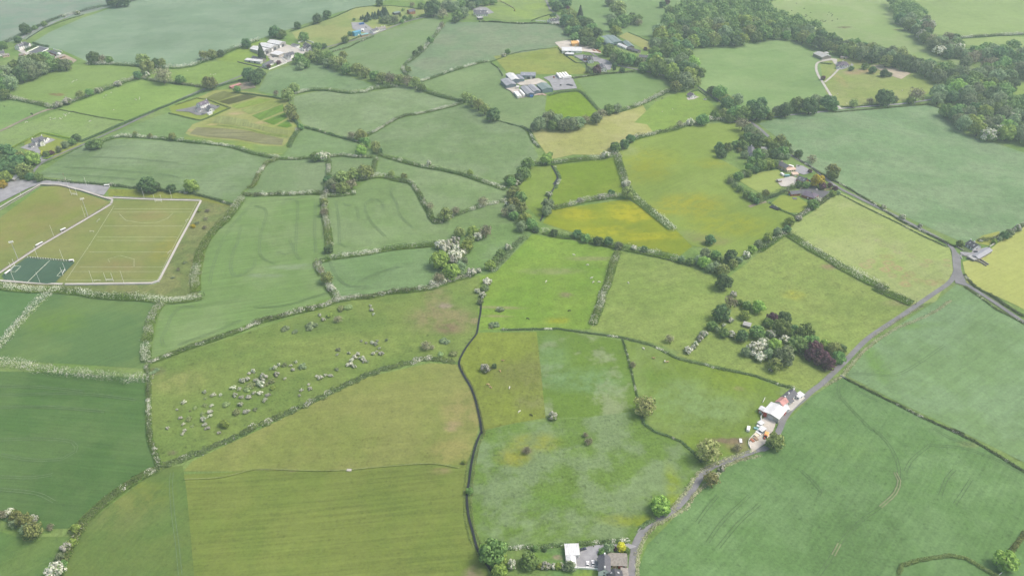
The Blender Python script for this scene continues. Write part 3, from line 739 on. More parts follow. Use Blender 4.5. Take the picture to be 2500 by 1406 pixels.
# --- hedges
HN = [0]
def hedge(label, s, w=3.5, h=3.0, b=.0, tone='hedge', cat='hedge', rough=.3, group='hedgerows between the fields', name='hedge'):
    HN[0] += 1
    w *= 1.3 if w >= 3.4 else 1.12
    h *= 1.12 if h >= 3 else 1
    g = np.random.default_rng(100 + HN[0])
    P = [np.array(ground(*p, up=h * .45)) for p in pts(s)]
    if cat == 'hedge' and not any(q in label for q in ('lane', 'road', 'clipped', 'trimmed', 'stream', 'garden', 'car park')) and h >= 2:
        px, py = pts(s)[len(pts(s)) // 2]
        dd = dist(px, min(max(py, 5), 1400))
        drape('rough_verge', band_polys([tuple(p) for p in P], w + 1.4), field_mat('rough_grass', alb((122, 146, 92), dd), alb((108, 136, 84), dd), tuft=.3))
    L = [0.0]
    for a, c in zip(P, P[1:]): L.append(L[-1] + np.linalg.norm(c - a))
    step = max(.7, w * .36)
    n = max(2, int(L[-1] / step))
    ph = g.uniform(0, 6, 4)
    x0, y0 = P[0]
    z0 = gh(x0, y0)
    A, An, As, B, Bn, Bs = [], [], [], [], [], []
    for i in range(n + 1):
        t = L[-1] * i / n
        k = min(max(int(np.searchsorted(L, t)) - 1, 0), len(P) - 2)
        u = (t - L[k]) / max(1e-6, L[k + 1] - L[k])
        q = P[k] + (P[k + 1] - P[k]) * u + g.normal(size=2) * w * .10 * (rough / .3)
        big = 1 + rough * (.75 * math.sin(t / (3.1 * w) * 1.7 + ph[0]) * math.sin(t / (7 * w) + ph[1]) + g.normal() * .5)
        big = min(1.7, max(.5, big))
        hh, ww = h * big, w * (.75 + .25 * big)
        c = (q[0] - x0, q[1] - y0, gh(*q) - z0 + hh * .42)
        m = int(30 + 12 * min(w, 5))
        Q, N = lobe(g, m, c, (ww * .55, ww * .55, hh * .58), -.75)
        sz = g.uniform(.16, .34, len(Q)) * min(max(w * .58, .9), 2.1)
        q1 = .5 + .32 * math.sin(t / (3.2 * w) + ph[2]) + .22 * math.sin(t / (1.3 * w) + ph[3]) + g.normal() * .22
        pb = 0 if not b else (g.uniform(.68, .95) if q1 > 1 - b * 1.12 else .10 * min(1, b * 2))
        isb = (g.random(len(Q)) < pb) & (Q[:, 2] > c[2] - hh * .30)
        A.append(Q[~isb]); An.append(N[~isb]); As.append(sz[~isb])
        B.append(Q[isb]); Bn.append(N[isb]); Bs.append(sz[isb])
    nb = sum(len(x) for x in B)
    if nb > 12:
        r = empty(name, (x0, y0, z0), label=label, cat=cat, group=group)
        link('foliage', quads_mesh('foliage', np.concatenate(A), np.concatenate(An), np.concatenate(As), HN[0]), M[tone], r)
        bl = M['blossom'] if tone != 'cream' else M['cream']
        link('blossom', quads_mesh('blossom', np.concatenate(B), np.concatenate(Bn), np.concatenate(Bs) * .9, HN[0] + 7), bl, r)
    else:
        A += B; An += Bn; As += Bs
        o = link(name, quads_mesh(name, np.concatenate(A), np.concatenate(An), np.concatenate(As), HN[0]), M[tone], label=label, cat=cat, group=group)
        o.location = (x0, y0, z0)

H = hedge
D, O, LM = 'hedge_dark', 'hedge_olive', 'hedge_lime'
H('dark hedge along the far side of the top lane', 'R1: -60,430 0,415 150,360 330,262 440,212 600,148 800,98 950,62 1080,42 1300,-5', 5, 4, .04, D)
H('low scrappy hedge on the big-field side of the lane above the riding arena', 'R1: 250,380 420,270 650,185 800,140', 1.5, 1.2, 0, D)
H('blossomed hedge along the bottom of the big top field', 'R1: 840,605 1030,600 1200,612 1360,622 1560,640 1700,635 1830,615 1900,590 2000,555 2080,525 2200,470 2320,425 2460,370', 5, 5, .38)
H('white blossomed hedge between two sheep pastures, ending at the muddy farm track', 'R1: 520,1015 650,965 800,918 920,865 1050,825 1200,765 1340,732', 5, 5, .55)
H('blossomed hedge between the sheep pasture and the small field holding a bare tree', 'R1: 1360,740 1480,765 1620,780 1780,800 1950,825 2010,838', 4, 4, .4)
H('blossomed hedge from the willow wood edge down to the muddy farm track', 'R1: -60,900 0,905 100,928 260,958 400,988 500,1020', 5, 4.5, .5)
H('broken line of low scrub crossing the sheep pasture', 'R1: 560,1045 700,1068 900,1110 1080,1140 1180,1152', 1.6, 1.1, 0, D, rough=.5)
H('trimmed dark roadside hedge below the sheep pastures', 'R1: 780,1345 1000,1252 1300,1125 1500,1043 1700,960 1900,885 2100,815 2310,760', 3.4, 2.6, 0, D, rough=.12)
H('low hedge on the near verge of the road past the lime hedged house', 'Y4: 1030,920 1300,800 1600,680 2009,470', 2, 1.2, 0, 'hedge')
H('blossom-flecked hedge below the vegetable plots', 'R1: 870,1370 1000,1335 1100,1300 1180,1290 1300,1298 1500,1312 1800,1345 2100,1372 2240,1400; R6: 0,92 60,100 120,115 220,128', 4, 3.6, .3)
H('hedge on the lower edge of the white two storey house garden', 'Y5: -300,1000 0,1060 400,1170 900,1280 1100,1290 1500,1130 2000,900 2330,760', 2.2, 1.8, 0, 'hedge', rough=.1)
H('trimmed hedge between the white two storey house and the vegetable plots', 'Y5: 0,630 500,470 880,345 1300,385 1800,580 2250,740', 2, 1.7, 0, O, rough=.1)
H('clipped lime-green hedge behind the white house with twin gables', 'Y4: 240,530 640,330 1010,145', 2, 2.2, 0, LM, rough=.05)
H('clipped lime-green hedge running from the garden corner down to the road', 'Y4: 1040,140 1500,235 1830,300 1990,345', 2, 2.2, 0, LM, rough=.05)
H('short curved lime hedge at the drive entrance of the twin gabled house', 'Y4: 1060,770 1160,775 1280,715', 2.2, 2, 0, LM, rough=.05)
H('clipped dark hedge in two rows beside the riding arena', 'Z8: 1060,320 1300,400 1560,440', 3, 3, 0, D, rough=.06)
H('clipped dark hedge between the far white house and the riding arena', 'Z8: 800,560 1000,470 1140,420', 3, 3, 0, D, rough=.08)
H('dark curving wall-like hedge above the blue shed and the conifers', 'R2: 340,302 600,222 800,152 950,82 1100,60 1300,55 1500,73 1640,95', 1.6, 1.6, 0, D, rough=.15)
H('hedge on the upper verge of the lane below the blue shed', 'R2: 720,470 800,438 900,392 1000,352', 2.2, 2, 0, D)
H('hedge on the lower verge of the lane below the blue shed', 'R2: 750,492 900,452 1000,402 1140,347', 2.6, 2.2, .08)
H('garden hedge beside the lane between the cottage row and the brick house', 'R2: 1280,242 1400,215 1500,180 1640,140', 4, 3, .08)
H('blossomed hedge along the top of the rounded field beyond the vegetable plots', 'R2: 400,885 480,862 600,850 700,852 800,865 900,880 1050,870 1150,835 1350,815', 4.5, 4, .38)
H('dark hedge leading from the tree belt to the short olive tree row', 'R2: 1560,838 1700,885 1800,915 1980,955', 4.5, 4, .25, D)
H('speckled blossom hedge curving across the middle of the two rounded fields', 'R2: 1070,1290 1150,1250 1250,1190 1350,1130 1450,1095 1600,1075 1750,1040 1900,1005 1980,980', 3.6, 3, .4)
H('blossomed hedge from the tree belt up to the straw-coloured paddock', 'R2: 1600,768 1750,718 1900,668 2000,638 2130,597 2230,580', 3.8, 3.5, .35)
H('ragged blossomed hedge snaking up towards the white rooftop farmhouse', 'R2: 1455,705 1415,655 1445,605 1550,530 1620,470 1690,380 1760,290 1800,210', 4, 3.6, .35, rough=.5)
H('low dark hedge along the top of the straw-coloured paddock', 'R2: 2250,595 2400,540; R3: 0,527 130,490 300,470 490,458', 1.5, 1.3, 0, D)
H('low hedge down the side of the straw-coloured paddock beside the grey sheds', 'R2: 2262,602 2330,650 2370,725', 1.8, 1.6, .05, D)
H('low dark ditch hedge running below the olive tree row', 'R2: 2330,1152 2460,1188; R3: 0,1178 130,1210', 1.8, 1.3, 0, D)
H('low hedge along the top edge of the vegetable plots', 'R2: -180,880 0,902 150,922 270,942', 2.4, 2, 0, D)
H('scrubby hedge between the vegetable plots and the rounded field', 'R2: 330,990 350,1100 430,1195 520,1220 650,1255 800,1300 950,1335 1050,1370', 3, 2.4, .12, D, rough=.45)
H('scrubby hedge rising from the lower hedge to the vegetable plot corner', 'R2: 330,1390 380,1290 430,1220', 4.5, 3, .12, 'hedge', rough=.5)
H('low hedge below the white rooftop farmhouse', 'Y2: 420,440 650,440 860,455 1100,470 1300,480 1500,470 1700,475 2080,505', 3, 2.4, .05, D, rough=.4)
H('straight low hedge rising to the dormered white house', 'Y2: 1480,425 1700,345 1900,285', 1.8, 1.5, 0, D)
H('low hedge between the straw-coloured paddock and the timber yard house', 'R3: 480,462 560,540 650,600 740,602 770,680', 2, 1.6, 0, D, rough=.15)
H('hedge along the top of the smooth field below the timber yard house', 'R3: 610,745 750,725 900,703 1080,690 1200,680', 3, 2.4, .1)
H('thick clipped hedge round the bright green paddock by the grey sheds', 'R3: 400,905 470,882 560,868 680,865 720,890 780,955 860,1045', 3.6, 2.8, 0, 'hedge', rough=.12)
H('white blossomed hedge above the tan hay field', 'R3: 930,1072 1000,1065 1100,1042 1200,1012 1280,978 1400,922 1540,855', 4.5, 4, .55)
H('long blossomed hedge between the tan hay field and the yellow-green meadow', 'R3: 1080,1382 1200,1312 1400,1262 1600,1222 1700,1180 1800,1166 1950,1135 2050,1135', 5, 4.5, .4)
H('short ragged hedge down the end of the tan hay field', 'R3: 130,1205 200,1242 240,1340 300,1400', 3, 2.2, .2, D)
H('low wall-like hedge in the parkland beside the big wood', 'R3: 1150,312 1250,352 1390,422', 1.6, 1.4, 0, D)
H('clipped hedge on the field side of the lane by the small cottage', 'R3: 1805,820 1900,890 2000,975', 2, 1.8, 0, D, rough=.08)
H('clipped square hedge round the small cottage lawn', 'Y6: 780,510 1130,415 1350,560 1580,735', 1.8, 1.7, 0, D, rough=.05)
H('blossomed hedge between the two pale hilltop pastures', 'R4: 1860,355 2000,348 2200,333 2460,318', 4.5, 4, .5)
H('short clipped hedge in front of the dark roofed bungalow shed', 'Y3: 670,690 900,710 1110,730', 2.4, 2.4, 0, D, rough=.05)
H('dark hedge along the lane below the bungalow paddock', 'R4: 720,1015 850,1018 1000,1003 1150,992', 2.4, 2, 0, D)
H('low hedge between the lane and the great smooth field', 'R4: 640,1070 900,1048 1200,1022 1550,992 1660,1030 1750,1090', 2.6, 2, 0, 'hedge')
H('dark hedge between the car park and the striped field', 'R5: 320,335 500,352 700,372 900,383 1100,402 1250,416 1400,432 1600,452 1800,472 2000,515 2200,580', 3, 2.4, .04, D, rough=.45)
H('tall shaggy yellowish hedge beside the sports ground bank', 'R5: 1865,1400 1860,1250 1900,1050 1950,930 2050,800 2150,720 2220,635 2300,520', 6, 4.5, .3, O, rough=.4)
H('hedge curving up from the sports ground bank to the vegetable plots', 'R6: -40,415 0,385 50,270 120,180 220,143', 4, 3.4, .25, O)
H('blossomed hedge along the bottom of the small square field', 'R5: 2330,482 2460,486; R6: 10,486 200,480 400,475 560,466 650,472', 4, 3.4, .35)
H('tall white hawthorn hedge along the bottom of the sports ground', 'S1: -60,-30 100,0 300,15 480,12 620,25 770,40 900,66 1050,78 1200,88 1350,92 1500,108 1650,118 1800,103 1920,82', 5.5, 5, .6)
H('broad white hawthorn hedge running down from the sports ground between dark crops', 'S1: -80,620 0,545 100,420 200,310 300,210 400,110 470,55', 6, 5, .85)
H('broad white hawthorn hedge lying across the dark green crops', 'S1: -80,700 0,712 200,742 400,775 600,800 800,822 1000,845 1200,865 1400,870', 6.5, 5.5, .85)
H('tall hawthorn hedge beside the contour-lined crop, upper stretch', 'S1: 1540,125 1470,230 1430,320 1410,420 1400,500', 5.5, 5, .5, O)
H('short thick block of white hawthorn hedge at the crop corner', 'S1: 1390,555 1385,620 1390,690', 5.5, 5, .8)
H('low scrub hedge along the upper edge of the hawthorn scrub meadow', 'S1: 1440,708 1600,648 1800,573 2000,508 2200,438 2460,340', 3.5, 2.2, .18)
H('blossomed hedge between the crops and the hawthorn scrub meadow', 'S2: 0,332 200,282 400,230 600,188 800,118 950,92 1100,88 1300,42 1450,32 1700,0 1900,-75 2050,-110', 4, 3.2, .5)
H('thin gappy hedge at the end of the hawthorn scrub meadow', 'S1: 1400,740 1410,870 1420,1000 1415,1200 1425,1400; T1: 1432,110 1480,230 1515,350', 2.6, 2.2, .3, 'hedge', rough=.5)
H('grassy bank of scrub along the lower edge of the hawthorn scrub meadow', 'T1: 1530,360 1700,305 1900,225 2100,140 2400,10; S2: 0,1330 300,1205 600,1075 880,925 1100,828 1400,738 1650,675 1900,712', 4, 1.5, .12, 'hedge', rough=.5)
H('thick low hedge from the scrub meadow corner down between two crops', 'T1: 1480,390 1380,430 1270,500 1100,610 950,730 820,850 760,920 700,970', 4.5, 2.4, .03, 'hedge', rough=.15)
H('ragged bushy hedge below the thicket at the crop corner', 'T1: 780,930 740,1010 690,1090 620,1230 560,1340 480,1440', 3.5, 2.4, .15, O, rough=.5)
H('mixed hawthorn hedge splitting the middle meadows', 'R7: 1050,1025 1010,1120 980,1230 950,1340; S3: 905,60 890,130 870,200 830,290 810,345', 5, 4.4, .35, O)
H('low hedge along the top of the bright green and brown paddocks', 'S3: -60,405 0,408 250,402 480,398 800,442 1100,482', 2, 1.2, .06, D)
H('low hedge from the bright paddock corner to the red and white farmyard', 'S3: 1110,485 1370,552 1620,682 2000,772 2350,842 2460,882; S4: 130,930 260,960', 2.4, 1.3, .03, 'hedge')
H('thin dark hedge between the bright paddock and the rough pasture', 'S3: 1090,495 1130,620 1170,760 1210,950 1240,1070', 1.6, 1.4, .05, D)
H('thin dark hedge curving below the rough pasture towards the lane', 'S3: 1260,1200 1300,1310 1400,1380 1480,1406; T3: 1500,60 1650,120 1750,210 1850,315', 1.8, 1.5, .02, D)
H('tall hawthorn hedge across the ringed hay-feeder pasture', 'R8: 190,840 300,900 430,990 600,1080 700,1150 850,1230 1000,1310 1150,1370; S4: 1050,0 1200,60 1400,145', 6, 4.6, .45)
H('cow parsley bank on the field side of the lane near the road junction', 'S4: 1760,130 1700,180 1600,240 1500,290 1250,390 1050,510 900,640 780,780 720,860 560,940', 2.2, .9, .5, 'cream', 'flowering verge', .5, 'flowering lane verges', 'verge_bank')
H('flowering bank on the meadow side of the lane', 'S4: 1500,180 1300,290 1150,380 1000,490', 1.6, .8, .4, 'cream', 'flowering verge', .5, 'flowering lane verges', 'verge_bank')
H('cow parsley bank on the outer curve of the lower lane', 'T3: 2400,260 2200,300 2080,350 1960,480 1850,560 1760,650 1700,760 1540,850 1400,920 1320,1000 1270,1100 1235,1200 1230,1406', 2.2, .9, .5, 'cream', 'flowering verge', .5, 'flowering lane verges', 'verge_bank')
H('flowering bank on the inner curve of the lower lane', 'T3: 2340,210 2150,270 1990,330 1880,380 1800,440 1720,560 1640,680 1570,770', 2.4, 1.0, .5, 'cream', 'flowering verge', .5, 'flowering lane verges', 'verge_bank')
H('low dark hedge between the two crops beyond the lane gateway', 'S4: 760,870 960,975 1200,1092 1500,1245 1700,1335 1880,1400; T4: 1740,0 2000,122 2200,245 2460,405', 2.2, 1.5, .08, D)
H('low hedge on the crop side of the side lane', 'S4: 1900,0 1960,40 2200,215 2460,345', 2, 1.3, .05, 'hedge')
H('low hedge on the yellow pasture side of the side lane', 'R8: 1890,1250 1960,1330; S4: 2000,0 2150,80 2300,180 2460,280', 2.6, 1.6, .03, D)
H('clipped olive hedge arching round the corner paddock', 'T4: 1265,1375 1300,1300 1450,1255 1620,1225 1750,1205 1900,1230 2000,1285 2100,1345 2220,1410', 2.4, 1.8, 0, O, rough=.12)
H('short clipped olive hedge above the lime tree', 'T4: 2470,985 2420,1060 2370,1130 2330,1190', 2.8, 2.2, 0, O, rough=.12)
H('scrubby hedge above the lane-side farmhouse garden', 'T3: -100,1140 100,1130 300,1122 540,1108', 2.6, 1.6, .12, 'hedge', rough=.5)
H('hedge between the lane-side farmhouse drive and the patchy meadow', 'T3: 690,1095 850,1082 1000,1072 1140,1062', 3, 1.8, .12)
H('short hedge beside the field gateway on the lower lane', 'T3: 1270,940 1330,900 1400,860', 2.6, 1.6, 0, 'hedge')
H('tall white hawthorn hedge under the tan hay field', 'R7: 250,190 320,192 450,175 600,150 750,138 880,130 980,110', 5, 4.5, .5)
H('thick white hawthorn hedge between green paddock and yellow-green meadow', 'R7: 1040,90 1060,170 1080,230 1110,330 1140,420 1120,480', 6, 5, .55)
H('thick white hawthorn hedge that stops short in the yellow-green meadow', 'R7: 1160,460 1250,540 1350,620 1450,700 1570,800', 6.5, 5, .55)
H('white hawthorn hedge above the buttercup meadow', 'R7: 430,608 520,590 600,570 750,530 900,512 1050,490', 5, 4.4, .45)
H('tall mixed hedge along the bottom of the buttercup meadow', 'R7: 340,830 500,872 650,880 800,922 1000,962 1200,1002 1400,1042 1560,1078 1680,1120', 5.5, 5, .15)
H('tall thick green hedge round the caravan garden', 'R7: 2100,345 2200,425 2300,505 2400,555 2460,500; R8: 0,500 150,462 300,395', 6, 5, .06)
H('thick green hedge along the top of the caravan garden', 'Z4: 480,660 620,610 760,555 900,480 1060,450 1190,430', 6.5, 6, .03, D)
H('hedge along the bottom of the sloping middle field, edged with blossom', 'R6: 1190,100 1400,160 1600,212 1800,245 2000,292 2200,362 2400,432', 4, 3.4, .18)
H('blossomed hedge running past the solitary lime tree', 'R6: 230,138 400,142 540,132; R6: 710,118 850,108 950,120 1130,124', 3.6, 3, .35)
H('short hedge dividing two small squarish fields, upper stretch', 'R6: 710,150 712,220 715,305', 4, 3.4, .3)
H('short hedge dividing the small squarish field from the olive thicket', 'R6: 690,340 688,420 680,490', 4, 3.4, .35)
H('tall yellowish hedge down the side of the tramlined crop', 'R6: 662,500 672,600 680,700 700,800 712,900 716,975', 5, 4.6, .4, O)
H('short blossomed hedge rising from the olive thicket', 'R6: 1165,140 1150,200 1138,265', 4, 3, .35)
H('white hawthorn hedge on top of the tramlined crop', 'R6: 990,335 1060,318 1100,308 1180,296 1275,300', 6, 5, .75)
H('hedge curling round the corner of the tramlined crop', 'R6: 1280,318 1350,342 1480,362 1530,402 1580,482 1620,562 1670,645 1690,700 1730,745 1780,745', 4, 3.2, .28)
H('blossomed hedge from the crop corner to the stream-side trees', 'R6: 1790,735 1900,685 2050,632 2200,582 2400,542', 4, 3.2, .28)
H('stub of blossomed hedge at the tramlined crop gateway', 'R6: 635,1110 720,1088', 5, 4, .5)
H('blossomed hedge along the bottom of the tramlined crop', 'R6: 750,1080 900,1060 1100,1032 1300,992 1500,972 1740,950', 4.6, 3.8, .4)
H('short hawthorn hedge by the orange-leaved tree', 'R6: 595,1120 620,1190 650,1240', 4.5, 4, .35, O)
H('short blossomed hedge falling to the scrub meadow boundary', 'R6: 700,1345 740,1395; S2: 725,0 770,60 800,105', 4.5, 4, .45)
H('short hedge below the olive thicket', 'R6: 690,492 800,490 950,472', 4, 3, .4)
H('low dark hedge on the far side of the lane along the great smooth field', 'R8: 270,125 500,275 800,435 1000,556 1300,748 1600,888 1800,985', 2.4, 1.6, .05, D, rough=.25)
H('low hedge on the near side of the lane by the ringed pasture', 'R8: 700,480 850,560 1040,655 1250,755 1500,885 1720,985', 1.8, 1.2, .03, D)
H('dark garden hedge between the two roadside bungalows', 'R8: 0,525 100,490 230,430 350,375', 3.2, 2.6, 0, D, rough=.15)
H('scrubby hedge up the end of the ringed pasture beside the bungalow garden', 'R8: 180,790 300,700 420,620 520,560 640,480', 4, 3, .2)
H('scrubby hedge along the end of the long meadow below the bale stack', 'R8: -60,1010 0,968 100,900 190,830', 5, 4, .15)
H('hedge beyond the cottage at the road junction', 'R8: 2040,925 2220,895 2330,850 2460,765', 4, 3, .2)
H('wavy garden hedge beside the black bale stack', 'R8: 30,560 150,640 300,695', 2, 1.5, .05, D)
H('low scrub along the bank of the stream between the paddocks', 'R7: 440,215 470,280 500,330 480,370 450,430', 3, 1.2, .05, 'hedge', rough=.5)
H('reedy scrub along the stream below the meadow ford', 'S2: 1975,750 2010,840 2080,950 2120,1060 2145,1160 2175,1300 2190,1400', 1.5, .7, .0, O, rough=.5)
H('reedy bank on the paddock side of the lower stream', 'T2: 2205,20 2145,160 2102,330 2082,520 2066,700 2082,880 2136,1040 2176,1130', 1.5, .7, .0, O, rough=.5)
H('reedy bank on the big pasture side of the lower stream', 'T2: 2130,100 2040,330 2002,600 2010,850 2060,1060 2172,1260', 1.3, .6, 0, O, rough=.5)
H('fringe of hedge and trees under the meadow corner beside the stream', 'R7: -140,1200 -60,1120 20,1030 100,935 170,880', 5, 4, .2)

# --- trees: unit crown width 1
def proto(kind, v):
    g = np.random.default_rng(hash_of(kind) + v * 17)
    P = {'bush': (.48, 8, 620, .10, .8, .05), 'thorn': (.42, 8, 620, .10, .8, .05), 'oak': (.95, 13, 1300, .082, .92, .30), 'dark': (.98, 12, 1350, .085, .95, .30), 'ash': (1.0, 12, 720, .080, .9, .34), 'haw': (.74, 9, 900, .085, .8, .18), 'copper': (1.0, 12, 1250, .085, .95, .3),
         'lime': (.95, 11, 1100, .085, .9, .25), 'pale': (1.0, 13, 620, .075, .95, .3), 'bare': (1.0, 12, 420, .07, .95, .34), 'willow': (1.05, 12, 1150, .075, .95, .2), 'conifer': (2.3, 1, 1200, .12, 1, .12), 'gold': (1.0, 11, 1150, .085, .95, .22)}[kind]
    hgt, nl, nq, ls, top, tr = P
    Q, N = [], []
    if kind == 'conifer':
        z = np.sqrt(g.random(nq)); r = .5 * z ** .8 * g.uniform(.8, 1.1, nq); a = g.uniform(0, 2 * math.pi, nq)
        zz = hgt - (hgt - .15) * z
        r = np.minimum(r, .5)
        Q = [np.stack([r * np.cos(a), r * np.sin(a), zz], 1)]
        N = [np.stack([np.cos(a), np.sin(a), np.full(nq, .35)], 1) + g.normal(size=(nq, 3)) * .35]
        zc, cr = hgt * .5, .5
    else:
        zc = hgt * (.40 + tr * .22); rz = hgt - zc
        C = []
        for i in range(nl):
            t = (i + .5) / nl
            ph = math.acos(1 - 1.80 * t); az = i * 2.39996 + g.uniform(-.35, .35) + v
            k = g.uniform(.50, .66) if kind not in ('bush', 'thorn', 'haw') else g.uniform(.3, .85)
            C.append((k * .62 * math.sin(ph) * math.cos(az), k * .62 * math.sin(ph) * math.sin(az), zc + rz * .62 * math.cos(ph) * g.uniform(.8, 1.08)))
        for c in C:
            rr = g.uniform(.19, .28)
            q, n = lobe(g, int(nq / nl), c, (rr, rr, rr * .85), -.65)
            Q.append(q); N.append(n)
        q, n = lobe(g, nq // 6, (0, 0, zc), (.30, .30, rz * .55), -.8)
        Q.append(q); N.append(n)
        cr = .3
    Q, N = np.concatenate(Q), np.concatenate(N)
    wmax = np.quantile(np.hypot(Q[:, 0], Q[:, 1]), .97)
    Q[:, :2] *= .5 / wmax
    S = g.uniform(.75, 1.3, len(Q)) * ls
    out = {}
    mk = {'haw': 'haw'}.get(kind, kind)
    if kind == 'haw':
        f = np.sin(Q[:, 0] * 9 + v) * np.sin(Q[:, 1] * 8 + 1) + Q[:, 2] * 1.2
        isb = (g.random(len(Q)) < .70) & (f > .28 - .25 * v) & (Q[:, 2] > hgt * .28)
        out['blossom'] = (quads_mesh('blossom', Q[isb], N[isb], S[isb], v), M['blossom'])
        Q, N, S = Q[~isb], N[~isb], S[~isb]
    out['crown'] = (quads_mesh('crown', Q, N, S, v), M[mk])
    m = MB()
    tr_r = .035 if kind != 'conifer' else .03
    m.tube((0, 0, -.06), (0.01, 0, hgt * .45), tr_r * 1.3, tr_r * .75, 7)
    lm = 9 if kind in ('bare', 'ash', 'pale') else 5
    if kind != 'conifer':
        for i in range(lm):
            az = i * 2.4 + v; e = g.uniform(.35, 1.0)
            r = .40 * math.cos(e * .9)
            s0 = hgt * g.uniform(.28, .45)
            a = (r * math.cos(az), r * math.sin(az), min(hgt * .9, s0 + .42 * hgt * math.sin(e * 1.2)))
            m.tube((0.005, 0, s0), a, tr_r * .6, .006, 5)
            if kind in ('bare', 'ash', 'pale'):
                for k in range(3):
                    b = tuple(a[q] * .6 + (.005, 0, s0)[q] * .4 for q in range(3))
                    m.tube(b, (b[0] + g.uniform(-.2, .2), b[1] + g.uniform(-.2, .2), b[2] + g.uniform(.05, .3)), .010, .004, 4)
    me = bpy.data.meshes.new('trunk'); me.from_pydata([tuple(map(float, p)) for p in m.v], [], m.f); me.update()
    out['trunk'] = (me, M['twig' if kind in ('bare', 'pale') else 'bark'])
    for me, mt in out.values(): me.materials.append(mt)
    return out, zc

def hash_of(s): return sum(ord(c) * (i + 3) for i, c in enumerate(s))
PROTO = {}
NAME = {'bush': 'scrub_bush', 'thorn': 'scrub_bush', 'oak': 'broadleaf_tree', 'dark': 'dark_leaved_tree', 'ash': 'ash_tree', 'haw': 'hawthorn_tree', 'copper': 'copper_beech', 'lime': 'lime_tree', 'bare': 'bare_tree', 'willow': 'willow_tree', 'conifer': 'conifer_tree', 'gold': 'golden_tree', 'pale': 'ash_tree'}
CAT = {'bush': 'bush', 'thorn': 'bush', 'haw': 'hawthorn', 'conifer': 'conifer', 'willow': 'willow'}
LOOK = {'bush': 'green scrub bush', 'thorn': 'dark scrub bush', 'oak': 'mid-green tree', 'dark': 'dark green tree', 'ash': 'olive-coloured tree', 'haw': 'white hawthorn', 'copper': 'purple-leaved tree', 'lime': 'yellowish-green tree',
        'bare': 'brownish bare tree', 'willow': 'grey-green tree', 'conifer': 'dark conifer', 'gold': 'golden tree', 'pale': 'pale yellowish airy tree'}
ORD = 'first second third fourth fifth sixth seventh eighth ninth tenth eleventh twelfth thirteenth fourteenth fifteenth sixteenth seventeenth eighteenth nineteenth twentieth'.split()

def plant(kind, x, y, dm, label, group, name=None, cat=None, squash=1.0):
    v = rnd.randrange(3)
    if (kind, v) not in PROTO:
        PROTO[kind, v] = proto(kind, v)
    parts_, zc = PROTO[kind, v]
    r = empty(name or NAME[kind], (x, y, gh(x, y)), rnd.uniform(0, 6.28), label=label, cat=cat or CAT.get(kind, 'tree'), group=group)
    e = .28 if squash == .8 else .07
    r.scale = (dm * rnd.uniform(1 - e, 1 + e), dm * rnd.uniform(1 - e, 1 + e), dm * squash * rnd.uniform(.92, 1.08))
    for n, (me, mt) in parts_.items():
        o = bpy.data.objects.new(n, me)
        COL.objects.link(o)
        o.parent = r
    return r

def spot(kind, px, py, d_px, squash=1.0):
    """plan spot and crown width of a tree whose crown centre shows at that pixel"""
    if (kind, 0) not in PROTO: PROTO[kind, 0] = proto(kind, 0)
    zc = PROTO[kind, 0][1] * squash
    up = 4.0
    for _ in range(3):
        x, y = ground(px, py, up)
        dm = d_px * math.sqrt(x * x + y * y + (CAM_H - up) ** 2) / F_PX * (.98 if squash == .8 else 1.14)
        up = zc * dm
    return x, y, dm

def trees(where, start, at, group, s, look=None, name=None, cat=None, squash=1.0, share=False):
    """labels count the trees of one look outwards from a landmark in view"""
    L = []
    for seg in s.split('|'):
        reg, body = seg.split(':')
        reg = reg.strip()
        for t in body.split():
            x, y, d, k = t.split(',')
            L.append((*src(reg, float(x), float(y)), float(d) / VIEW[reg][2], {'o': 'oak', 'd': 'dark', 'a': 'ash', 'h': 'haw', 'c': 'copper', 'l': 'lime', 'b': 'bare', 'w': 'willow', 'k': 'conifer', 'g': 'gold', 'p': 'pale', 'u': 'bush', 't': 'thorn'}[k]))
    ax, ay = at
    L.sort(key=lambda t: math.hypot(t[0] - ax, (t[1] - ay) * 1.6))
    tot, cnt = {}, {}
    for t in L: tot[t[3]] = tot.get(t[3], 0) + 1
    for px, py, d, k in L:
        i = cnt[k] = cnt.get(k, 0) + 1
        lk = (look or {}).get({'lime': 'l', 'bush': 'u', 'thorn': 't', 'pale': 'p'}.get(k, k[0])) or LOOK[k]
        if share: lab = f'{lk} {where}'
        elif tot[k] == 1: lab = f'only {lk} {where}'
        else: lab = f'{lk} {where}, {ORD[i - 1] if i <= 20 else "outermost"} from {start}'
        if len(lab.replace('-', ' ').split()) > 16: print('LONG', len(lab.split()), lab)
        x, y, dm = spot(k, px, py, d, squash)
        plant(k, x, y, dm, lab, group, name, cat, squash)

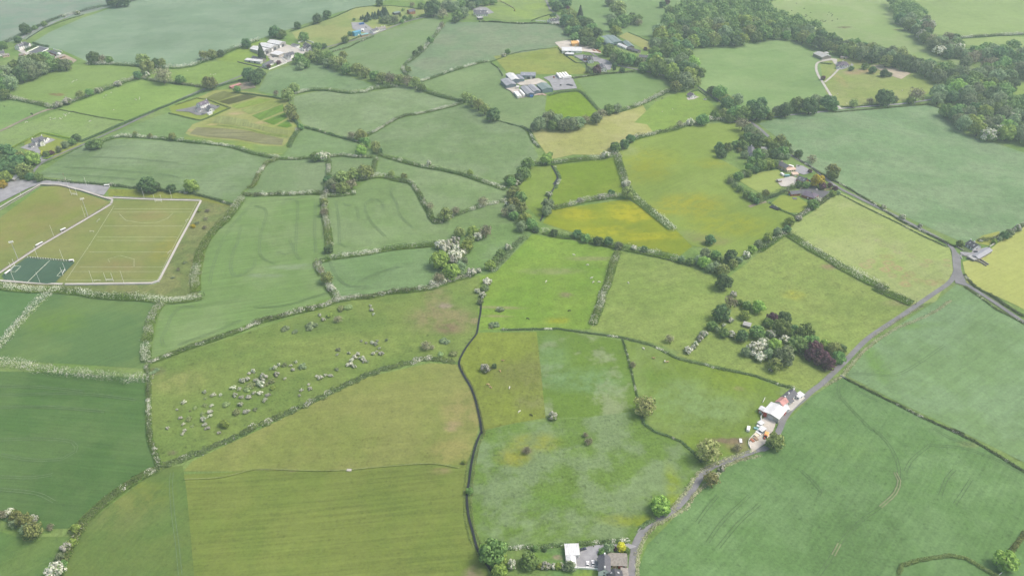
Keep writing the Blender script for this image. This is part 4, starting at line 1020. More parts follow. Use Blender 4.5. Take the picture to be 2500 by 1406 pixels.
G = 'trees along the hedges'
trees('in the hedge below the big top field', 'the white sheds', (650, 110), G, 'R1: 895,550,95,d 970,565,70,b 1360,570,100,a 1940,530,70,a 2020,515,85,a 1480,600,70,d 1540,600,70,a 1040,575,60,o 2350,420,75,d 2100,510,60,d')
trees('around the small field above the sheep pasture', 'the road', (520, 215), G, 'R1: 1400,640,110,a 1550,720,135,b 1720,755,80,o 1995,790,115,a 1310,720,60,d 1405,712,45,h')
trees('beside the lane above the riding arena', 'the arena', (60, 120), G, 'R1: 240,285,75,d 330,265,40,o 420,230,40,o 170,375,50,d 735,125,40,h 610,155,25,h 1100,15,90,d 1180,12,85,d 1050,15,60,d 30,430,60,o')
trees('of the clump by the bare earth', 'the road', (560, 205), G, 'R1: 2370,710,110,d 2430,745,110,d 2470,700,90,d 2260,850,60,o')
trees('in the wood below the riding arena', 'the arena', (110, 125), 'trees of the wood below the riding arena', 'R1: 50,720,130,w 150,650,120,o 250,620,130,w 350,590,120,o 430,560,110,o 100,790,110,w 200,720,110,d 300,690,110,w 400,650,100,w 490,620,100,o 560,620,90,o 620,625,80,w 30,810,100,o 650,600,50,o -20,760,120,o 120,720,90,a 380,560,90,w')
trees('by the farm track hedge', 'the track', (130, 262), G, 'R1: 35,900,85,o 555,1000,60,h 640,970,65,h 760,900,60,a 850,880,60,o 940,865,55,h 1120,800,55,h')
trees('in the road corner of the lime hedged garden', 'the lime hedge', (190, 340), G, 'R1: 725,1315,65,d 690,1355,55,o 620,1380,60,w 920,1370,90,o 860,1382,70,o')
trees('in the hedge under the vegetable plots', 'the road', (200, 350), G, 'R1: 1640,1305,65,a 1290,1275,45,a 1430,1295,40,a')
trees('near the white farm sheds', 'the sheds', (650, 110), G, 'R2: 195,310,95,d 260,325,85,o 475,350,85,o 65,490,65,k 600,450,85,o 670,440,45,d 235,600,40,c 140,635,38,c 870,375,70,o', squash=.95)
trees('along the dark curved field boundary', 'the conifers', (900, 40), G, 'R2: 600,180,80,d 695,140,68,d 415,245,55,d 1195,30,60,d 1590,58,55,o 1510,45,45,b')
trees('in the conifer row by the blue skip', 'the skip', (880, 58), 'row of tall conifers', 'Y1: 465,500,70,k 520,470,75,k 600,520,110,k 660,450,130,k 700,480,100,k 790,430,110,k 860,420,130,k 960,380,120,k 1020,400,110,k 1090,320,150,k 1150,330,150,k 1200,380,100,k', squash=.6)
trees('in the cottage row garden', 'the blue skip', (880, 58), G, 'Y1: 1180,540,200,w 1400,540,190,w 980,500,60,l 1020,590,110,o 1600,600,110,o 1680,500,110,d 1850,470,110,o 160,940,110,d 1300,490,90,o 1560,430,70,o 1640,270,80,l 1760,530,90,o 280,540,70,o')
trees('by the lane beyond the brick house', 'the brick house', (1000, 30), G, 'R2: 1710,80,140,d 1850,55,95,w 1910,60,90,w 1790,70,70,b 1940,150,95,o 2000,125,90,w 1920,190,60,d 2040,15,90,d 2120,20,90,d 2200,15,75,o 2280,8,70,o 1970,40,80,o 2080,60,60,w')
trees('of the long tree belt', 'the white sheds', (700, 130), 'trees of the long tree belt', 'R2: 430,560,95,o 480,600,95,o 530,540,100,a 600,530,100,a 650,560,95,o 700,550,100,o 760,590,105,a 830,610,115,a 880,660,95,o 980,660,105,a 1060,695,95,a 1150,725,85,o 1220,745,105,a 1300,750,110,b 1380,760,100,a 1460,770,100,b 1540,790,90,a 1600,835,70,o 440,630,70,w 700,600,80,w 850,530,70,a')
trees('beside the vegetable plots', 'the plots', (690, 290), G, 'R2: 320,900,115,a 380,840,95,a 210,890,50,b 350,1050,100,a 380,1110,80,a 445,1215,55,o')
trees('where three hedges meet in the middle fields', 'the curved hedge', (900, 320), G, 'R2: 930,1290,75,b 1020,1285,105,a 1060,1350,90,o 1160,1385,80,a 1020,1402,70,a')
trees('of the short olive tree row', 'the grey sheds', (1230, 200), G, 'R2: 2020,920,95,a 2080,960,105,a 2140,1000,100,a 2200,1045,95,a 2280,1090,125,d')
trees('in the ragged hedge below the white rooftop farmhouse', 'the farmhouse', (1175, 30), G, 'R2: 1800,130,85,b 1790,245,55,b 1680,380,60,o 1590,470,55,o 1540,510,55,d 1470,660,60,a 2420,490,50,o 2380,530,40,h')
W = 'trees of the wood above the timber yard'
trees('in the wood above the timber yard', 'the yard', (1420, 105), W, 'R3: 540,30,100,d 470,60,95,d 430,20,80,o 560,20,80,d 600,150,110,a 690,130,70,k 560,200,110,d 620,230,120,o 700,200,110,d 760,230,115,d 800,285,110,o 740,320,120,o 850,315,90,d 660,300,100,d 580,290,90,o 640,350,80,o 730,400,85,d 545,120,60,o 860,430,70,d 800,400,80,d', squash=.9)
trees('beside the dormered white house', 'the house', (1350, 45), G, 'R3: 570,78,38,c 562,108,34,g 415,150,30,d 445,140,30,d 600,110,60,a')
trees('in the parkland clump above the green barns', 'the barns', (1490, 100), 'trees of the parkland clump', 'R3: 1050,75,140,a 970,20,70,w 990,185,85,w 1070,150,80,o 1100,205,110,o 1020,245,115,o 1170,190,85,o 1240,190,80,o 1250,215,60,b 1030,300,95,l 1475,45,55,d 1520,20,50,c 1540,105,90,o 1180,160,60,d')
trees('round the timber yard and the cream farmhouse', 'the timber yard', (1400, 120), G, 'R3: 880,390,65,l 800,430,60,w 960,480,105,o 1040,530,115,o 1100,560,115,o 1010,565,80,w 1160,570,105,o 1210,565,75,l 1240,590,75,d 850,665,80,c 1020,625,40,d 1015,655,30,d 1090,670,50,d 775,665,60,w 1310,470,30,c')
trees('of the willow thicket below the bright paddock', 'the hay field', (1320, 340), 'trees of the willow thicket', 'R3: 390,1130,140,w 300,1185,115,w 470,1150,120,w 540,1195,110,w 620,1185,110,w 680,1175,105,w 740,1145,80,b 840,1125,100,w 890,1085,95,b 250,1210,70,w 430,1200,90,o 570,1150,80,d')
trees('in the hedges of the tan hay field', 'the bright paddock', (1440, 270), G, 'R3: 960,1045,95,o 1040,1040,80,w 1170,1320,75,d 1110,1375,85,d 1020,1392,85,d 1860,1140,110,o 1970,1100,75,o 1640,1180,60,b 1920,1130,60,h 925,1070,45,h 1600,825,100,a 1680,810,60,a 1740,1170,70,h')
trees('in the lane-side row below the small cottage', 'the cottage', (1690, 232), 'trees of the lane-side row', 'R3: 1950,860,80,d 2020,890,115,o 2080,965,105,a 2190,960,100,w 2090,1000,110,d 2170,1075,130,o 2250,1095,125,o 2380,1065,155,d 2330,1010,100,d 2420,990,90,d 2240,1190,110,b 2060,1085,85,a 2300,1245,90,w 2380,1310,110,w 2330,1350,100,o 2240,1385,90,o 2270,1220,50,h 2120,1130,80,o')
trees('along the lane below the hillside bungalow', 'the drive', (2050, 260), 'trees along the bungalow lane', 'R4: 190,1055,115,d 300,1000,125,o 420,1020,130,d 480,960,105,w 600,980,130,d 40,1110,60,o -20,1060,90,d 110,1060,80,w 1140,930,140,d 835,990,70,a 1440,905,110,b 1380,960,60,o 650,1030,60,o 995,960,60,b 1230,950,50,w')
trees('around the hillside bungalow', 'the bungalow', (2058, 155), G, 'R4: 945,632,55,o 1020,670,55,d 1130,700,60,d 545,745,36,c 815,655,40,d 1180,710,40,w 770,500,80,l')
trees('along the stream between the small green paddocks', 'the hay field', (1340, 385), 'trees beside the stream', 'R7: 370,150,105,l 190,190,110,o 150,280,120,o 100,335,95,d 90,370,75,h 60,470,110,a 120,520,110,o 50,560,110,a 30,640,110,w 130,610,105,a 160,720,115,l 220,770,105,o 130,795,95,w 20,350,100,o 270,820,60,d 400,110,50,o 380,590,110,w 370,650,90,w 390,485,60,h 60,690,80,o')
trees('in the hedges around the buttercup meadow', 'the stream', (1330, 540), G, 'R7: 1030,45,85,o 1025,75,50,h 930,110,85,h 985,470,60,d 1140,470,110,a 1130,385,70,h 660,860,85,d 740,900,90,o 860,930,80,d 960,935,75,d 440,850,70,d 1060,980,70,w 1200,1000,60,h 1300,1010,60,d 890,510,60,h 690,545,55,h')
trees('of the copse at the meadow corner', 'the solitary bush', (1730, 590), 'trees of the meadow corner copse', 'R7: 1930,920,90,d 1880,1050,90,w 1980,1060,85,o 1820,1110,90,w 1870,1135,110,l 1990,1175,95,w 2060,1210,110,a 2130,1075,115,d 2150,1145,90,a 2060,1325,140,d 2280,1065,75,h 1740,1125,75,o 1660,1110,60,w 1930,1190,80,w 2210,1110,60,w 2330,1010,80,l 2390,960,70,w 2020,1110,60,o')
trees('around the houses in the lane-side trees', 'the caravan', (1910, 425), 'trees around the lane-side houses', 'Z4: 350,180,125,d 380,270,130,d 470,190,125,o 590,140,110,o 700,70,110,o 740,20,90,d 880,90,170,d 800,50,150,d 960,60,140,o 1080,110,130,l 1170,165,145,o 1250,80,140,a 1330,165,145,o 1300,240,140,o 1180,275,130,d 930,285,170,o 820,380,110,o 1000,290,140,w 730,180,100,w 720,290,105,w 1530,275,95,d 1110,260,90,o 640,220,70,a 920,170,60,l 1400,240,90,w 1360,320,80,w 1270,320,80,w')
trees('of the tall hedge round the caravan garden', 'the caravan', (1910, 425), 'trees of the caravan garden hedge', 'Z4: 960,450,165,o 1080,435,140,l 790,485,110,o 880,515,100,d 1160,440,110,o 630,615,125,o 770,570,110,o 700,590,80,w 510,680,80,w 580,740,70,w 660,800,90,o 760,880,110,o 840,920,110,o 1040,870,100,a 930,930,100,o 900,980,90,d')
trees('beside the roadside bungalows', 'the golden tree', (1995, 440), G, 'R8: 440,150,75,b 640,260,120,a 640,310,80,o 495,365,105,g 540,410,60,c 610,400,45,c 660,430,45,c 450,580,90,o 310,710,60,h 230,740,80,l 200,820,70,d 110,840,70,w 20,900,80,l 310,100,60,d 500,540,55,h 640,480,55,l 690,470,40,w 380,400,60,o 420,265,35,c 310,395,50,d')
trees('along the lane hedge of the great smooth field', 'the bungalow', (1980, 470), G, 'R8: 1120,605,42,h 1300,700,48,h 1470,788,36,h')
trees('beyond the cottage at the junction', 'the cottage', (2375, 595), G, 'R8: 2400,810,65,h 2270,880,65,d 1850,955,55,o 2180,935,40,l 2320,860,60,w 2230,910,40,w')
trees('in the olive thicket by the tramlined crop', 'the hawthorn hedge', (920, 430), 'trees of the olive thicket', 'R6: 830,330,125,a 740,390,110,w 950,285,115,a 1050,270,130,a 1100,280,85,a 840,420,110,a 930,390,100,b 770,345,80,w 780,420,90,b 900,320,80,a 700,345,70,d 950,465,40,h 760,460,40,h')
trees('in the hedges between the small middle fields', 'the olive thicket', (840, 440), G, 'R6: 1020,70,95,l 1170,60,70,a 640,130,105,h 580,130,85,o 690,120,70,h 1310,290,60,a 1430,310,62,a 1680,600,65,b 1830,680,120,a 1780,700,80,a 1920,650,80,b 2180,550,90,b 2060,280,55,l 1670,190,48,h 670,560,70,a 665,660,72,b 710,1005,80,d 690,1280,110,a 640,1205,55,b 1200,70,50,d 760,1390,50,h')
trees('of the white hawthorn copse', 'the orchard end hedge', (1063, 593), 'trees of the hawthorn copse', 'R6: 1780,970,105,h 1850,965,95,h 1920,930,90,h 1960,850,100,a 2030,980,115,l 1890,1060,95,h 1960,1060,110,h 2010,1030,75,h 1940,1120,90,h 1890,1110,85,h 1770,1120,160,l 1880,1220,150,l 1760,1280,100,b 1970,1175,100,w 2090,840,100,l 2140,890,85,h 2210,840,125,b 2060,920,90,a 2070,1230,95,h 2140,1210,50,h 2180,860,60,h 1830,1010,80,h 1930,1000,80,h 1810,1310,60,h 1700,1330,60,h 1960,1230,60,w 2000,1130,80,w')
trees('between the hawthorn copse and the stream corner', 'the copse', (1150, 620), G, 'R6: 2400,650,90,b 2450,480,80,a 2450,370,90,o 2220,1320,80,h 2210,1380,60,w 2350,1050,85,o 2250,1165,95,l 2300,1110,75,o 2420,990,70,h 2180,1390,45,d 2430,580,70,h')
trees('along the sports ground and its car park', 'the pavilion', (35, 440), G, 'R5: 1420,400,130,d 1470,415,90,d 1360,410,80,d 1630,430,75,d 1820,410,115,l 230,260,120,a 310,150,110,l 200,140,90,a 50,320,95,l 15,390,65,g 490,90,38,c 560,60,48,w 440,100,50,o 370,330,70,o 290,320,60,d 410,100,40,g 620,20,45,w')
trees('in the dark grove beside the pavilion', 'the pavilion', (35, 440), 'trees of the dark grove', 'R5: 190,170,105,d 130,170,100,d 60,90,125,d 60,180,105,d 20,230,100,d 100,240,90,d 10,120,100,o -40,180,110,d 150,230,90,d')
trees('near the ford in the meadows', 'the ford', (1170, 780), G, 'S2: 2130,40,55,h 2180,80,65,h 2160,140,60,w 2190,10,60,a 2210,780,92,h 2290,755,48,d', look={'d': 'small dark round tree'})
trees('on the edges of the bright green paddock', 'the paddock', (1430, 920), G, 'S3: 430,1235,90,h 1310,1140,190,p 1190,745,62,b 1540,495,75,b')
trees('in the overgrown garden by the ruined shed', 'the shed', (1823, 785), 'trees of the overgrown garden', 'S3: 2150,70,65,h 2130,145,110,b 2030,260,140,d 1950,370,85,o 2280,180,80,o 2390,195,115,l 2260,270,90,l 2120,320,55,h 2060,440,85,o 2130,450,75,h 2230,470,105,d 2380,430,125,o 2350,590,140,h 2420,560,110,h 2400,665,105,h 2270,620,85,w 2440,520,90,h 2060,365,40,h 2000,410,60,w 2210,150,60,o', look={'d': 'tall dark green tree'})
trees('of the short hawthorn row below the overgrown garden', 'the garden', (1720, 810), 'short hawthorn row', 'S3: 1870,450,72,h 1830,490,65,h 1790,545,55,h 1725,600,80,h 1765,575,50,h')
trees('in the garden wood beside the lane', 'the purple beeches', (2000, 870), 'trees of the garden wood', 'S4: 60,300,90,c 180,290,105,d 150,390,145,o 20,340,85,o 270,400,70,d 380,440,150,o 300,540,150,o 430,530,135,o 50,450,90,h 180,500,85,h 80,560,115,l 170,660,170,w 90,740,120,a 50,790,42,h 470,590,120,c 430,650,105,c 530,660,125,c 590,725,115,c 500,700,95,c 650,590,120,a 720,590,80,d 690,680,105,o 560,560,100,l 20,640,90,w 120,620,100,o 370,600,90,d 230,440,80,o', look={'c': 'deep purple beech'})
trees('of the thicket at the dark crop corner', 'the hedge corner', (200, 1290), 'trees of the corner thicket', 'T1: 90,800,75,h 20,820,75,b 150,840,95,a 230,880,115,a 310,970,135,a 260,960,90,w 300,850,60,h 340,860,52,h 630,1130,85,h 690,1090,65,l 570,1220,65,w 520,1350,140,h 600,1290,60,o 480,940,55,b 720,950,70,l 130,900,70,w')
trees('beside the lower stream', 'the footbridge', (1145, 1130), G, 'T2: 2270,1180,220,o 2240,1105,70,g 2340,1360,120,l 2055,595,62,o 2350,1230,110,l 2200,1150,90,l 2000,320,40,l')
trees('in the garden of the lane-side farmhouse', 'the white shed', (1395, 1350), G, 'T3: 200,1260,145,o 360,1305,85,h 440,1310,62,h 525,1310,65,h 590,1310,95,w 40,1300,85,h 1080,1130,80,g 1010,1140,50,c 960,1140,95,w 1130,1160,62,o 480,1310,60,l 300,1310,50,l 260,1140,55,o 350,1150,40,d 900,1170,60,o', look={'d': 'small dark garden shrub'})
trees('standing by the lower lane', 'the patchy meadow', (1500, 1200), G, 'T3: 1460,740,170,l 1910,220,215,p 2190,180,75,b 180,210,72,b 1940,480,130,p 1980,450,55,h 2040,380,65,h 1975,500,42,h 770,120,70,b 740,60,50,b')
trees('beside the arched corner hedge', 'the hedge', (2350, 1370), G, 'T4: 90,120,145,a 2290,1260,150,l 2250,1330,60,o 30,150,60,d', look={'l': 'yellowish-green tree', 'd': 'small dark roadside tree', 'o': 'small green tree'})

# --- hawthorn and gorse scrub in the big rough meadow
SB = 'blossomed bushes of the scrub meadow'
def scrub(where, start, at, s):
    import re
    s = re.sub(r',([owd])(?= |$)', lambda m: {'o': ',u', 'w': ',t', 'd': ',t'}[m.group(1)], s)
    trees(where, start, at, SB, s, look={'h': 'white hawthorn bush', 'o': 'green scrub bush', 'u': 'green scrub bush', 't': 'dark scrub bush', 'l': 'yellowish-green bush', 'b': 'brown-grey scrub patch'}, cat='bush', squash=.8)
scrub('at the scrub meadow end', 'the end hedge', (365, 960), 'S1: 1450,820,60,w 1500,790,60,w 1950,1000,42,h 1690,1170,28,h 1750,1100,52,h 1720,1250,38,h 1595,1345,38,h 1745,1310,32,h 1810,1180,28,o 1860,1155,45,o 1960,1065,30,o')
scrub('in the scrub meadow, lower row of bushes', 'the end hedge', (365, 1000), 'S1: 1800,1260,62,o 1930,1210,52,o 1940,1260,62,h 2000,1190,45,h 2000,1230,42,h 1950,1310,48,h 1980,1345,52,h 2140,1310,92,l 1760,1370,42,h 1740,1400,42,h 2090,1390,38,h 1830,1330,28,o')
scrub('in the thick of the hawthorn scrub', 'the thicket middle', (590, 960), 'S1: 2030,1030,48,h 2105,1030,42,h 2220,960,52,h 2280,975,38,h 2310,890,62,h 2360,880,62,h 2415,800,48,h 2375,825,32,h 2390,940,82,o 2360,980,62,o 2240,1030,58,h 2300,1050,42,h 2370,1050,48,h')
scrub('below the thick hawthorn scrub', 'the thicket middle', (590, 960), 'S1: 2420,1010,42,h 2020,1130,42,h 1950,1130,48,o 2160,1120,62,o 2290,1120,62,h 2250,1200,82,o 2340,1190,62,h 2370,1180,32,h 2430,1170,60,d')
scrub('in the dense heart of the scrub meadow', 'the lower bank', (640, 1010), 'S2: 90,860,92,h 60,920,92,h 110,930,62,o 170,900,62,o 180,960,52,l 60,1010,52,h 130,1030,48,h 105,1075,58,h 0,810,34,h 20,890,60,h')
scrub('in the chain above the dense scrub', 'the dense scrub', (640, 930), 'S2: 200,770,62,h 215,830,58,h 240,740,42,h 290,745,62,d 350,750,42,h 370,790,42,h 400,715,38,h 160,780,42,w 295,875,32,h 460,760,80,w')
scrub('in small groups by the lower bank', 'the dense scrub', (640, 940), 'S2: 630,865,72,h 680,840,34,h 730,845,48,h 595,850,34,h 520,930,28,h 535,970,48,h 450,985,44,h 435,1035,38,h 790,790,52,w')
scrub('in the curved bush group', 'the dense scrub', (700, 900), 'S2: 800,600,52,w 795,645,28,h 905,630,38,h 990,640,54,h 960,670,62,h 930,700,62,h 905,740,62,h 950,755,52,h 1035,680,58,h 1055,710,52,h 1080,715,38,w 1135,635,50,h 1215,635,50,h 1170,615,28,h')
scrub('in the scatter of bushes towards the ford', 'the ford', (1170, 780), 'S2: 1195,585,34,h 1130,530,44,h 1160,545,52,h 1175,515,38,h 1025,515,34,h 1070,535,34,h 1265,505,48,w 1640,560,110,b 1820,520,90,w 1900,640,85,o 1700,575,60,b 1780,640,60,o')
scrub('under the meadow upper hedge', 'the boundary hedge', (830, 740), 'S2: 1120,220,54,h 1140,260,34,h 1110,180,34,h 720,270,52,l 660,310,52,h 800,310,82,b 545,370,110,d 295,400,72,d 390,430,62,d 630,270,42,h 830,205,90,o 900,195,80,o 530,400,70,d')
scrub('beside the track near the ford', 'the ford', (1170, 780), 'S2: 2350,220,82,w 2290,360,92,w 2260,385,50,d 2330,205,40,h')
scrub('on the sports ground bank', 'the gorse', (480, 570), 'R5: 1980,640,45,b 1960,720,45,b 1950,800,45,b 1840,790,40,g 1900,640,40,l 1700,1200,45,b 1650,1280,40,w 1880,760,45,w 1760,1140,40,w')

# --- the woods: the boughs one can tell apart, then the mass behind
def in_poly(x, y, P):
    c = False
    for (x1, y1), (x2, y2) in zip(P, P[1:] + P[:1]):
        if (y1 > y) != (y2 > y) and x < (x2 - x1) * (y - y1) / (y2 - y1) + x1: c = not c
    return c
MASS = []
def wood(where, group, s, dm, kinds, keep):
    dm *= 1.2
    P = [ground(*p, up=dm * .5) for p in pts(s)]
    xs, ys = [p[0] for p in P], [p[1] for p in P]
    got = []
    for _ in range(9000):
        x, y = rnd.uniform(min(xs), max(xs)), rnd.uniform(min(ys), max(ys))
        if in_poly(x, y, P) and all((x - a) ** 2 + (y - b) ** 2 > (dm * .72) ** 2 for a, b, _ in got):
            got.append((x, y, rnd.choice(kinds)))
    got.sort(key=lambda t: t[1])
    for i, (x, y, k) in enumerate(got):
        d = dm * rnd.uniform(.78, 1.22)
        if i < keep:
            plant(k, x, y, d, f'{LOOK[k]} {where}', group)
        else:
            MASS.append((k, x, y, d))
wood('in the front of the big wood beside the cream farmhouse', 'trees in the front of the big wood', 'R3: 1400,430 1430,300 1500,215 1570,140 1650,70 1750,10 1850,-25 2500,-25 2500,330 2300,375 2200,385 1900,385 1790,400 1740,470 1750,570 1830,650 1840,740 1720,800 1570,740 1420,660 1240,650 1250,610 1400,570 1500,560 1590,560 1600,510 1450,510 1390,480', 18, ['oak', 'oak', 'dark', 'oak', 'lime', 'ash', 'willow'], 75)
wood('in the long wood belt above the hillside bungalow', 'trees of the long wood belt', 'R4: -40,90 0,95 150,150 350,225 500,275 700,370 900,415 1100,465 1300,540 1500,575 1700,615 1900,710 1800,780 1700,760 1500,670 1300,615 1000,560 850,525 700,480 500,420 350,370 200,335 0,345 -40,340', 16, ['oak', 'dark', 'dark', 'oak', 'willow', 'ash'], 62)
wood('in the valley wood below the hilltop pastures', 'trees of the valley wood', 'R4: 1660,860 1800,790 2000,740 2050,660 2200,610 2350,650 2340,800 2250,900 2200,1050 2150,1110 2000,1090 1950,1000 1850,950 1750,940 1540,930 1550,880', 18, ['oak', 'dark', 'oak', 'willow', 'willow', 'lime'], 40)
wood('in the shrubby dip between the pale hilltop pastures', 'trees of the hilltop dip', 'R4: 1260,180 1210,100 1170,-10 1330,0 1420,75 1500,120 1580,220 1550,330 1700,370 1820,360 1860,480 1820,530 1700,500 1560,420 1470,330 1340,230', 15, ['willow', 'willow', 'bare', 'oak', 'dark', 'haw'], 34)
wood('in the far corner wood below the pale pastures', 'trees of the far corner wood', 'R4: 1880,490 2000,450 2300,455 2500,460 2500,720 2300,620 2000,600 1880,575', 17, ['oak', 'dark', 'willow', 'willow', 'bare'], 24)
wood('in the corner wood beside the great smooth field', 'trees of the corner wood', 'R4: 1700,1040 1900,1060 2200,1000 2500,950 2500,1330 2260,1290 2060,1280 1930,1230 1830,1150', 14, ['willow', 'oak', 'dark', 'willow', 'lime', 'haw'], 34)
if MASS:
    A, An, As = [], [], []
    g = np.random.default_rng(5)
    for k, x, y, d in MASS:
        zc = d * .6
        for i in range(9):
            t = (i + .5) / 9; ph = math.acos(1 - 1.3 * t); az = i * 2.4 + x
            c = (x + d * .33 * math.sin(ph) * math.cos(az), y + d * .33 * math.sin(ph) * math.sin(az), gh(x, y) + zc + d * .26 * math.cos(ph))
            Q, N = lobe(g, 42, c, (d * .21, d * .21, d * .19), -.4)
            A.append(Q); An.append(N); As.append(np.full(len(Q), d * .095))
    link('distant_woodland', quads_mesh('distant_woodland', np.concatenate(A), np.concatenate(An), np.concatenate(As), 3), M['wood'], kind='stuff', label='crowns of the wood massed behind its front trees', cat='woodland')
# ------------------------------------------------------------------ buildings
def wbox(b, side, L, W, u, z0, z1, w, out=.06):
    """a thin box on one outer wall, centred u along it"""
    if side in ('-y', '+y'):
        y = -W / 2 if side == '-y' else W / 2
        y0, y1 = (y - out, y + .02) if side == '-y' else (y - .02, y + out)
        b.box(u - w / 2, u + w / 2, y0, y1, z0, z1)
    else:
        x = -L / 2 if side == '-x' else L / 2
        x0, x1 = (x - out, x + .02) if side == '-x' else (x - .02, x + out)
        b.box(x0, x1, u - w / 2, u + w / 2, z0, z1)
    return b

def building(label, name, s, width, eave, rise, wall, roof, kind='gable', wins=(0, 0, 1), chim=(), sky=0, doors=(), cat=None, over=.35, roof_part='roof', dmat=None):
    p, q = pts(s)
    a, c = ground(*p, up=eave + rise), ground(*q, up=eave + rise)
    if a[0] > c[0]: a, c = c, a
    L = max(3.0, math.hypot(c[0] - a[0], c[1] - a[1]))
    cx, cy = (a[0] + c[0]) / 2, (a[1] + c[1]) / 2
    rz = math.atan2(c[1] - a[1], c[0] - a[0])
    W = width
    r = empty(name, (cx, cy, gh(cx, cy)), rz, label=label, cat=cat or name.replace('_', ' '))
    hl, hw = L / 2, W / 2
    wm, rm = M[wall], M[roof]
    b = MB()
    if kind in ('gable', 'arc'):
        prof = [(-hw, -1.2), (hw, -1.2), (hw, eave)] + ([(0, eave + rise)] if kind == 'gable' else [(hw * math.cos(t), eave + rise * math.sin(t)) for t in [math.pi * i / 8 for i in range(1, 8)]]) + [(-hw, eave)]
    else:
        prof = [(-hw, -1.2), (hw, -1.2), (hw, eave), (-hw, eave)]
    b.prism([(-hl, y, z) for y, z in prof], [(hl, y, z) for y, z in prof])
    b.build('wall', wm, r)
    b = MB()
    o, t = over, .16
    if kind == 'gable':
        k = rise / hw
        top = [(-hw - o, eave - o * k), (0, eave + rise), (hw + o, eave - o * k)]
    elif kind == 'arc':
        top = [((hw + .1) * math.cos(math.pi - u), eave + rise * math.sin(u)) for u in [math.pi * i / 10 for i in range(11)]]
    if kind in ('gable', 'arc'):
        lo = [(y, z + .03) for y, z in top]; hi = [(y, z + t + .03) for y, z in top]
        ring = lo + hi[::-1]
        for i in range(len(top) - 1):
            P = [lo[i], lo[i + 1], hi[i + 1], hi[i]]
            b.prism([(-hl - o, y, z) for y, z in P], [(hl + o, y, z) for y, z in P])
    elif kind == 'hip':
        z0, z1 = eave + .03, eave + rise
        e = min(hw, hl * .7)
        A = [(-hl - o, -hw - o, z0), (hl + o, -hw - o, z0), (hl + o, hw + o, z0), (-hl - o, hw + o, z0)]
        e1, e2 = (-hl + e, 0, z1), (hl - e, 0, z1)
        b.poly([A[0], A[1], e2, e1]); b.poly([A[2], A[3], e1, e2]); b.poly([A[1], A[2], e2]); b.poly([A[3], A[0], e1]); b.poly(A[::-1])
    else:
        b.prism([(-hl - o, -hw - o, eave + .02), (hl + o, -hw - o, eave + .02), (hl + o, hw + o, eave + .02), (-hl - o, hw + o, eave + .02)],
                [(-hl - o, -hw - o, eave + .2), (hl + o, -hw - o, eave + .2), (hl + o, hw + o, eave + rise + .2), (-hl - o, hw + o, eave + rise + .2)])
    ro = b.build(roof_part, rm, r)
    for x in chim:
        c_ = MB().box(x * hl - .45, x * hl + .45, -.35, .35, eave + rise * .6, eave + rise + 1.1)
        c_.box(x * hl - .52, x * hl + .52, -.42, .42, eave + rise + 1.1, eave + rise + 1.25)
        c_.tube((x * hl - .15, 0, eave + rise + 1.25), (x * hl - .15, 0, eave + rise + 1.6), .12).tube((x * hl + .18, 0, eave + rise + 1.25), (x * hl + .18, 0, eave + rise + 1.6), .12)
        c_.build('chimney', wm if wall in ('white', 'cream_wall', 'pink') else M['stone'], ro)
    for i in range(sky):
        x = -hl + (i + .5) * L / sky
        if kind in ('gable', 'hip'):
            for sgn in (-1, 1):
                k = rise / hw
                y0, y1 = sgn * hw * .35, sgn * hw * .62
                f = lambda y: eave + rise - abs(y) * k + .26
                MB().prism([(x - .5, y0, f(y0) - .1), (x + .5, y0, f(y0) - .1), (x + .5, y1, f(y1) - .1), (x - .5, y1, f(y1) - .1)],
                           [(x - .5, y0, f(y0)), (x + .5, y0, f(y0)), (x + .5, y1, f(y1)), (x - .5, y1, f(y1))]).build('rooflight', M['steel'], ro)
    nl, ng, fl = wins
    nl, ng = math.ceil(nl * .7), math.ceil(ng * .6)
    fh = eave / fl
    for f in range(fl):
        for side, n, ext in (('-y', nl, L), ('+y', nl, L), ('-x', ng, W), ('+x', ng, W)):
            for i in range(n):
                u = -ext / 2 + (i + .5) * ext / n
                wbox(MB(), side, L, W, u, f * fh + fh * .42, f * fh + fh * .78, 1.0).build('window', M['glass'], r)
    for side, u, w, h, mt in doors:
        ext = L if 'y' in side else W
        wbox(MB(), side, L, W, u * ext / 2, 0, h, w, .09).build('door', M[mt], r)
    return r

# farmstead at the bottom of the lane
building('small white metal shed beside the dark car of the lane-side farmhouse', 'shed', 'Z1: 1252,205 1455,205', 7.5, 3.2, .6, 'white', 'sheet_white', 'gable', doors=[('+x', .3, 1.2, 2, 'red'), ('-y', .6, 2.2, 2.3, 'steel')])
building('long pale blue-roofed shed behind the white cars', 'shed', 'Z1: 1330,280 1350,485', 5.2, 2.8, .7, 'white', 'sheet_white', doors=[('+y', 0, 2.4, 2.2, 'steel')])
building('slate-roofed farmhouse by the parked white cars', 'house', 'Z1: 1850,285 1852,515', 6.6, 4.6, 2.3, 'white', 'slate', wins=(3, 1, 2), chim=(-.85, .9), doors=[('+y', 0, 1.1, 2.1, 'timber')])
building('slate-roofed porch wing of the lane-side farmhouse', 'house_wing', 'Z1: 1745,372 1835,372', 4.2, 2.8, 1.6, 'white', 'slate', wins=(1, 1, 1), cat='house')
building('long brown-roofed barn beside the lane', 'barn', 'Z1: 1912,318 2190,340', 8.2, 3.2, 2.2, 'pink', 'tile_brown', doors=[('-y', .3, 2.6, 2.6, 'red'), ('-y', -.4, 1.2, 2, 'timber')], wins=(3, 0, 1))
building('dark slate outbuilding cut off by the picture edge on the lane', 'outbuilding', 'Z1: 2000,512 2030,690', 8.6, 3.2, 2.2, 'stone', 'slate_dark', sky=2, wins=(2, 1, 1), doors=[('-y', 0, 1.4, 2.1, 'timber')])
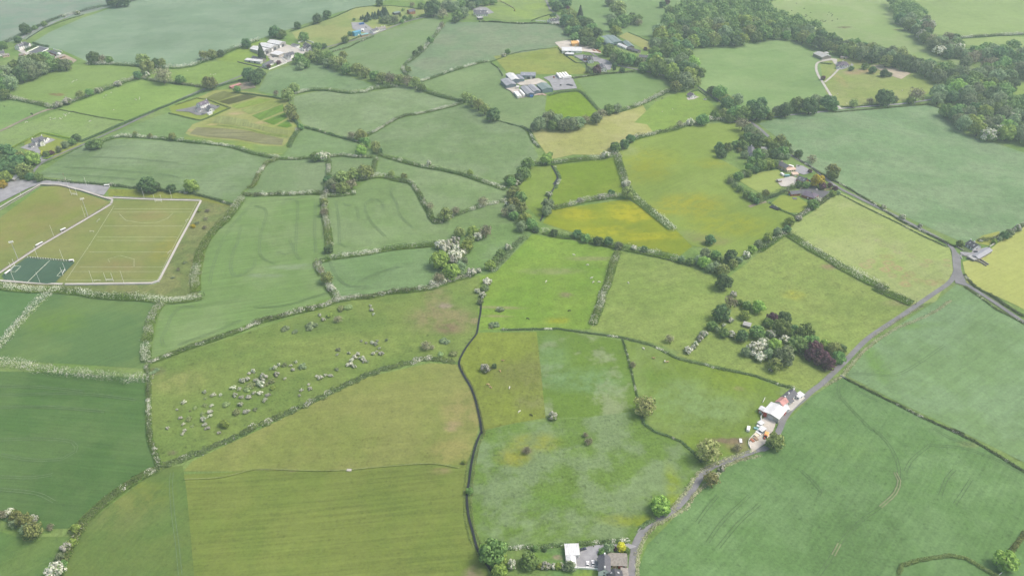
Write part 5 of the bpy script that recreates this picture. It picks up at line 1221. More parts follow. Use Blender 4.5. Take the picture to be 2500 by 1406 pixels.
building('low stone lean-to along the lane wall', 'outbuilding', 'Z1: 2150,500 2165,660', 3.6, 2.2, .5, 'stone', 'tile_brown', 'flat')
# red and white farmyard
building('big white-roofed shed with red cladding on the lane bend', 'farm_shed', 'Z2: 880,452 725,632', 12, 4.4, 1.0, 'sheet_lightgrey', 'sheet_white', doors=[('-x', 0, 4, 3.6, 'steel'), ('-y', .7, 3.0, 3.2, 'red'), ('-x', .7, 2.6, 4.2, 'red')], sky=0)
building('white lean-to on the lane side of the big white shed', 'lean_to', 'Z2: 965,448 1010,545', 5, 3, .4, 'white', 'sheet_white', 'flat', cat='shed')
building('narrow shed with red side wall and white roof', 'farm_shed', 'Z2: 522,488 632,545', 4.2, 3.6, .7, 'red', 'sheet_white', doors=[('-y', -.3, 2.2, 2.6, 'steel')])
building('cottage end with faded red roof beside the big white shed', 'cottage', 'Z2: 885,392 990,305', 6.2, 3.4, 2.2, 'white', 'faded_red', wins=(2, 1, 1), chim=(.9,), doors=[('-y', .2, 1, 2, 'red')])
building('long grey slate cottage between red roof and white outhouse', 'cottage', 'Z2: 1002,292 1160,162', 6.2, 3.2, 2.2, 'white', 'slate', wins=(4, 1, 1), chim=(-.3, .9), doors=[('-y', 0, 1, 2, 'red')])
building('white flat-roofed outhouse at the bend of the lane', 'outhouse', 'Z2: 1228,226 1312,285', 5.6, 2.8, .3, 'white', 'sheet_white', 'flat', wins=(2, 1, 1))
building('tiny grey garden shed in front of the long cottage', 'shed', 'Z2: 1072,385 1125,345', 3, 2.2, .6, 'white', 'slate', doors=[('-y', 0, 1, 1.8, 'timber')])
building('small white field shelter behind the yard fence', 'shelter', 'Z2: 515,775 545,800', 3.4, 2, .3, 'steel', 'sheet_white', 'flat')
building('pale open store beside the red tractor', 'shelter', 'Z2: 530,890 590,930', 4.4, 2.8, .4, 'clad_blue', 'sheet_white', 'flat', doors=[('-y', 0, 2, 2.2, 'slate_dark')])
# cottage at the junction
building('white cottage with dark slate roof at the road junction', 'cottage', 'Z3: 692,466 892,580', 9.2, 3.0, 2.7, 'white', 'slate_dark', wins=(3, 1, 1), chim=(-.95, .0), doors=[('-y', .1, 1.1, 2.1, 'slate_dark')], sky=2)
building('long stone byre with grey roof behind the junction cottage', 'byre', 'Z3: 828,850 1162,660', 6.4, 2.8, 1.3, 'stone', 'sheet_grey', wins=(5, 1, 1), doors=[('-y', -.5, 1.5, 2.1, 'timber'), ('+y', .3, 1.5, 2.1, 'timber')])
building('roofless grey stone annexe at the end of the long byre', 'byre', 'Z3: 680,845 835,925', 5, 2.2, .3, 'stone', 'sheet_lightgrey', 'flat')
# houses along the lane
building('grey-roofed white house hidden among the lane-side trees', 'house', 'Z4: 822,165 828,272', 7, 4.8, 2.2, 'white', 'slate', wins=(3, 2, 2), chim=(.9,), doors=[('-x', 0, 1.6, 2.4, 'slate_dark')])
building('flat-roofed garage behind the tree-hidden white house', 'garage', 'Z4: 975,195 1055,195', 5, 2.8, .3, 'white', 'sheet_lightgrey', 'flat', doors=[('-y', 0, 2.4, 2.1, 'steel')])
building('pinkish house with slate roof beside the caravan', 'house', 'Z4: 1240,385 1385,455', 8.5, 4.6, 2.3, 'pink', 'slate', wins=(4, 2, 2), chim=(-.5,), doors=[('-y', .3, 1.1, 2.1, 'white')])
building('cream conservatory wing on the pinkish house', 'conservatory', 'Z4: 1345,497 1470,485', 5.4, 3.0, 1.2, 'cream_wall', 'pink', wins=(5, 2, 1))
building('pale flat-roofed garage below the pinkish house', 'garage', 'Z4: 1430,570 1515,568', 5.0, 2.6, .3, 'pink', 'pink', 'flat', doors=[('-y', 0, 2.4, 2.0, 'white')])
building('orange brick house with white dormers next to the golden tree', 'house', 'Z4: 1535,605 1655,652', 8.2, 3.4, 2.8, 'brick', 'slate', wins=(3, 2, 1), chim=(.85,), sky=2, doors=[('-y', .1, 1.1, 2.1, 'white')])
building('hip-roofed brick bungalow on dark tarmac', 'bungalow', 'Z4: 1610,825 1805,885', 11.5, 3, 2.6, 'brick', 'slate_purple', 'hip', wins=(5, 3, 1), chim=(.2,), sky=0, doors=[('-y', 0, 1.2, 2.1, 'white')])
building('slate-roofed brick garage beside the hip-roofed bungalow', 'garage', 'Z4: 1400,838 1540,824', 6.4, 2.8, 2, 'brick', 'slate', wins=(2, 1, 1), doors=[('-x', 0, 2.6, 2.2, 'blue')])
building('open-sided pale garden shelter at the gravel garden edge', 'shelter', 'Z4: 1215,668 1265,660', 3.6, 2.5, .5, 'timber', 'sheet_lightgrey', 'gable')
building('tin-roofed ruined shed in the overgrown garden', 'shed', 'S3: 2250,335 2318,355', 5.0, 2.6, 1.0, 'stone', 'sheet_lightgrey', doors=[('-y', 0, 1.2, 1.9, 'timber')])
building('dark-roofed house half hidden in the corner wood', 'house', 'R4: 2030,1150 2150,1172', 8.5, 4.2, 2.2, 'white', 'slate_dark', wins=(4, 2, 1), chim=(.9,))
# grey farmyard
building('white-roofed tall shed of the grey farmyard', 'farm_shed', 'Z5: 585,203 745,345', 11.5, 6.2, 1.5, 'clad_blue', 'sheet_white', doors=[('-x', 0, 4.5, 4.2, 'steel')])
building('wide grey shed at the field side of the grey farmyard', 'farm_shed', 'Z5: 480,345 640,480', 14.5, 4.6, 1.8, 'clad_blue', 'sheet_grey', sky=3, doors=[('-x', .2, 4, 3.6, 'steel')])
building('narrow grey link shed joining the white and the long shed', 'farm_shed', 'Z5: 805,245 905,345', 8.5, 4.4, 1.2, 'clad_teal', 'sheet_bluegrey')
building('long grey shed with open doors behind the concrete yard', 'farm_shed', 'Z5: 885,198 1275,192', 14, 5.4, 1.8, 'clad_teal', 'sheet_bluegrey', sky=2, doors=[('-y', .1, 3.6, 3.6, 'slate_dark'), ('-y', .42, 3.4, 4.2, 'sheet_white'), ('-y', .75, 3.6, 3.6, 'slate_dark'), ('-y', -.3, 3, 3.6, 'sheet_lightgrey')])
building('grey twin-span shed, span beside the white lorry trailers', 'farm_shed', 'Z5: 965,540 1150,718', 10, 4.6, 1.5, 'clad_blue', 'sheet_grey', doors=[('-x', 0, 4, 3.6, 'clad_blue')])
building('grey twin-span shed, span next to the green shed', 'farm_shed', 'Z5: 1150,508 1325,655', 9.5, 4.8, 1.5, 'clad_blue', 'sheet_grey', doors=[('-x', 0, 3.6, 3.4, 'slate_dark')])
building('broad green-roofed shed with pale door', 'farm_shed', 'Z5: 1440,460 1600,592', 15, 5, 2, 'clad_teal', 'sheet_green', doors=[('-x', -.7, 3.2, 3.8, 'slate_dark'), ('-x', .15, 3.6, 3.2, 'sheet_white')])
building('tiny white pitched hut in the middle of the grey farmyard', 'hut', 'Z5: 770,545 835,540', 4, 2.8, 1, 'white', 'sheet_white', doors=[('-y', 0, 1.2, 2, 'steel')])
# timber yard
building('big white flat roof of the timber yard', 'workshop', 'Z6: 265,425 670,408', 17, 4.4, .5, 'white', 'sheet_white', 'flat', doors=[('-y', -.6, 3.5, 3.4, 'slate_dark'), ('-y', -.2, 3.5, 3.4, 'slate_dark'), ('-y', .3, 3.5, 3.4, 'steel')])
building('small white canopy in front of the timber yard workshop', 'canopy', 'Z6: 340,508 508,505', 6, 2.8, .4, 'clad_blue', 'sheet_white', 'flat', cat='shed')
building('orange-roofed block of the timber yard', 'store', 'Z6: 465,285 605,276', 13, 4.6, .4, 'orange', 'orange', 'flat', doors=[('-y', 0, 3, 3.2, 'cream_wall')])
building('dark slate house with rooflights below the timber yard', 'house', 'Z6: 705,552 878,545', 10, 3.6, 3.2, 'brick', 'slate_dark', wins=(4, 2, 1), sky=3, chim=(-.9,))
building('white gabled wing of the dark slate house', 'house_wing', 'Z6: 838,560 858,622', 8, 3.6, 3, 'white', 'slate_dark', wins=(1, 2, 1), cat='house')
building('grey-roofed house beside the purple tree', 'house', 'Z6: 1075,712 1122,800', 9, 3.6, 2.6, 'white', 'slate', wins=(3, 2, 1), chim=(.9,), sky=2)
for lab, s in (('green barrel-roofed barn standing next to the trees', 'Z6: 1105,170 1265,288'), ('green barrel-roofed barn in the middle of three', 'Z6: 1192,148 1368,258'), ('green barrel-roofed barn beside the lawn', 'Z6: 1275,152 1450,246')):
    building(lab, 'barrel_barn', s, 11, 4.6, 2.6, 'clad_teal', 'sheet_green', 'arc', cat='barn', doors=[('+x', -.2, 3.6, 4, 'slate_dark')])
building('grey gabled barn on the lawn side of the barrel barns', 'barn', 'Z6: 1560,252 1682,338', 10, 4, 1.8, 'stone', 'sheet_green', doors=[('-y', 0, 3, 3, 'timber')])
building('white-roofed low byre beside the barrel barns', 'byre', 'Z6: 1430,305 1600,368', 7, 3, 1.4, 'white', 'sheet_white', wins=(4, 1, 1), doors=[('-y', .2, 1.3, 2.1, 'slate_dark')])
building('long low slate byre leading to the cream farmhouse', 'byre', 'Z6: 1610,375 1845,440', 7, 3, 1.6, 'stone', 'slate', wins=(5, 1, 1), doors=[('-y', -.2, 1.4, 2.1, 'timber'), ('-y', .5, 1.4, 2.1, 'timber')])
building('cream two-storey farmhouse with three chimneys by the big wood', 'farmhouse', 'Z6: 1845,528 2070,562', 9, 6.2, 2.2, 'cream_wall', 'slate', wins=(5, 2, 2), chim=(-.95, .45, .95), cat='house', doors=[('-y', -.4, 1.2, 2.2, 'slate_dark')])
# white farm sheds
for lab, s in (('white portal shed, span beside the conifer', 'Z7: 430,462 800,592'), ('white portal shed, middle span of three', 'Z7: 660,372 1015,492'), ('white portal shed, span nearest the tall trees', 'Z7: 900,290 1240,395')):
    building(lab, 'portal_shed', s, 15.5, 5.6, 2.2, 'sheet_lightgrey', 'sheet_white', sky=6, cat='farm shed', doors=[('+x', .1, 5, 4.4, 'slate_dark'), ('+x', -.6, 3, 3.6, 'white')])
building('flat white canopy roof in the white farm yard', 'canopy', 'Z7: 985,645 1225,710', 14, 4.4, .3, 'concrete', 'sheet_white', 'flat', cat='shed')
building('white house with grey gables inside the walled yard', 'house', 'Z7: 1310,692 1530,640', 9, 4.6, 3, 'white', 'slate', wins=(4, 2, 2), chim=(.0,))
building('grey gabled front wing of the walled-yard house', 'house_wing', 'Z7: 1430,640 1410,760', 6, 4.2, 2.6, 'white', 'slate', wins=(2, 2, 2), cat='house')
building('white house with dark slate roof at the end of the white yard', 'house', 'Z7: 1885,372 2020,492', 10, 4.8, 3, 'white', 'slate_dark', wins=(4, 2, 2), chim=(-.9,), sky=1)
building('white gabled wing beside the dark slate roof', 'house_wing', 'Z7: 1790,520 1870,470', 7, 4.2, 2.4, 'white', 'slate_dark', wins=(2, 2, 2), cat='house')
building('flat garage between the canopy and the end house', 'garage', 'Z7: 1510,420 1690,475', 6, 2.8, .3, 'white', 'slate', 'flat', doors=[('-y', 0, 4, 2.2, 'steel')])
building('brown slate cottage at the corner of the white farm', 'cottage', 'Z7: 725,965 915,882', 9, 3.2, 2.6, 'white', 'slate', wins=(3, 2, 1), chim=(.9,), doors=[('-y', 0, 1.1, 2.1, 'timber')])
building('grey slate outbuilding behind the brown slate cottage', 'outbuilding', 'Z7: 430,742 715,835', 9, 3.6, 2, 'stone', 'slate', wins=(3, 1, 1))
building('white lean-to with open front at the field edge', 'lean_to', 'Z7: 225,828 660,905', 7, 3.4, .6, 'steel', 'sheet_white', 'flat', cat='shed', doors=[('-y', -.4, 3, 2.8, 'slate_dark'), ('-y', .3, 3, 2.8, 'slate_dark')])
# riding arena farm
building('white house with rooflights above the riding arena', 'house', 'Z8: 515,395 800,292', 10, 5, 3, 'white', 'slate', wins=(5, 2, 2), chim=(.3,), sky=4)
building('white gabled cross wing of the arena house', 'house_wing', 'Z8: 760,330 930,330', 8, 5, 2.6, 'white', 'slate_dark', wins=(2, 2, 2), cat='house')
building('slate stable block on the arena side of the sandy court', 'stable', 'Z8: 1450,610 1625,562', 7, 3, 1.8, 'brick', 'slate', sky=2, doors=[('-y', 0, 1.4, 2.1, 'timber')])
building('slate stable block across the top of the sandy court', 'stable', 'Z8: 1640,575 1850,645', 7, 3, 1.8, 'brick', 'slate', doors=[('-y', -.4, 1.4, 2.1, 'timber'), ('-y', .3, 1.4, 2.1, 'timber')])
building('brown-grey stable block below the sandy court', 'stable', 'Z8: 1640,800 2030,700', 8, 3, 1.6, 'timber', 'tile_brown', doors=[('-y', .3, 3, 2.4, 'slate_dark')])
building('white end gable of the stable court', 'stable', 'Z8: 1840,660 1900,640', 6, 3.2, 2, 'white', 'sheet_white')
building('white house with slate roof at the picture edge by the arena', 'house', 'Z8: -80,610 120,575', 9, 4, 2.6, 'white', 'slate', wins=(4, 2, 1), chim=(.8,))
building('low pale annexe below the edge house by the arena', 'annexe', 'Z8: 60,700 280,660', 7, 3, 1.4, 'pink', 'tile_brown', wins=(3, 1, 1), cat='house')
building('low brown shed beside the arena wall', 'shed', 'Z8: 610,680 770,668', 6, 2.8, 1.2, 'timber', 'tile_brown', doors=[('-y', 0, 1.4, 2.1, 'slate_dark')])
# blue shed and cottage row
building('tall light blue shed next to the lane', 'farm_shed', 'Y1: 250,893 430,832', 7, 6, .9, 'sky_blue', 'sky_blue', doors=[('-y', .2, 2.2, 2, 'white')])
building('low green-blue shed below the tall blue shed', 'shed', 'Y1: 462,965 648,916', 6, 3, .8, 'timber', 'teal')
building('slate-roofed white cottage of the cottage row', 'cottage', 'Y1: 755,832 900,770', 8, 3.4, 2.6, 'white', 'slate', wins=(3, 1, 1), chim=(.9,))
building('long brown-roofed white cottage of the cottage row', 'cottage', 'Y1: 915,768 1135,735', 7, 3.4, 2.2, 'white', 'tile_brown', wins=(6, 1, 1), chim=(.2, .9))
building('small white gabled hut by the black vehicles', 'hut', 'Y1: 480,800 545,800', 4, 2.8, 1.4, 'white', 'white', doors=[('-y', 0, 2, 2, 'slate_dark')])
building('red brick house with grey roof at the top of the lane', 'house', 'Y1: 1775,275 1935,250', 10, 4.8, 3, 'brick', 'slate', wins=(4, 2, 2), chim=(-.3,))
building('dark flat-topped shed between the conifer row and the brick house', 'shed', 'Y1: 1370,350 1530,325', 8, 3.4, .8, 'slate_dark', 'sheet_green')
# top of the picture
building('rambling grey farmhouse roof on the hilltop gravel', 'farmhouse', 'Y2: 310,215 570,212', 11, 4.4, 2.8, 'white', 'slate', wins=(6, 2, 1), chim=(-.6, .1, .7), cat='house')
building('front range of the rambling hilltop farmhouse', 'farmhouse', 'Y2: 350,268 590,255', 9, 3.6, 2.2, 'white', 'slate', wins=(6, 2, 1), chim=(-.2, .5), cat='house')
building('small dark-sided shed below the rambling hilltop farmhouse', 'shed', 'Y2: 385,362 478,345', 7, 3.4, .6, 'slate_dark', 'sheet_lightgrey', 'flat')
building('white dormered house with black slate roof beside the wood', 'house', 'Y2: 1840,385 2020,375', 10, 4.4, 3, 'white', 'slate_dark', wins=(5, 2, 2), chim=(-.9, -.2, .5), sky=3)
building('broad grey hillside shed with white doors', 'farm_shed', 'Y3: 585,252 930,402', 17, 4.4, 2.2, 'stone', 'sheet_lightgrey', sky=3, doors=[('-x', -.6, 4, 3.4, 'white'), ('-x', 0, 4.6, 3.4, 'white'), ('-x', .6, 3.6, 3.4, 'white')])
building('small white tank-like store behind the hillside shed', 'store', 'Y3: 865,275 955,315', 4, 2.6, .3, 'white', 'sheet_white', 'flat')
building('dark purple-roofed bungalow with white gables on the hillside', 'bungalow', 'Y3: 1370,640 1760,625', 14, 3.4, 3.6, 'white', 'slate_purple', 'hip', wins=(6, 3, 1), sky=0, chim=(-.2,))
building('white gabled bay of the purple-roofed bungalow', 'house_wing', 'Y3: 1580,700 1583,775', 5, 3.0, 2.0, 'white', 'slate_purple', wins=(0, 1, 1), cat='house')
building('white gabled end bay of the purple-roofed bungalow', 'house_wing', 'Y3: 1355,740 1362,800', 5, 3.0, 2.0, 'white', 'slate_purple', wins=(0, 1, 1), cat='house')
building('low pale outbuilding behind the purple-roofed bungalow', 'outbuilding', 'Y3: 1450,445 1700,440', 5, 2.6, .8, 'pink', 'tile_brown', doors=[('-y', 0, 2, 2, 'slate_dark')])
# twin gabled house and two storey house
building('twin-gabled white house inside the lime hedges', 'house', 'Y4: 790,305 1025,218', 9, 5.4, 2.8, 'white', 'slate', wins=(4, 2, 2), chim=(-.95, .95), doors=[('-y', .3, 1.2, 2.2, 'slate_dark')])
building('white gabled porch bay of the twin-gabled house', 'house_wing', 'Y4: 955,275 1015,345', 5, 5, 2, 'white', 'slate', wins=(0, 1, 2), cat='house')
building('lower white wing at the far end of the twin-gabled house', 'house_wing', 'Y4: 1035,262 1150,262', 7, 3.2, 2, 'white', 'slate', wins=(2, 1, 1), cat='house')
building('low slate wing at the gravel end of the twin-gabled house', 'house_wing', 'Y4: 715,415 800,385', 6.5, 3, 2, 'white', 'slate', wins=(2, 1, 1), cat='house')
building('grey changing pavilion beside the car park', 'pavilion', 'Y4: 285,1275 445,1190', 6, 3.2, .4, 'stone', 'sheet_lightgrey', 'flat', doors=[('-y', 0, 4, 2.2, 'white')])
building('two-storey white house beside the vegetable plots', 'house', 'Y5: 925,548 1310,432', 9.5, 5.6, 2.9, 'white', 'slate_purple', wins=(5, 2, 2), chim=(.95,), sky=2, doors=[('-y', .1, 1.2, 2.2, 'white')])
building('low end wing of the two-storey white house', 'house_wing', 'Y5: 865,815 1010,758', 6.5, 3, 2, 'white', 'slate', wins=(2, 1, 1), cat='house')
building('gabled front wing of the two-storey white house', 'house_wing', 'Y5: 1390,655 1500,745', 6.5, 4, 2.2, 'white', 'slate', wins=(2, 2, 1), cat='house')
building('pale flat garden store below the two-storey white house', 'store', 'Y5: 1350,1000 1520,945', 3.6, 2.4, .2, 'white', 'sheet_white', 'flat')
building('small white cottage with purple-slate roof beside its clipped lawn', 'cottage', 'Y6: 722,508 908,650', 9, 3, 2.6, 'white', 'slate_purple', wins=(3, 2, 1), chim=(.9,), doors=[('-y', 0, 1.1, 2.1, 'timber')])
building('low pinkish ruin by the bare earth at the road', 'ruin', 'R1: 2195,830 2290,795', 5, 2, .4, 'brick', 'faded_red', 'flat', cat='shed')

# ------------------------------------------------------------------ walls and fences
def wall_line(label, name, s, w, h, mat, cat='wall'):
    C = [ground(*p) for p in pts(s)]
    L, Rr = sides(C, w)
    x0, y0 = C[0]; z0 = gh(x0, y0)
    b = MB()
    for i in range(len(C) - 1):
        n = max(1, int(math.hypot(C[i + 1][0] - C[i][0], C[i + 1][1] - C[i][1]) / 12))
        for k in range(n):
            f = lambda P, t: (P[i][0] + (P[i + 1][0] - P[i][0]) * t, P[i][1] + (P[i + 1][1] - P[i][1]) * t)
            q = [f(L, k / n), f(Rr, k / n), f(Rr, (k + 1) / n), f(L, (k + 1) / n)]
            b.prism([(x - x0, y - y0, gh(x, y) - z0 - .6) for x, y in q], [(x - x0, y - y0, gh(x, y) - z0 + h) for x, y in q])
    o = b.build(name, M[mat], label=label, cat=cat)
    o.location = (x0, y0, z0)
wall_line('white garden wall in front of the two parked white cars', 'garden_wall', 'Z1: 1420,510 1910,548', .4, 1.8, 'white')
wall_line('pale wall of the long barn yard along the lane', 'garden_wall', 'Z1: 2192,520 2205,640', .4, 1.6, 'white')
wall_line('dark stone wall between the shrubs and the long barn', 'garden_wall', 'Z1: 1890,288 2190,322', .4, 1.6, 'stone')
wall_line('white rail fence along the messy farmyard', 'rail_fence', 'Z2: 560,850 300,1130 285,1205 325,1290', .25, 1.3, 'white', 'fence')
wall_line('white fence stub beside the big white shed', 'rail_fence', 'Z2: 560,640 525,690 530,760', .5, 1.4, 'white', 'fence')
wall_line('white rail beside the yellow bush', 'rail_fence', 'Z2: 605,330 560,420', .2, 1.2, 'white', 'fence')
wall_line('long broken stone wall below the junction byre', 'stone_wall', 'Z3: 600,915 800,975 940,1020 1080,1110', .9, 1.5, 'stone')
wall_line('broken stone wall between byre and pasture', 'stone_wall', 'Z3: 900,930 1020,1010 1130,1080', .9, 1.5, 'stone')
wall_line('stone roadside wall in front of the junction cottage', 'stone_wall', 'Z3: 330,620 520,735', .6, 1.1, 'stone')
wall_line('stone gate wall of the junction byre', 'stone_wall', 'Z3: 470,820 560,870 640,850', .6, 1.1, 'stone')
wall_line('pale wall from the junction byre to the hedge', 'stone_wall', 'Z3: 1160,640 1390,490', .6, 1.4, 'pale_concrete')
wall_line('white road-edge barrier at the junction', 'barrier', 'Z3: 445,850 490,930', .25, .8, 'white', 'barrier')
wall_line('white field gate on the lower lane', 'field_gate', 'T3: 1235,985 1280,935', .12, 1.3, 'steel', 'gate')
wall_line('pale field gate between the two crops', 'field_gate', 'S4: 705,850 765,885', .2, 1.3, 'steel', 'gate')
wall_line('galvanised gate in the arched corner hedge', 'field_gate', 'T4: 2215,1400 2260,1368', .15, 1.3, 'white', 'gate')
wall_line('brick boundary wall between the brick garage and the golden tree', 'garden_wall', 'Z4: 1545,815 1740,745', .5, 1.7, 'stone')
wall_line('wooden pergola fence at the bungalow entrance', 'rail_fence', 'Z4: 1900,835 2035,800', .4, 1.3, 'timber', 'fence')
wall_line('white rail fence round the upper edge of the riding arena', 'arena_rail', 'Z8: 870,645 1255,462 1560,532', .5, 1.5, 'white', 'fence')
wall_line('white rail fence between riding arena and stables', 'arena_rail', 'Z8: 1360,640 1560,540', .5, 1.5, 'white', 'fence')
wall_line('white wall behind the stable court', 'garden_wall', 'Z8: 1720,562 2000,640', .6, 2, 'white')
wall_line('white wall descending beside the walled-yard house', 'garden_wall', 'Z7: 1135,755 1365,940', .5, 1.6, 'white')
wall_line('curved white wall before the walled-yard house', 'garden_wall', 'Z7: 1410,885 1510,890 1625,850', .6, 1.4, 'white')
wall_line('long pale roadside wall below the white farm', 'garden_wall', 'Z7: 870,1150 1180,1030 1365,960', .6, 1.5, 'white')
wall_line('white wall between garage and end house', 'garden_wall', 'Z7: 1490,480 1750,590', 1.2, 1.4, 'white')
wall_line('white wall behind the end house of the white farm', 'garden_wall', 'Z7: 1690,410 1890,335 2110,410', .5, 2, 'white')
wall_line('thin dark hedge-wall at the bottom of the white farm lawn', 'garden_wall', 'Z7: 0,935 400,1030 820,1130', .8, 1.2, 'slate_dark')
wall_line('white wall beside the dormered house', 'garden_wall', 'Y2: 1565,435 1660,438 1775,450', .5, 1.6, 'white')
wall_line('timber rail fence round the hilltop paddock', 'rail_fence', 'Y2: 600,130 680,60 840,30 1000,110 1130,190', .3, 1.2, 'timber', 'fence')
wall_line('low stone wall on the lawn edge of the grey farm sheds', 'stone_wall', 'Z5: 470,625 610,690 800,890 1000,840', .5, 1.2, 'stone')
wall_line('grey railing along the near edge of the striped training pitch', 'pitch_railing', 'R5: 1525,1320 1440,1347 1000,1352 620,1357', .12, 1.1, 'steel', 'railing')
wall_line('grey railing between the two grass pitches', 'pitch_railing', 'R5: 1050,580 690,795 390,970 0,1225', .15, 1.1, 'stone', 'railing')
wall_line('grey railing along the car park side of the show pitch', 'pitch_railing', 'R5: -150,730 100,578 385,408 560,408 780,462 1040,545', .15, 1.1, 'stone', 'railing')
wall_line('steel railing along the bank side of the training pitch', 'pitch_railing', 'R5: 1908,560 1692,962 1512,1312', .15, 1.1, 'steel', 'railing')
wall_line('steel railing behind the top goal of the training pitch', 'pitch_railing', 'R5: 1080,512 1450,530 1910,542', .12, 1.1, 'steel', 'railing')
def post_fence(label, s, gap=7):
    C = smooth([ground(*p) for p in pts(s)], gap)
    x0, y0 = C[0]; z0 = gh(x0, y0)
    r = empty('wire_fence', (x0, y0, z0), label=label, cat='fence')
    b, w = MB(), MB()
    top = [(x - x0, y - y0, gh(x, y) - z0) for x, y in C]
    for x, y, z in top: b.tube((x, y, z - .4), (x, y, z + 1.1), .06, n=5)
    for a, c in zip(top, top[1:]):
        for h in (.35, .7, 1.05): w.tube((a[0], a[1], a[2] + h), (c[0], c[1], c[2] + h), .012, n=3)
    o = b.build('post', M['timber'], r); o['kind'] = 'stuff'
    w.build('wire', M['steel'], r)
post_fence('wire fence dividing the long pasture', 'T1: 1760,488 2100,470; T2: 0,395 200,393 500,405 850,400 1200,370 1600,340 1800,350 1960,380')

# ------------------------------------------------------------------ sports ground equipment
def posts_goal(label, s, cat='goalposts', net=True):
    a, c = [ground(*p) for p in pts(s)]
    cx, cy = (a[0] + c[0]) / 2, (a[1] + c[1]) / 2
    L = math.hypot(c[0] - a[0], c[1] - a[1])
    r = empty('goalposts', (cx, cy, gh(cx, cy)), math.atan2(c[1] - a[1], c[0] - a[0]), label=label, cat=cat)
    for x in (-L / 2, L / 2):
        MB().tube((x, 0, -.3), (x, 0, 9), .16, .12).build('upright', M['white'], r)
    MB().tube((-L / 2, 0, 2.5), (L / 2, 0, 2.5), .13).build('crossbar', M['white'], r)
    if net:
        b = MB()
        for i in range(13):
            x = -L / 2 + L * i / 12
            b.tube((x, 0, 2.5), (x, -1.2 if cy < 590 else 1.2, 0), .03, n=4)
        for z in (.3, .9, 1.5, 2.1):
            y = (1 - z / 2.5) * (-1.2 if cy < 590 else 1.2)
            b.tube((-L / 2, y, z), (L / 2, y, z), .03, n=4)
        b.build('net', M['white'], r)
posts_goal('white goalposts with net at the near end of the training pitch', 'Y7: 2030,915 2165,915')
posts_goal('white goalposts at the far end of the training pitch', 'R5: 1480,562 1545,562')
posts_goal('white goalposts at the car park end of the show pitch', 'R5: 682,495 738,500')
posts_goal('goalposts at the path end of the green synthetic pitch', 'Y7: 235,712 295,645')
posts_goal('goalposts at the open end of the green synthetic pitch', 'Y7: 1205,805 1252,720')
def pole(label, s, h, rad=.12, name='ball_stop_pole', cat='pole', mat='white', group='ball stop poles'):
    x, y = ground(*pts(s)[0])
    o = MB().tube((0, 0, -.4), (0, 0, h), rad, rad * .7).box(-rad * 2, rad * 2, -rad * 2, rad * 2, -.1, .25).build(name, M[mat], label=label, cat=cat, group=group)
    o.location = (x, y, gh(x, y))
for lab, s in (('tall pole beside the far goal of the training pitch, car park side', 'R5: 1378,530'), ('tall pole beside the far goal of the training pitch, hedge side', 'R5: 1642,542'), ('tall pole beside the near goal of the training pitch, synthetic pitch side', 'R5: 888,1328'), ('tall pole beside the near goal of the training pitch, bank side', 'R5: 1182,1330'),
               ('tall pole where path and synthetic pitch meet the hedge', 'Y7: 278,910'), ('tall pole midway along the hedge side of the synthetic pitch', 'Y7: 775,965'), ('tall pole midway along the upper side of the synthetic pitch', 'Y7: 730,480'), ('tall pole near the upper corner of the synthetic pitch', 'Y7: 1218,530'), ('thin pole by the footpath railing', 'R5: 515,890'), ('thin pole beside the floodlight on the footpath', 'R5: 812,702'),
               ('thin pole between the car park and the show pitch goal', 'R5: 655,425'), ('thin pole standing in the car park', 'R5: 835,425'), ('short pole by the car park edge path', 'R5: 198,490')):
    pole(lab, s, 13 if 'short' not in lab else 5)
def floodlight(label, s):
    x, y = ground(*pts(s)[0])
    r = empty('floodlight', (x, y, gh(x, y)), .5, label=label, cat='floodlight', group='pitch floodlights')
    MB().tube((0, 0, -.4), (0, 0, 20), .3, .16).box(-.35, .35, -.35, .35, -.1, 1.4).build('mast', M['steel'], r)
    for z in (19.4, 20.4):
        MB().box(-1.8, 1.8, -.08, .08, z - .06, z + .06).build('bracket', M['steel'], r)
        for k in (-1.5, -.5, .5, 1.5):
            l = MB().box(k - .38, k + .38, -.45, .15, z - .3, z + .3, .05, .05).build('lamp', M['white'], r)
floodlight('tall floodlight mast halfway along the railed footpath', 'R5: 838,695')
floodlight('tall floodlight mast beside the synthetic pitch corner', 'Y7: 352,512')
def dugout(label, s, L=8, name='dugout', mat='white'):
    a, c = [ground(*p) for p in pts(s)]
    r = empty(name, ((a[0] + c[0]) / 2, (a[1] + c[1]) / 2, gh(*a)), math.atan2(c[1] - a[1], c[0] - a[0]), label=label, cat='shelter')
    L = math.hypot(c[0] - a[0], c[1] - a[1])
    MB().box(-L / 2, L / 2, .8, .95, -.2, 2.2).box(-L / 2, -L / 2 + .12, -.6, .8, -.2, 2.2).box(L / 2 - .12, L / 2, -.6, .8, -.2, 2.2).build('wall', M[mat], r)
    MB().prism([(-L / 2 - .2, -.9, 2.3), (L / 2 + .2, -.9, 2.3), (L / 2 + .2, 1.1, 2.2), (-L / 2 - .2, 1.1, 2.2)], [(-L / 2 - .2, -.9, 2.42), (L / 2 + .2, -.9, 2.42), (L / 2 + .2, 1.1, 2.32), (-L / 2 - .2, 1.1, 2.32)]).build('roof', M[mat], r)
    MB().box(-L / 2 + .2, L / 2 - .2, .3, .7, .35, .45).build('bench', M['timber'], r)
dugout('long white team shelter beside the railed footpath', 'R5: 350,990 412,958')
dugout('small pale team shelter farther up the footpath', 'R5: 585,845 630,825')
dugout('flat white shelter at the end of the car park', 'R5: 998,415 1045,412')
dugout('white shelter at the path end of the synthetic pitch', 'Y7: 115,800 215,725')
dugout('pale blue shelter at the corner of the synthetic pitch', 'Y7: 1335,545 1410,540')
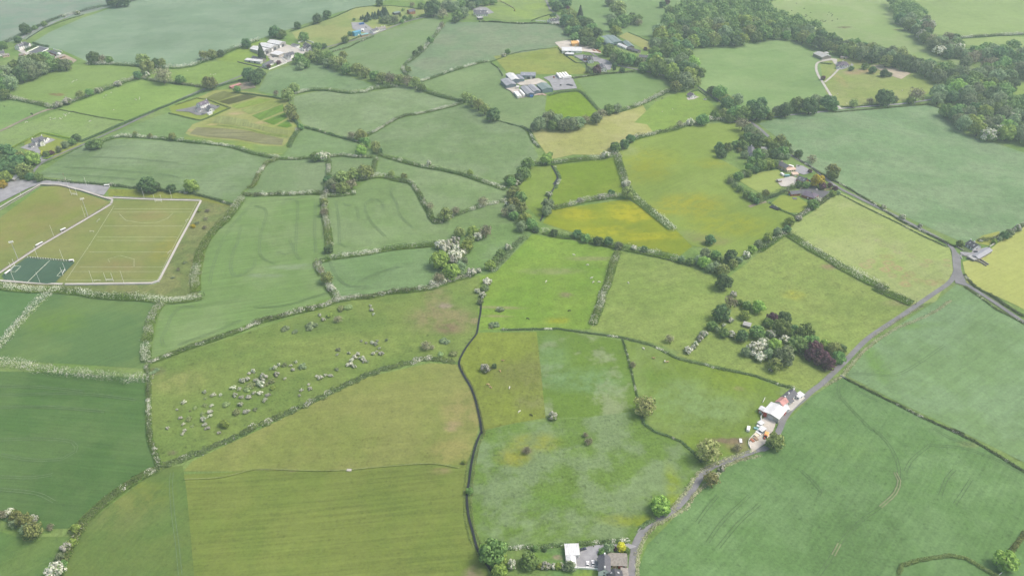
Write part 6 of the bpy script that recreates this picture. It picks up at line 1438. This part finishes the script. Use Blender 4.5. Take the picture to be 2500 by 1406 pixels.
def small_goal(label, s):
    a, c = [ground(*p) for p in pts(s)]
    L = math.hypot(c[0] - a[0], c[1] - a[1])
    r = empty('training_goal', ((a[0] + c[0]) / 2, (a[1] + c[1]) / 2, gh(*a)), math.atan2(c[1] - a[1], c[0] - a[0]), label=label, cat='goal', group='portable goals')
    MB().tube((-L / 2, 0, 0), (-L / 2, 0, 2), .07).tube((L / 2, 0, 0), (L / 2, 0, 2), .07).tube((-L / 2, 0, 2), (L / 2, 0, 2), .07).tube((-L / 2, 0, 2), (-L / 2, 1.5, .05), .05).tube((L / 2, 0, 2), (L / 2, 1.5, .05), .05).tube((-L / 2, 1.5, .05), (L / 2, 1.5, .05), .05).build('goal_frame', M['white'], r)
    b = MB()
    for i in range(9):
        x = -L / 2 + L * i / 8
        b.tube((x, 0, 2), (x, 1.5, .05), .025, n=4)
    b.build('net', M['white'], r)
small_goal('portable goal lying by the footpath side of the training pitch', 'R5: 860,850 895,850')
small_goal('tilted portable goal above the other on the training pitch', 'R5: 930,755 955,735')
small_goal('portable goal against the bank path, upper one', 'R5: 1775,750 1800,735')
small_goal('portable goal against the bank path, lower one', 'R5: 1605,1060 1632,1035')
small_goal('portable goal by the near goalposts of the training pitch', 'Y7: 1805,920 1910,920')
# posts of the low net along the top of the synthetic pitch
x0, y0 = ground(*pts('Y7: 535,462')[0]); x1, y1 = ground(*pts('Y7: 1320,535')[0])
nr = empty('pitch_net', ((x0 + x1) / 2, (y0 + y1) / 2, gh(x0, y0)), math.atan2(y1 - y0, x1 - x0), label='white-capped fence along the top of the synthetic pitch', cat='fence')
Ln = math.hypot(x1 - x0, y1 - y0)
for i in range(17):
    q = -Ln / 2 + Ln * i / 16
    MB().box(q - .35, q + .35, -.2, .2, -.1, 1.3).build('post', M['white'], nr)
MB().box(-Ln / 2, Ln / 2, -.04, .04, .1, 1.0).build('rail', M['clad_teal'], nr)

# ------------------------------------------------------------------ vehicles
def place(r, s, up=0.0):
    P = pts(s)
    a = ground(*P[0], up=up)
    rz = 0
    if len(P) > 1:
        c = ground(*P[1], up=up)
        rz = math.atan2(c[1] - a[1], c[0] - a[0])
        a = ((a[0] + c[0]) / 2, (a[1] + c[1]) / 2)
    r.location = (a[0], a[1], gh(*a)); r.rotation_euler = (0, 0, rz)
    return r
def wheel(r, x, y, rad, w=.22):
    t = MB().tube((x, y - w / 2, rad), (x, y + w / 2, rad), rad, n=12).build('wheel', M['rubber'], r)
    MB().tube((x, y - w / 2 - .01, rad), (x, y + w / 2 + .01, rad), rad * .55, n=10).build('rim', M['steel'], t)
def car(label, s, mat, L=4.4, W=1.8, H=1.5):
    """s gives nose and tail"""
    r = place(empty('car', (0, 0, 0), label=label, cat='car', group='parked cars'), s, .8)
    h = L / 2
    side = [(-h, .35), (h, .35), (h, .75), (h - .15, .88), (h * .42, .98), (-h * .72, 1.02), (-h + .08, .98), (-h, .7)]
    n = MB().prism([(x, -W / 2, z) for x, z in side], [(x, W / 2, z) for x, z in side]); n.build('body', M[mat], r)
    cab = [(h * .40, .98), (h * .08, H - .06), (-h * .42, H - .02), (-h * .78, 1.02)]
    MB().prism([(x, -W / 2 + .08 + (.14 if z > 1.2 else 0), z) for x, z in cab], [(x, W / 2 - .08 - (.14 if z > 1.2 else 0), z) for x, z in cab]).build('window', M['glass'], r)
    MB().prism([(h * .06, -W / 2 + .24, H - .07), (-h * .42, -W / 2 + .24, H - .03), (-h * .42, W / 2 - .24, H - .03), (h * .06, W / 2 - .24, H - .07)],
               [(h * .04, -W / 2 + .26, H), (-h * .40, -W / 2 + .26, H + .03), (-h * .40, W / 2 - .26, H + .03), (h * .04, W / 2 - .26, H)]).build('roof', M[mat], r)
    for x in (-h * .58, h * .62):
        for y in (-W / 2 + .1, W / 2 - .1): wheel(r, x, y, .33)
    for y in (-W / 2 + .3, W / 2 - .3):
        MB().box(h - .03, h + .02, y - .2, y + .2, .62, .78).build('headlight', M['steel'], r)
car('white saloon car nearer the long pale shed', 'Z1: 1590,485 1592,392', 'car_white')
car('white saloon car nearer the slate farmhouse', 'Z1: 1678,470 1670,375', 'car_white')
car('dark blue car beside the small white shed', 'Z1: 1470,225 1565,195', 'car_dark')
car('blue car in front of the big white-roofed shed', 'Z2: 868,740 905,690', 'car_blue')
car('dark car beside the junction cottage gable', 'Z3: 785,755 870,738', 'car_dark')
car('dark car on the tarmac below the hip-roofed bungalow', 'Z4: 1625,880 1640,905', 'car_dark')
car('dark car by the wall above the hip-roofed bungalow', 'Z4: 1785,800 1808,825', 'car_grey')
car('blue car beside the orange brick house', 'Z4: 1680,675 1715,690', 'car_blue')
car('grey car on the gravel of the pinkish house', 'Z4: 1510,470 1545,455', 'car_grey')
car('white car driving on the lane below the hillside bungalow', 'R4: 1145,1012 1168,1008', 'car_white')
car('black car on the yard of the two-storey white house', 'Y5: 1110,1050 1190,1030', 'car_dark')
car('dark car at the far edge of the two-storey house yard', 'Y5: 1760,685 1840,690', 'car_dark')
car('silver car at the timber yard house', 'Z6: 520,585 585,585', 'car_grey')
car('black car in the cottage row yard', 'Y1: 580,740 630,790', 'car_dark')
car('grey car in the yard of the brown slate cottage', 'Z7: 960,895 1010,910', 'car_grey')
car('dark car beneath the flat white canopy yard', 'Z7: 950,785 1010,800', 'car_dark')
car('white van-like car on the grass beside the small cottage wall', 'Y6: 1410,910 1560,875', 'car_white', 4.8, 1.9, 1.9)
car('small white car by the arena stables', 'Y3: 1640,500 1720,490', 'car_white')
def caravan(label, s, L=6, W=2.3, H=2.6, mat='white', name='caravan', cat=None, group=None):
    r = place(empty(name, (0, 0, 0), label=label, cat=cat or 'caravan', group=group), s, H)
    h = L / 2
    side = [(-h, .55), (h, .55), (h + .12, 1.4), (h - .25, H), (-h + .25, H), (-h - .12, 1.4)]
    MB().prism([(x, -W / 2, z) for x, z in side], [(x, W / 2, z) for x, z in side]).build('body', M[mat], r)
    for x in (-h * .5, h * .35):
        for y in (-W / 2 - .02, W / 2 + .02):
            MB().box(x - .5, x + .5, y - .02, y + .02, 1.35, 2.0).build('window', M['glass'], r)
    for y in (-W / 2 + .15, W / 2 - .15): wheel(r, 0, y, .36)
    MB().tube((h, 0, .5), (h + 1.1, 0, .45), .05).build('hitch', M['steel'], r)
caravan('cream caravan on the lawn edge by the pinkish house', 'Z4: 1265,555 1310,590')
caravan('white camper at the roadside of the pinkish house', 'Z4: 1385,440 1450,462')
caravan('white livestock trailer standing in the rough pasture', 'Z2: 305,840 285,940', 4.6, 2.2, 2.3, name='livestock_trailer', cat='trailer')
def lorry_trailer(label, s, L=None, cab=False, mat='white', group='white lorry trailers'):
    P = pts(s)
    a, c = ground(*P[0], up=4), ground(*P[1], up=4)
    L = math.hypot(c[0] - a[0], c[1] - a[1])
    r = place(empty('lorry_trailer', (0, 0, 0), label=label, cat='lorry trailer', group=group), s, 4)
    h, W = L / 2, 2.55
    MB().box(-h, h, -W / 2, W / 2, 1.15, 4.0, .04, .04).build('cargo_box', M[mat], r)
    MB().box(-h + .2, h - .2, -.5, .5, .8, 1.15).build('chassis', M['slate_dark'], r)
    MB().box(-h - .02, -h + .03, -W / 2 + .1, W / 2 - .1, 1.25, 3.85).build('rear_door', M['steel'], r)
    for x in (-h + 1.2, -h + 2.5, -h + 3.8):
        for y in (-W / 2 + .2, W / 2 - .2): wheel(r, x, y, .5, .35)
    if cab:
        cb = MB().box(h + .4, h + 2.5, -1.2, 1.2, .6, 3.1, .12, .05).build('cab', M['white'], r)
        MB().box(h + 2.42, h + 2.5, -1.05, 1.05, 1.7, 2.7).build('windscreen', M['glass'], cb)
        for y in (-1.0, 1.0): wheel(r, h + 1.5, y, .5, .35)
lorry_trailer('white lorry trailer beside the farm hedge, outermost of three', 'Z5: 720,690 828,812')
lorry_trailer('white lorry trailer, middle one of three by the grey twin-span shed', 'Z5: 775,685 885,800')
lorry_trailer('white lorry trailer tucked against the grey twin-span shed', 'Z5: 870,650 985,765')
lorry_trailer('white articulated lorry with cab at the end of the parked trailer row', 'Z5: 1850,200 1935,300', cab=True)
lorry_trailer('white trailer next to the articulated lorry', 'Z5: 1918,195 2005,290')
lorry_trailer('white trailer third along from the articulated lorry', 'Z5: 1990,185 2085,275')
lorry_trailer('white trailer fourth along, by the dark hedge', 'Z5: 2062,178 2150,265')
lorry_trailer('white trailer parked crosswise before the trailer row', 'Z5: 1990,298 2225,274')
lorry_trailer('white trailer beside the orange-roofed block', 'Z6: 580,238 640,290')
lorry_trailer('grey-green trailer under the trees of the timber yard', 'Z6: 660,232 730,285', mat='clad_teal')
def skip(label, s, mat, L=6, W=2.3, H=2.2, name='skip', cat='skip'):
    r = place(empty(name, (0, 0, 0), label=label, cat=cat), s, H)
    h = L / 2
    MB().box(-h, h, -W / 2, W / 2, .1, H, -.05, -.05).build('body', M[mat], r)
    b = MB()
    for i in range(6):
        x = -h + .4 + (L - .8) * i / 5
        b.box(x - .08, x + .08, -W / 2 - .1, W / 2 + .1, .2, H - .1)
    b.build('rib', M[mat], r)
    MB().box(-h - .1, h + .1, -W / 2 - .1, W / 2 + .1, H - .12, H + .04).build('lid', M[mat], r)
skip('bright blue skip on the gravel by the conifers', 'Y1: 440,650 530,640', 'blue', 8, 4, 2.8)
skip('blue tank skip in front of the grey twin-span shed', 'Z5: 1145,800 1195,795', 'blue', 4, 3, 2.6)
skip('green storage container beside the cream caravan', 'Z4: 1330,595 1385,595', 'teal', 5, 2.4, 2.4, 'storage_container', 'container')
skip('small white water trough on the trodden earth', 'Z2: 143,1110 147,1152', 'white', 3.6, 1.6, 1, 'water_trough', 'trough')
skip('pale feed trough at the middle of the wire fence', 'T2: 895,392 920,392', 'pale_concrete', 3, 1.6, .8, 'water_trough', 'trough')
def tractor(label, s, mat):
    r = place(empty('tractor', (0, 0, 0), label=label, cat='tractor'), s, 1.2)
    MB().box(.2, 2.0, -.4, .4, .8, 1.5, .06, .06).build('bonnet', M[mat], r)
    cb = MB().box(-1.2, .2, -.75, .75, 1.0, 2.6, .12, .1).build('cab', M['glass'], r)
    MB().box(-1.15, .1, -.72, .72, 2.62, 2.75).build('cab_roof', M[mat], cb)
    for y in (-.95, .95):
        wheel(r, -.7, y, .85, .45); wheel(r, 1.5, y * .8, .5, .3)
    MB().tube((1.0, .3, 1.5), (1.0, .3, 2.4), .05).build('exhaust', M['slate_dark'], r)
tractor('red tractor parked in the messy farmyard', 'Z2: 625,1035 590,1095', 'tractor_red')
tractor('tractor standing near the black bale heap of the grey farmyard', 'Z5: 1930,510 1965,545', 'steel')
tractor('red machine by the parked white lorries', 'Z5: 1740,300 1790,340', 'tractor_red')
tractor('yellow digger on the hilltop rubble', 'Y2: 1120,215 1160,225', 'gold')
skip('orange tipping trailer behind the red tractor', 'Z2: 650,970 628,1030', 'orange', 4, 2.3, 1.8, 'tipping_trailer', 'trailer')
skip('rusty implement by the white rail fence', 'Z2: 350,1105 385,1140', 'brick', 3, 1.8, 1, 'farm_implement', 'implement')
skip('brown implement next to the white rail fence', 'Z2: 425,1080 450,1105', 'timber', 3, 2, 1.2, 'farm_implement', 'implement')
skip('white bulk bag stack by the white rail fence', 'Z2: 470,960 510,985', 'white', 3.6, 2.6, 1.6, 'bulk_bag', 'bag')
skip('pale bulk bag below the white bulk bag stack', 'Z2: 425,1005 460,1035', 'cream_wall', 3, 2.4, 1.4, 'bulk_bag', 'bag')
skip('green crate among the scrap beside the yard fence', 'Z2: 420,890 460,905', 'teal', 3, 1.6, 1, 'crate', 'crate')
skip('white tank among the scrap beside the yard fence', 'Z2: 470,845 500,855', 'white', 2.4, 1.6, 1.2, 'water_tank', 'tank')
skip('trampoline-like dark round pool frame on the bungalow lawn', 'Z4: 1450,945 1490,945', 'slate', 4, 3.6, .7, 'garden_tub', 'tub')
# gas tank on legs
gt = place(empty('gas_tank', (0, 0, 0), label='white gas tank on the lawn behind the junction cottage', cat='tank'), 'Z3: 925,485 1000,485', 1)
MB().tube((-1.6, 0, 1.1), (1.6, 0, 1.1), .75, n=14).tube((-1.95, 0, 1.1), (-1.6, 0, 1.1), .35, .75, 14).tube((1.6, 0, 1.1), (1.95, 0, 1.1), .75, .35, 14).build('tank', M['white'], gt)
for x in (-1.1, 1.1): MB().box(x - .15, x + .15, -.5, .5, -.2, .6).build('leg', M['pale_concrete'], gt)
# round feeder at the wire fence crossing
# wrapped silage bales
def bales(where, group, s, rows):
    c = pts(s)
    a, b_ = ground(*c[0], up=1), ground(*c[1], up=1)
    rz = math.atan2(b_[1] - a[1], b_[0] - a[0])
    n = max(3, int(math.hypot(b_[0] - a[0], b_[1] - a[1]) / 1.3))
    me = None
    for j in range(rows):
        for i in range(n):
            u = (i + .5) * 1.3; w = (j - (rows - 1) / 2) * 1.35
            x = a[0] + math.cos(rz) * u - math.sin(rz) * w; y = a[1] + math.sin(rz) * u + math.cos(rz) * w
            if me is None:
                o = MB().tube((0, 0, 0), (0, 0, 1.15), .62, .62, 14).build('silage_bale', M['black'])
                me = o.data
            else:
                o = bpy.data.objects.new('silage_bale', me); COL.objects.link(o)
            o.location = (x, y, gh(x, y)); o.rotation_euler = (0, 0, rnd.uniform(0, 6))
            tag(o, f'black wrapped silage bale in the heap {where}', 'bale', group)
bales('below the hip-roofed bungalow lawn', 'black bales below the bungalow lawn', 'Z4: 1105,1055 1250,1110', 4)
bales('at the corner of the grey farmyard', 'black bales at the grey farmyard', 'Z5: 2110,500 2270,540', 4)
# stacked timber of the timber yard
for i, (s, lab) in enumerate((('Z6: 880,420 960,470', 'rust-brown timber stack nearest the timber yard roof'), ('Z6: 940,410 1050,480', 'rust-brown timber stack in the middle of the timber pile row'), ('Z6: 1000,440 1060,490', 'rust-brown timber stack beside the road'), ('Z5: 1420,740 1560,790', 'heap of pale rubble bags below the green shed'), ('Z5: 1300,750 1390,770', 'low rubble heap before the twin-span shed'))):
    r = place(empty('timber_stack' if i < 3 else 'rubble_heap', (0, 0, 0), label=lab, cat='stack' if i < 3 else 'heap', group='yard stacks'), s, 1)
    b = MB()
    for k in range(14):
        y, z = -1.6 + (k % 7) * .5, .3 + (k // 7) * .5
        b.tube((-4 + rnd.uniform(-.6, .6), y, z), (4 + rnd.uniform(-.6, .6), y + rnd.uniform(-.2, .2), z), .26, n=6)
    b.build('log' if i < 3 else 'rubble', M['brick' if i < 3 else 'pink'], r)
# wooden power poles
for lab, s in (('wooden power pole before the big wood', 'R3: 1805,442'), ('wooden power pole farther along the big wood edge', 'R3: 2297,418'), ('wooden power pole at the wood belt corner', 'R4: 240,388'), ('wooden power pole by the car park hedge', 'R5: 625,365')):
    x, y = ground(*pts(s)[0])
    r = empty('power_pole', (x, y, gh(x, y)), .4, label=lab, cat='power pole', group='power poles')
    MB().tube((0, 0, -.5), (0, 0, 10), .2, .14).build('mast', M['timber'], r)
    MB().box(-1.1, 1.1, -.07, .07, 9.3, 9.5).build('crossarm', M['timber'], r)

# ------------------------------------------------------------------ animals
def beast(name, scale, mat, graze, legs):
    """one skinned body: trunk, neck, head and four jointed legs"""
    V = [(-.95, 0, 1.15), (-.35, 0, 1.12), (.35, 0, 1.15), (.8, 0, 1.22)]
    Rr = [.32, .40, .40, .33]
    E_ = [(0, 1), (1, 2), (2, 3)]
    def add(p, r, j):
        V.append(p); Rr.append(r); E_.append((j, len(V) - 1)); return len(V) - 1
    if graze:
        n = add((1.15, 0, .95), .2, 3); n = add((1.4, 0, .5), .16, n); n = add((1.62, 0, .18), .11, n)
    else:
        n = add((1.2, 0, 1.5), .2, 3); n = add((1.5, 0, 1.6), .17, n); n = add((1.85, 0, 1.45), .11, n)
    for y in (-.24, .24):
        k = add((-.85, y, .8), .17, 0); k = add((-.98, y, .45), .09, k); add((-.9, y, .02), .075, k)
        k = add((.72, y, .75), .14, 3); k = add((.76, y, .4), .085, k); add((.72, y, .02), .075, k)
    t = add((-1.15, 0, 1.1), .06, 0); add((-1.2, 0, .55), .045, t)
    me = bpy.data.meshes.new(name)
    me.from_pydata([tuple(c * scale for c in v) for v in V], E_, [])
    o = bpy.data.objects.new('tmp', me); COL.objects.link(o)
    sm = o.modifiers.new('skin', 'SKIN')
    for d, r in zip(me.skin_vertices[0].data, Rr): d.radius = (r * scale * legs, r * scale * legs)
    me.skin_vertices[0].data[0].use_root = True
    o.modifiers.new('sub', 'SUBSURF').levels = 1
    dg = bpy.context.evaluated_depsgraph_get()
    out = bpy.data.meshes.new_from_object(o.evaluated_get(dg))
    bpy.data.objects.remove(o); bpy.data.meshes.remove(me)
    out.name = name
    out.materials.append(M[mat])
    return out
BEAST = {(k, g_): beast(n, sc, mt, g_, lg) for k, n, sc, mt, lg in (('k', 'cow', 1.05, 'cow_black', 1.0), ('t', 'cow', 1.05, 'cow_tan', 1.0), ('w', 'cow', 1.05, 'sheep', 1.0), ('s', 'sheep', .72, 'sheep', 1.12)) for g_ in (True, False)}
def herd(where, start, at, group, s):
    L = []
    for seg in s.split('|'):
        reg, body = seg.split(':')
        for t in body.split():
            x, y, k = t.split(',')
            L.append((*src(reg.strip(), float(x), float(y)), k))
    L.sort(key=lambda t: math.hypot(t[0] - at[0], 1.6 * (t[1] - at[1])))
    tot, cnt = {}, {}
    for t in L: tot[t[2]] = tot.get(t[2], 0) + 1
    nm = {'k': 'black cow', 't': 'tan cow', 'w': 'white cow', 's': 'white sheep'}
    for x, y, k in L:
        i = cnt[k] = cnt.get(k, 0) + 1
        many = tot[k] > 12
        lab = f'{nm[k]} {where}' if many else f'{nm[k]} {where}, {ORD[i - 1]} from {start}' if tot[k] > 1 else f'only {nm[k]} {where}'
        gx, gy = ground(x, y)
        o = bpy.data.objects.new(nm[k].split()[1], BEAST[k, rnd.random() < .7])
        COL.objects.link(o)
        o.location = (gx, gy, gh(gx, gy) + .02); o.rotation_euler = (0, 0, rnd.uniform(0, 6.28))
        tag(o, lab, 'cow' if k != 's' else 'sheep', group)
herd('of the herd scattered over the pale hilltop pasture', 'the wood', (1900, 30), 'black cattle on the hilltop pasture', 'R4: 55,95,k 125,105,k 245,110,k 290,40,k 365,90,k 305,130,k 310,150,k 265,170,k 425,130,k 380,150,k 375,165,k 390,160,k 420,175,k 430,190,k 440,192,k 390,200,k 400,215,k 455,215,k 520,205,k 535,200,k 545,212,k 570,205,k 585,150,k 600,125,k 620,135,k 632,150,k 625,160,k 680,190,k 630,207,k 560,212,k')
herd('in the corner field beside the farm track', 'the track', (130, 262), 'cattle by the farm track', 'R1: 300,1090,k 313,1098,k 42,1020,k')
herd('in the pasture with the scrub line', 'the track', (130, 262), 'sheep of the scrub line pasture', 'R1: 480,1130,s 510,1140,s 525,1135,s 570,1130,s 595,1125,s 610,1095,s 625,1100,s 635,1093,s 627,1112,s 660,1085,s 482,1148,s 245,1172,s 260,1168,s 855,1162,s 865,1156,s 580,1140,s')
herd('in the pasture below the white blossomed hedge', 'the hedge', (200, 235), 'sheep below the blossomed hedge', 'R1: 990,935,s 1010,915,s 1060,888,s 1290,950,s 1300,958,s 1330,950,s 1332,936,s 1085,1052,s')
herd('in the pasture with the muddy feeding place', 'the mud', (140, 230), 'sheep near the muddy feeding place', 'R1: 700,780,s 715,775,s 732,770,s 690,788,s')
herd('in the small field beside the white farm', 'the road', (600, 200), 'sheep beside the white farm', 'R1: 2010,715,s 2035,718,s 2052,714,s 1790,678,s')
herd('in the meadow above the stream ford', 'the hedge', (1490, 640), 'white cattle of the middle meadow', 'R7: 630,1070,w 760,1165,w 365,1322,w 795,1290,w 815,1328,w 870,1328,w 1148,1335,w')
herd('of the brown paddock by the stream', 'the white hawthorn', (1186, 900), 'cattle of the brown paddock', 'S2: 2370,710,t 2345,808,t 2230,937,t 2257,965,t| S3: 110,1195,w 222,1230,k 15,968,w')
herd('in the rough pasture above the farmyard', 'the thin hedge', (1530, 880), 'cattle of the rough pasture', 'S3: 1385,686,t 1495,715,w 1515,724,t 1290,594,w')
herd('under the hay field by the small cottage', 'the cottage', (1690, 232), 'animals near the small cottage', 'R3: 1470,1070,s 1570,1047,s 1470,945,k 1405,958,t 1355,970,t')
herd('in the speckled meadow', 'the hedge', (1480, 760), 'cattle of the long meadow', 'S3: 585,235,k 188,310,k')
herd('in the paddock below the purple-roofed bungalow', 'the bungalow', (2058, 160), 'sheep of the bungalow paddock', 'R4: 1300,868,s 680,902,s 770,992,s')
# ------------------------------------------------------------------ air
hz = MB().box(-7300, 7300, -5300, 9300, -10, 402)
hm = bpy.data.materials.new('haze_air'); hm.use_nodes = True
ht = hm.node_tree
ht.nodes.remove(ht.nodes['Principled BSDF'])
pv = ht.nodes.new('ShaderNodeVolumePrincipled')
pv.inputs['Color'].default_value = (.76, .90, 1.0, 1)
pv.inputs['Density'].default_value = HAZE
pv.inputs['Anisotropy'].default_value = .2
ht.links.new(pv.outputs[0], ht.nodes['Material Output'].inputs['Volume'])
hz.build('haze', hm, kind='stuff')
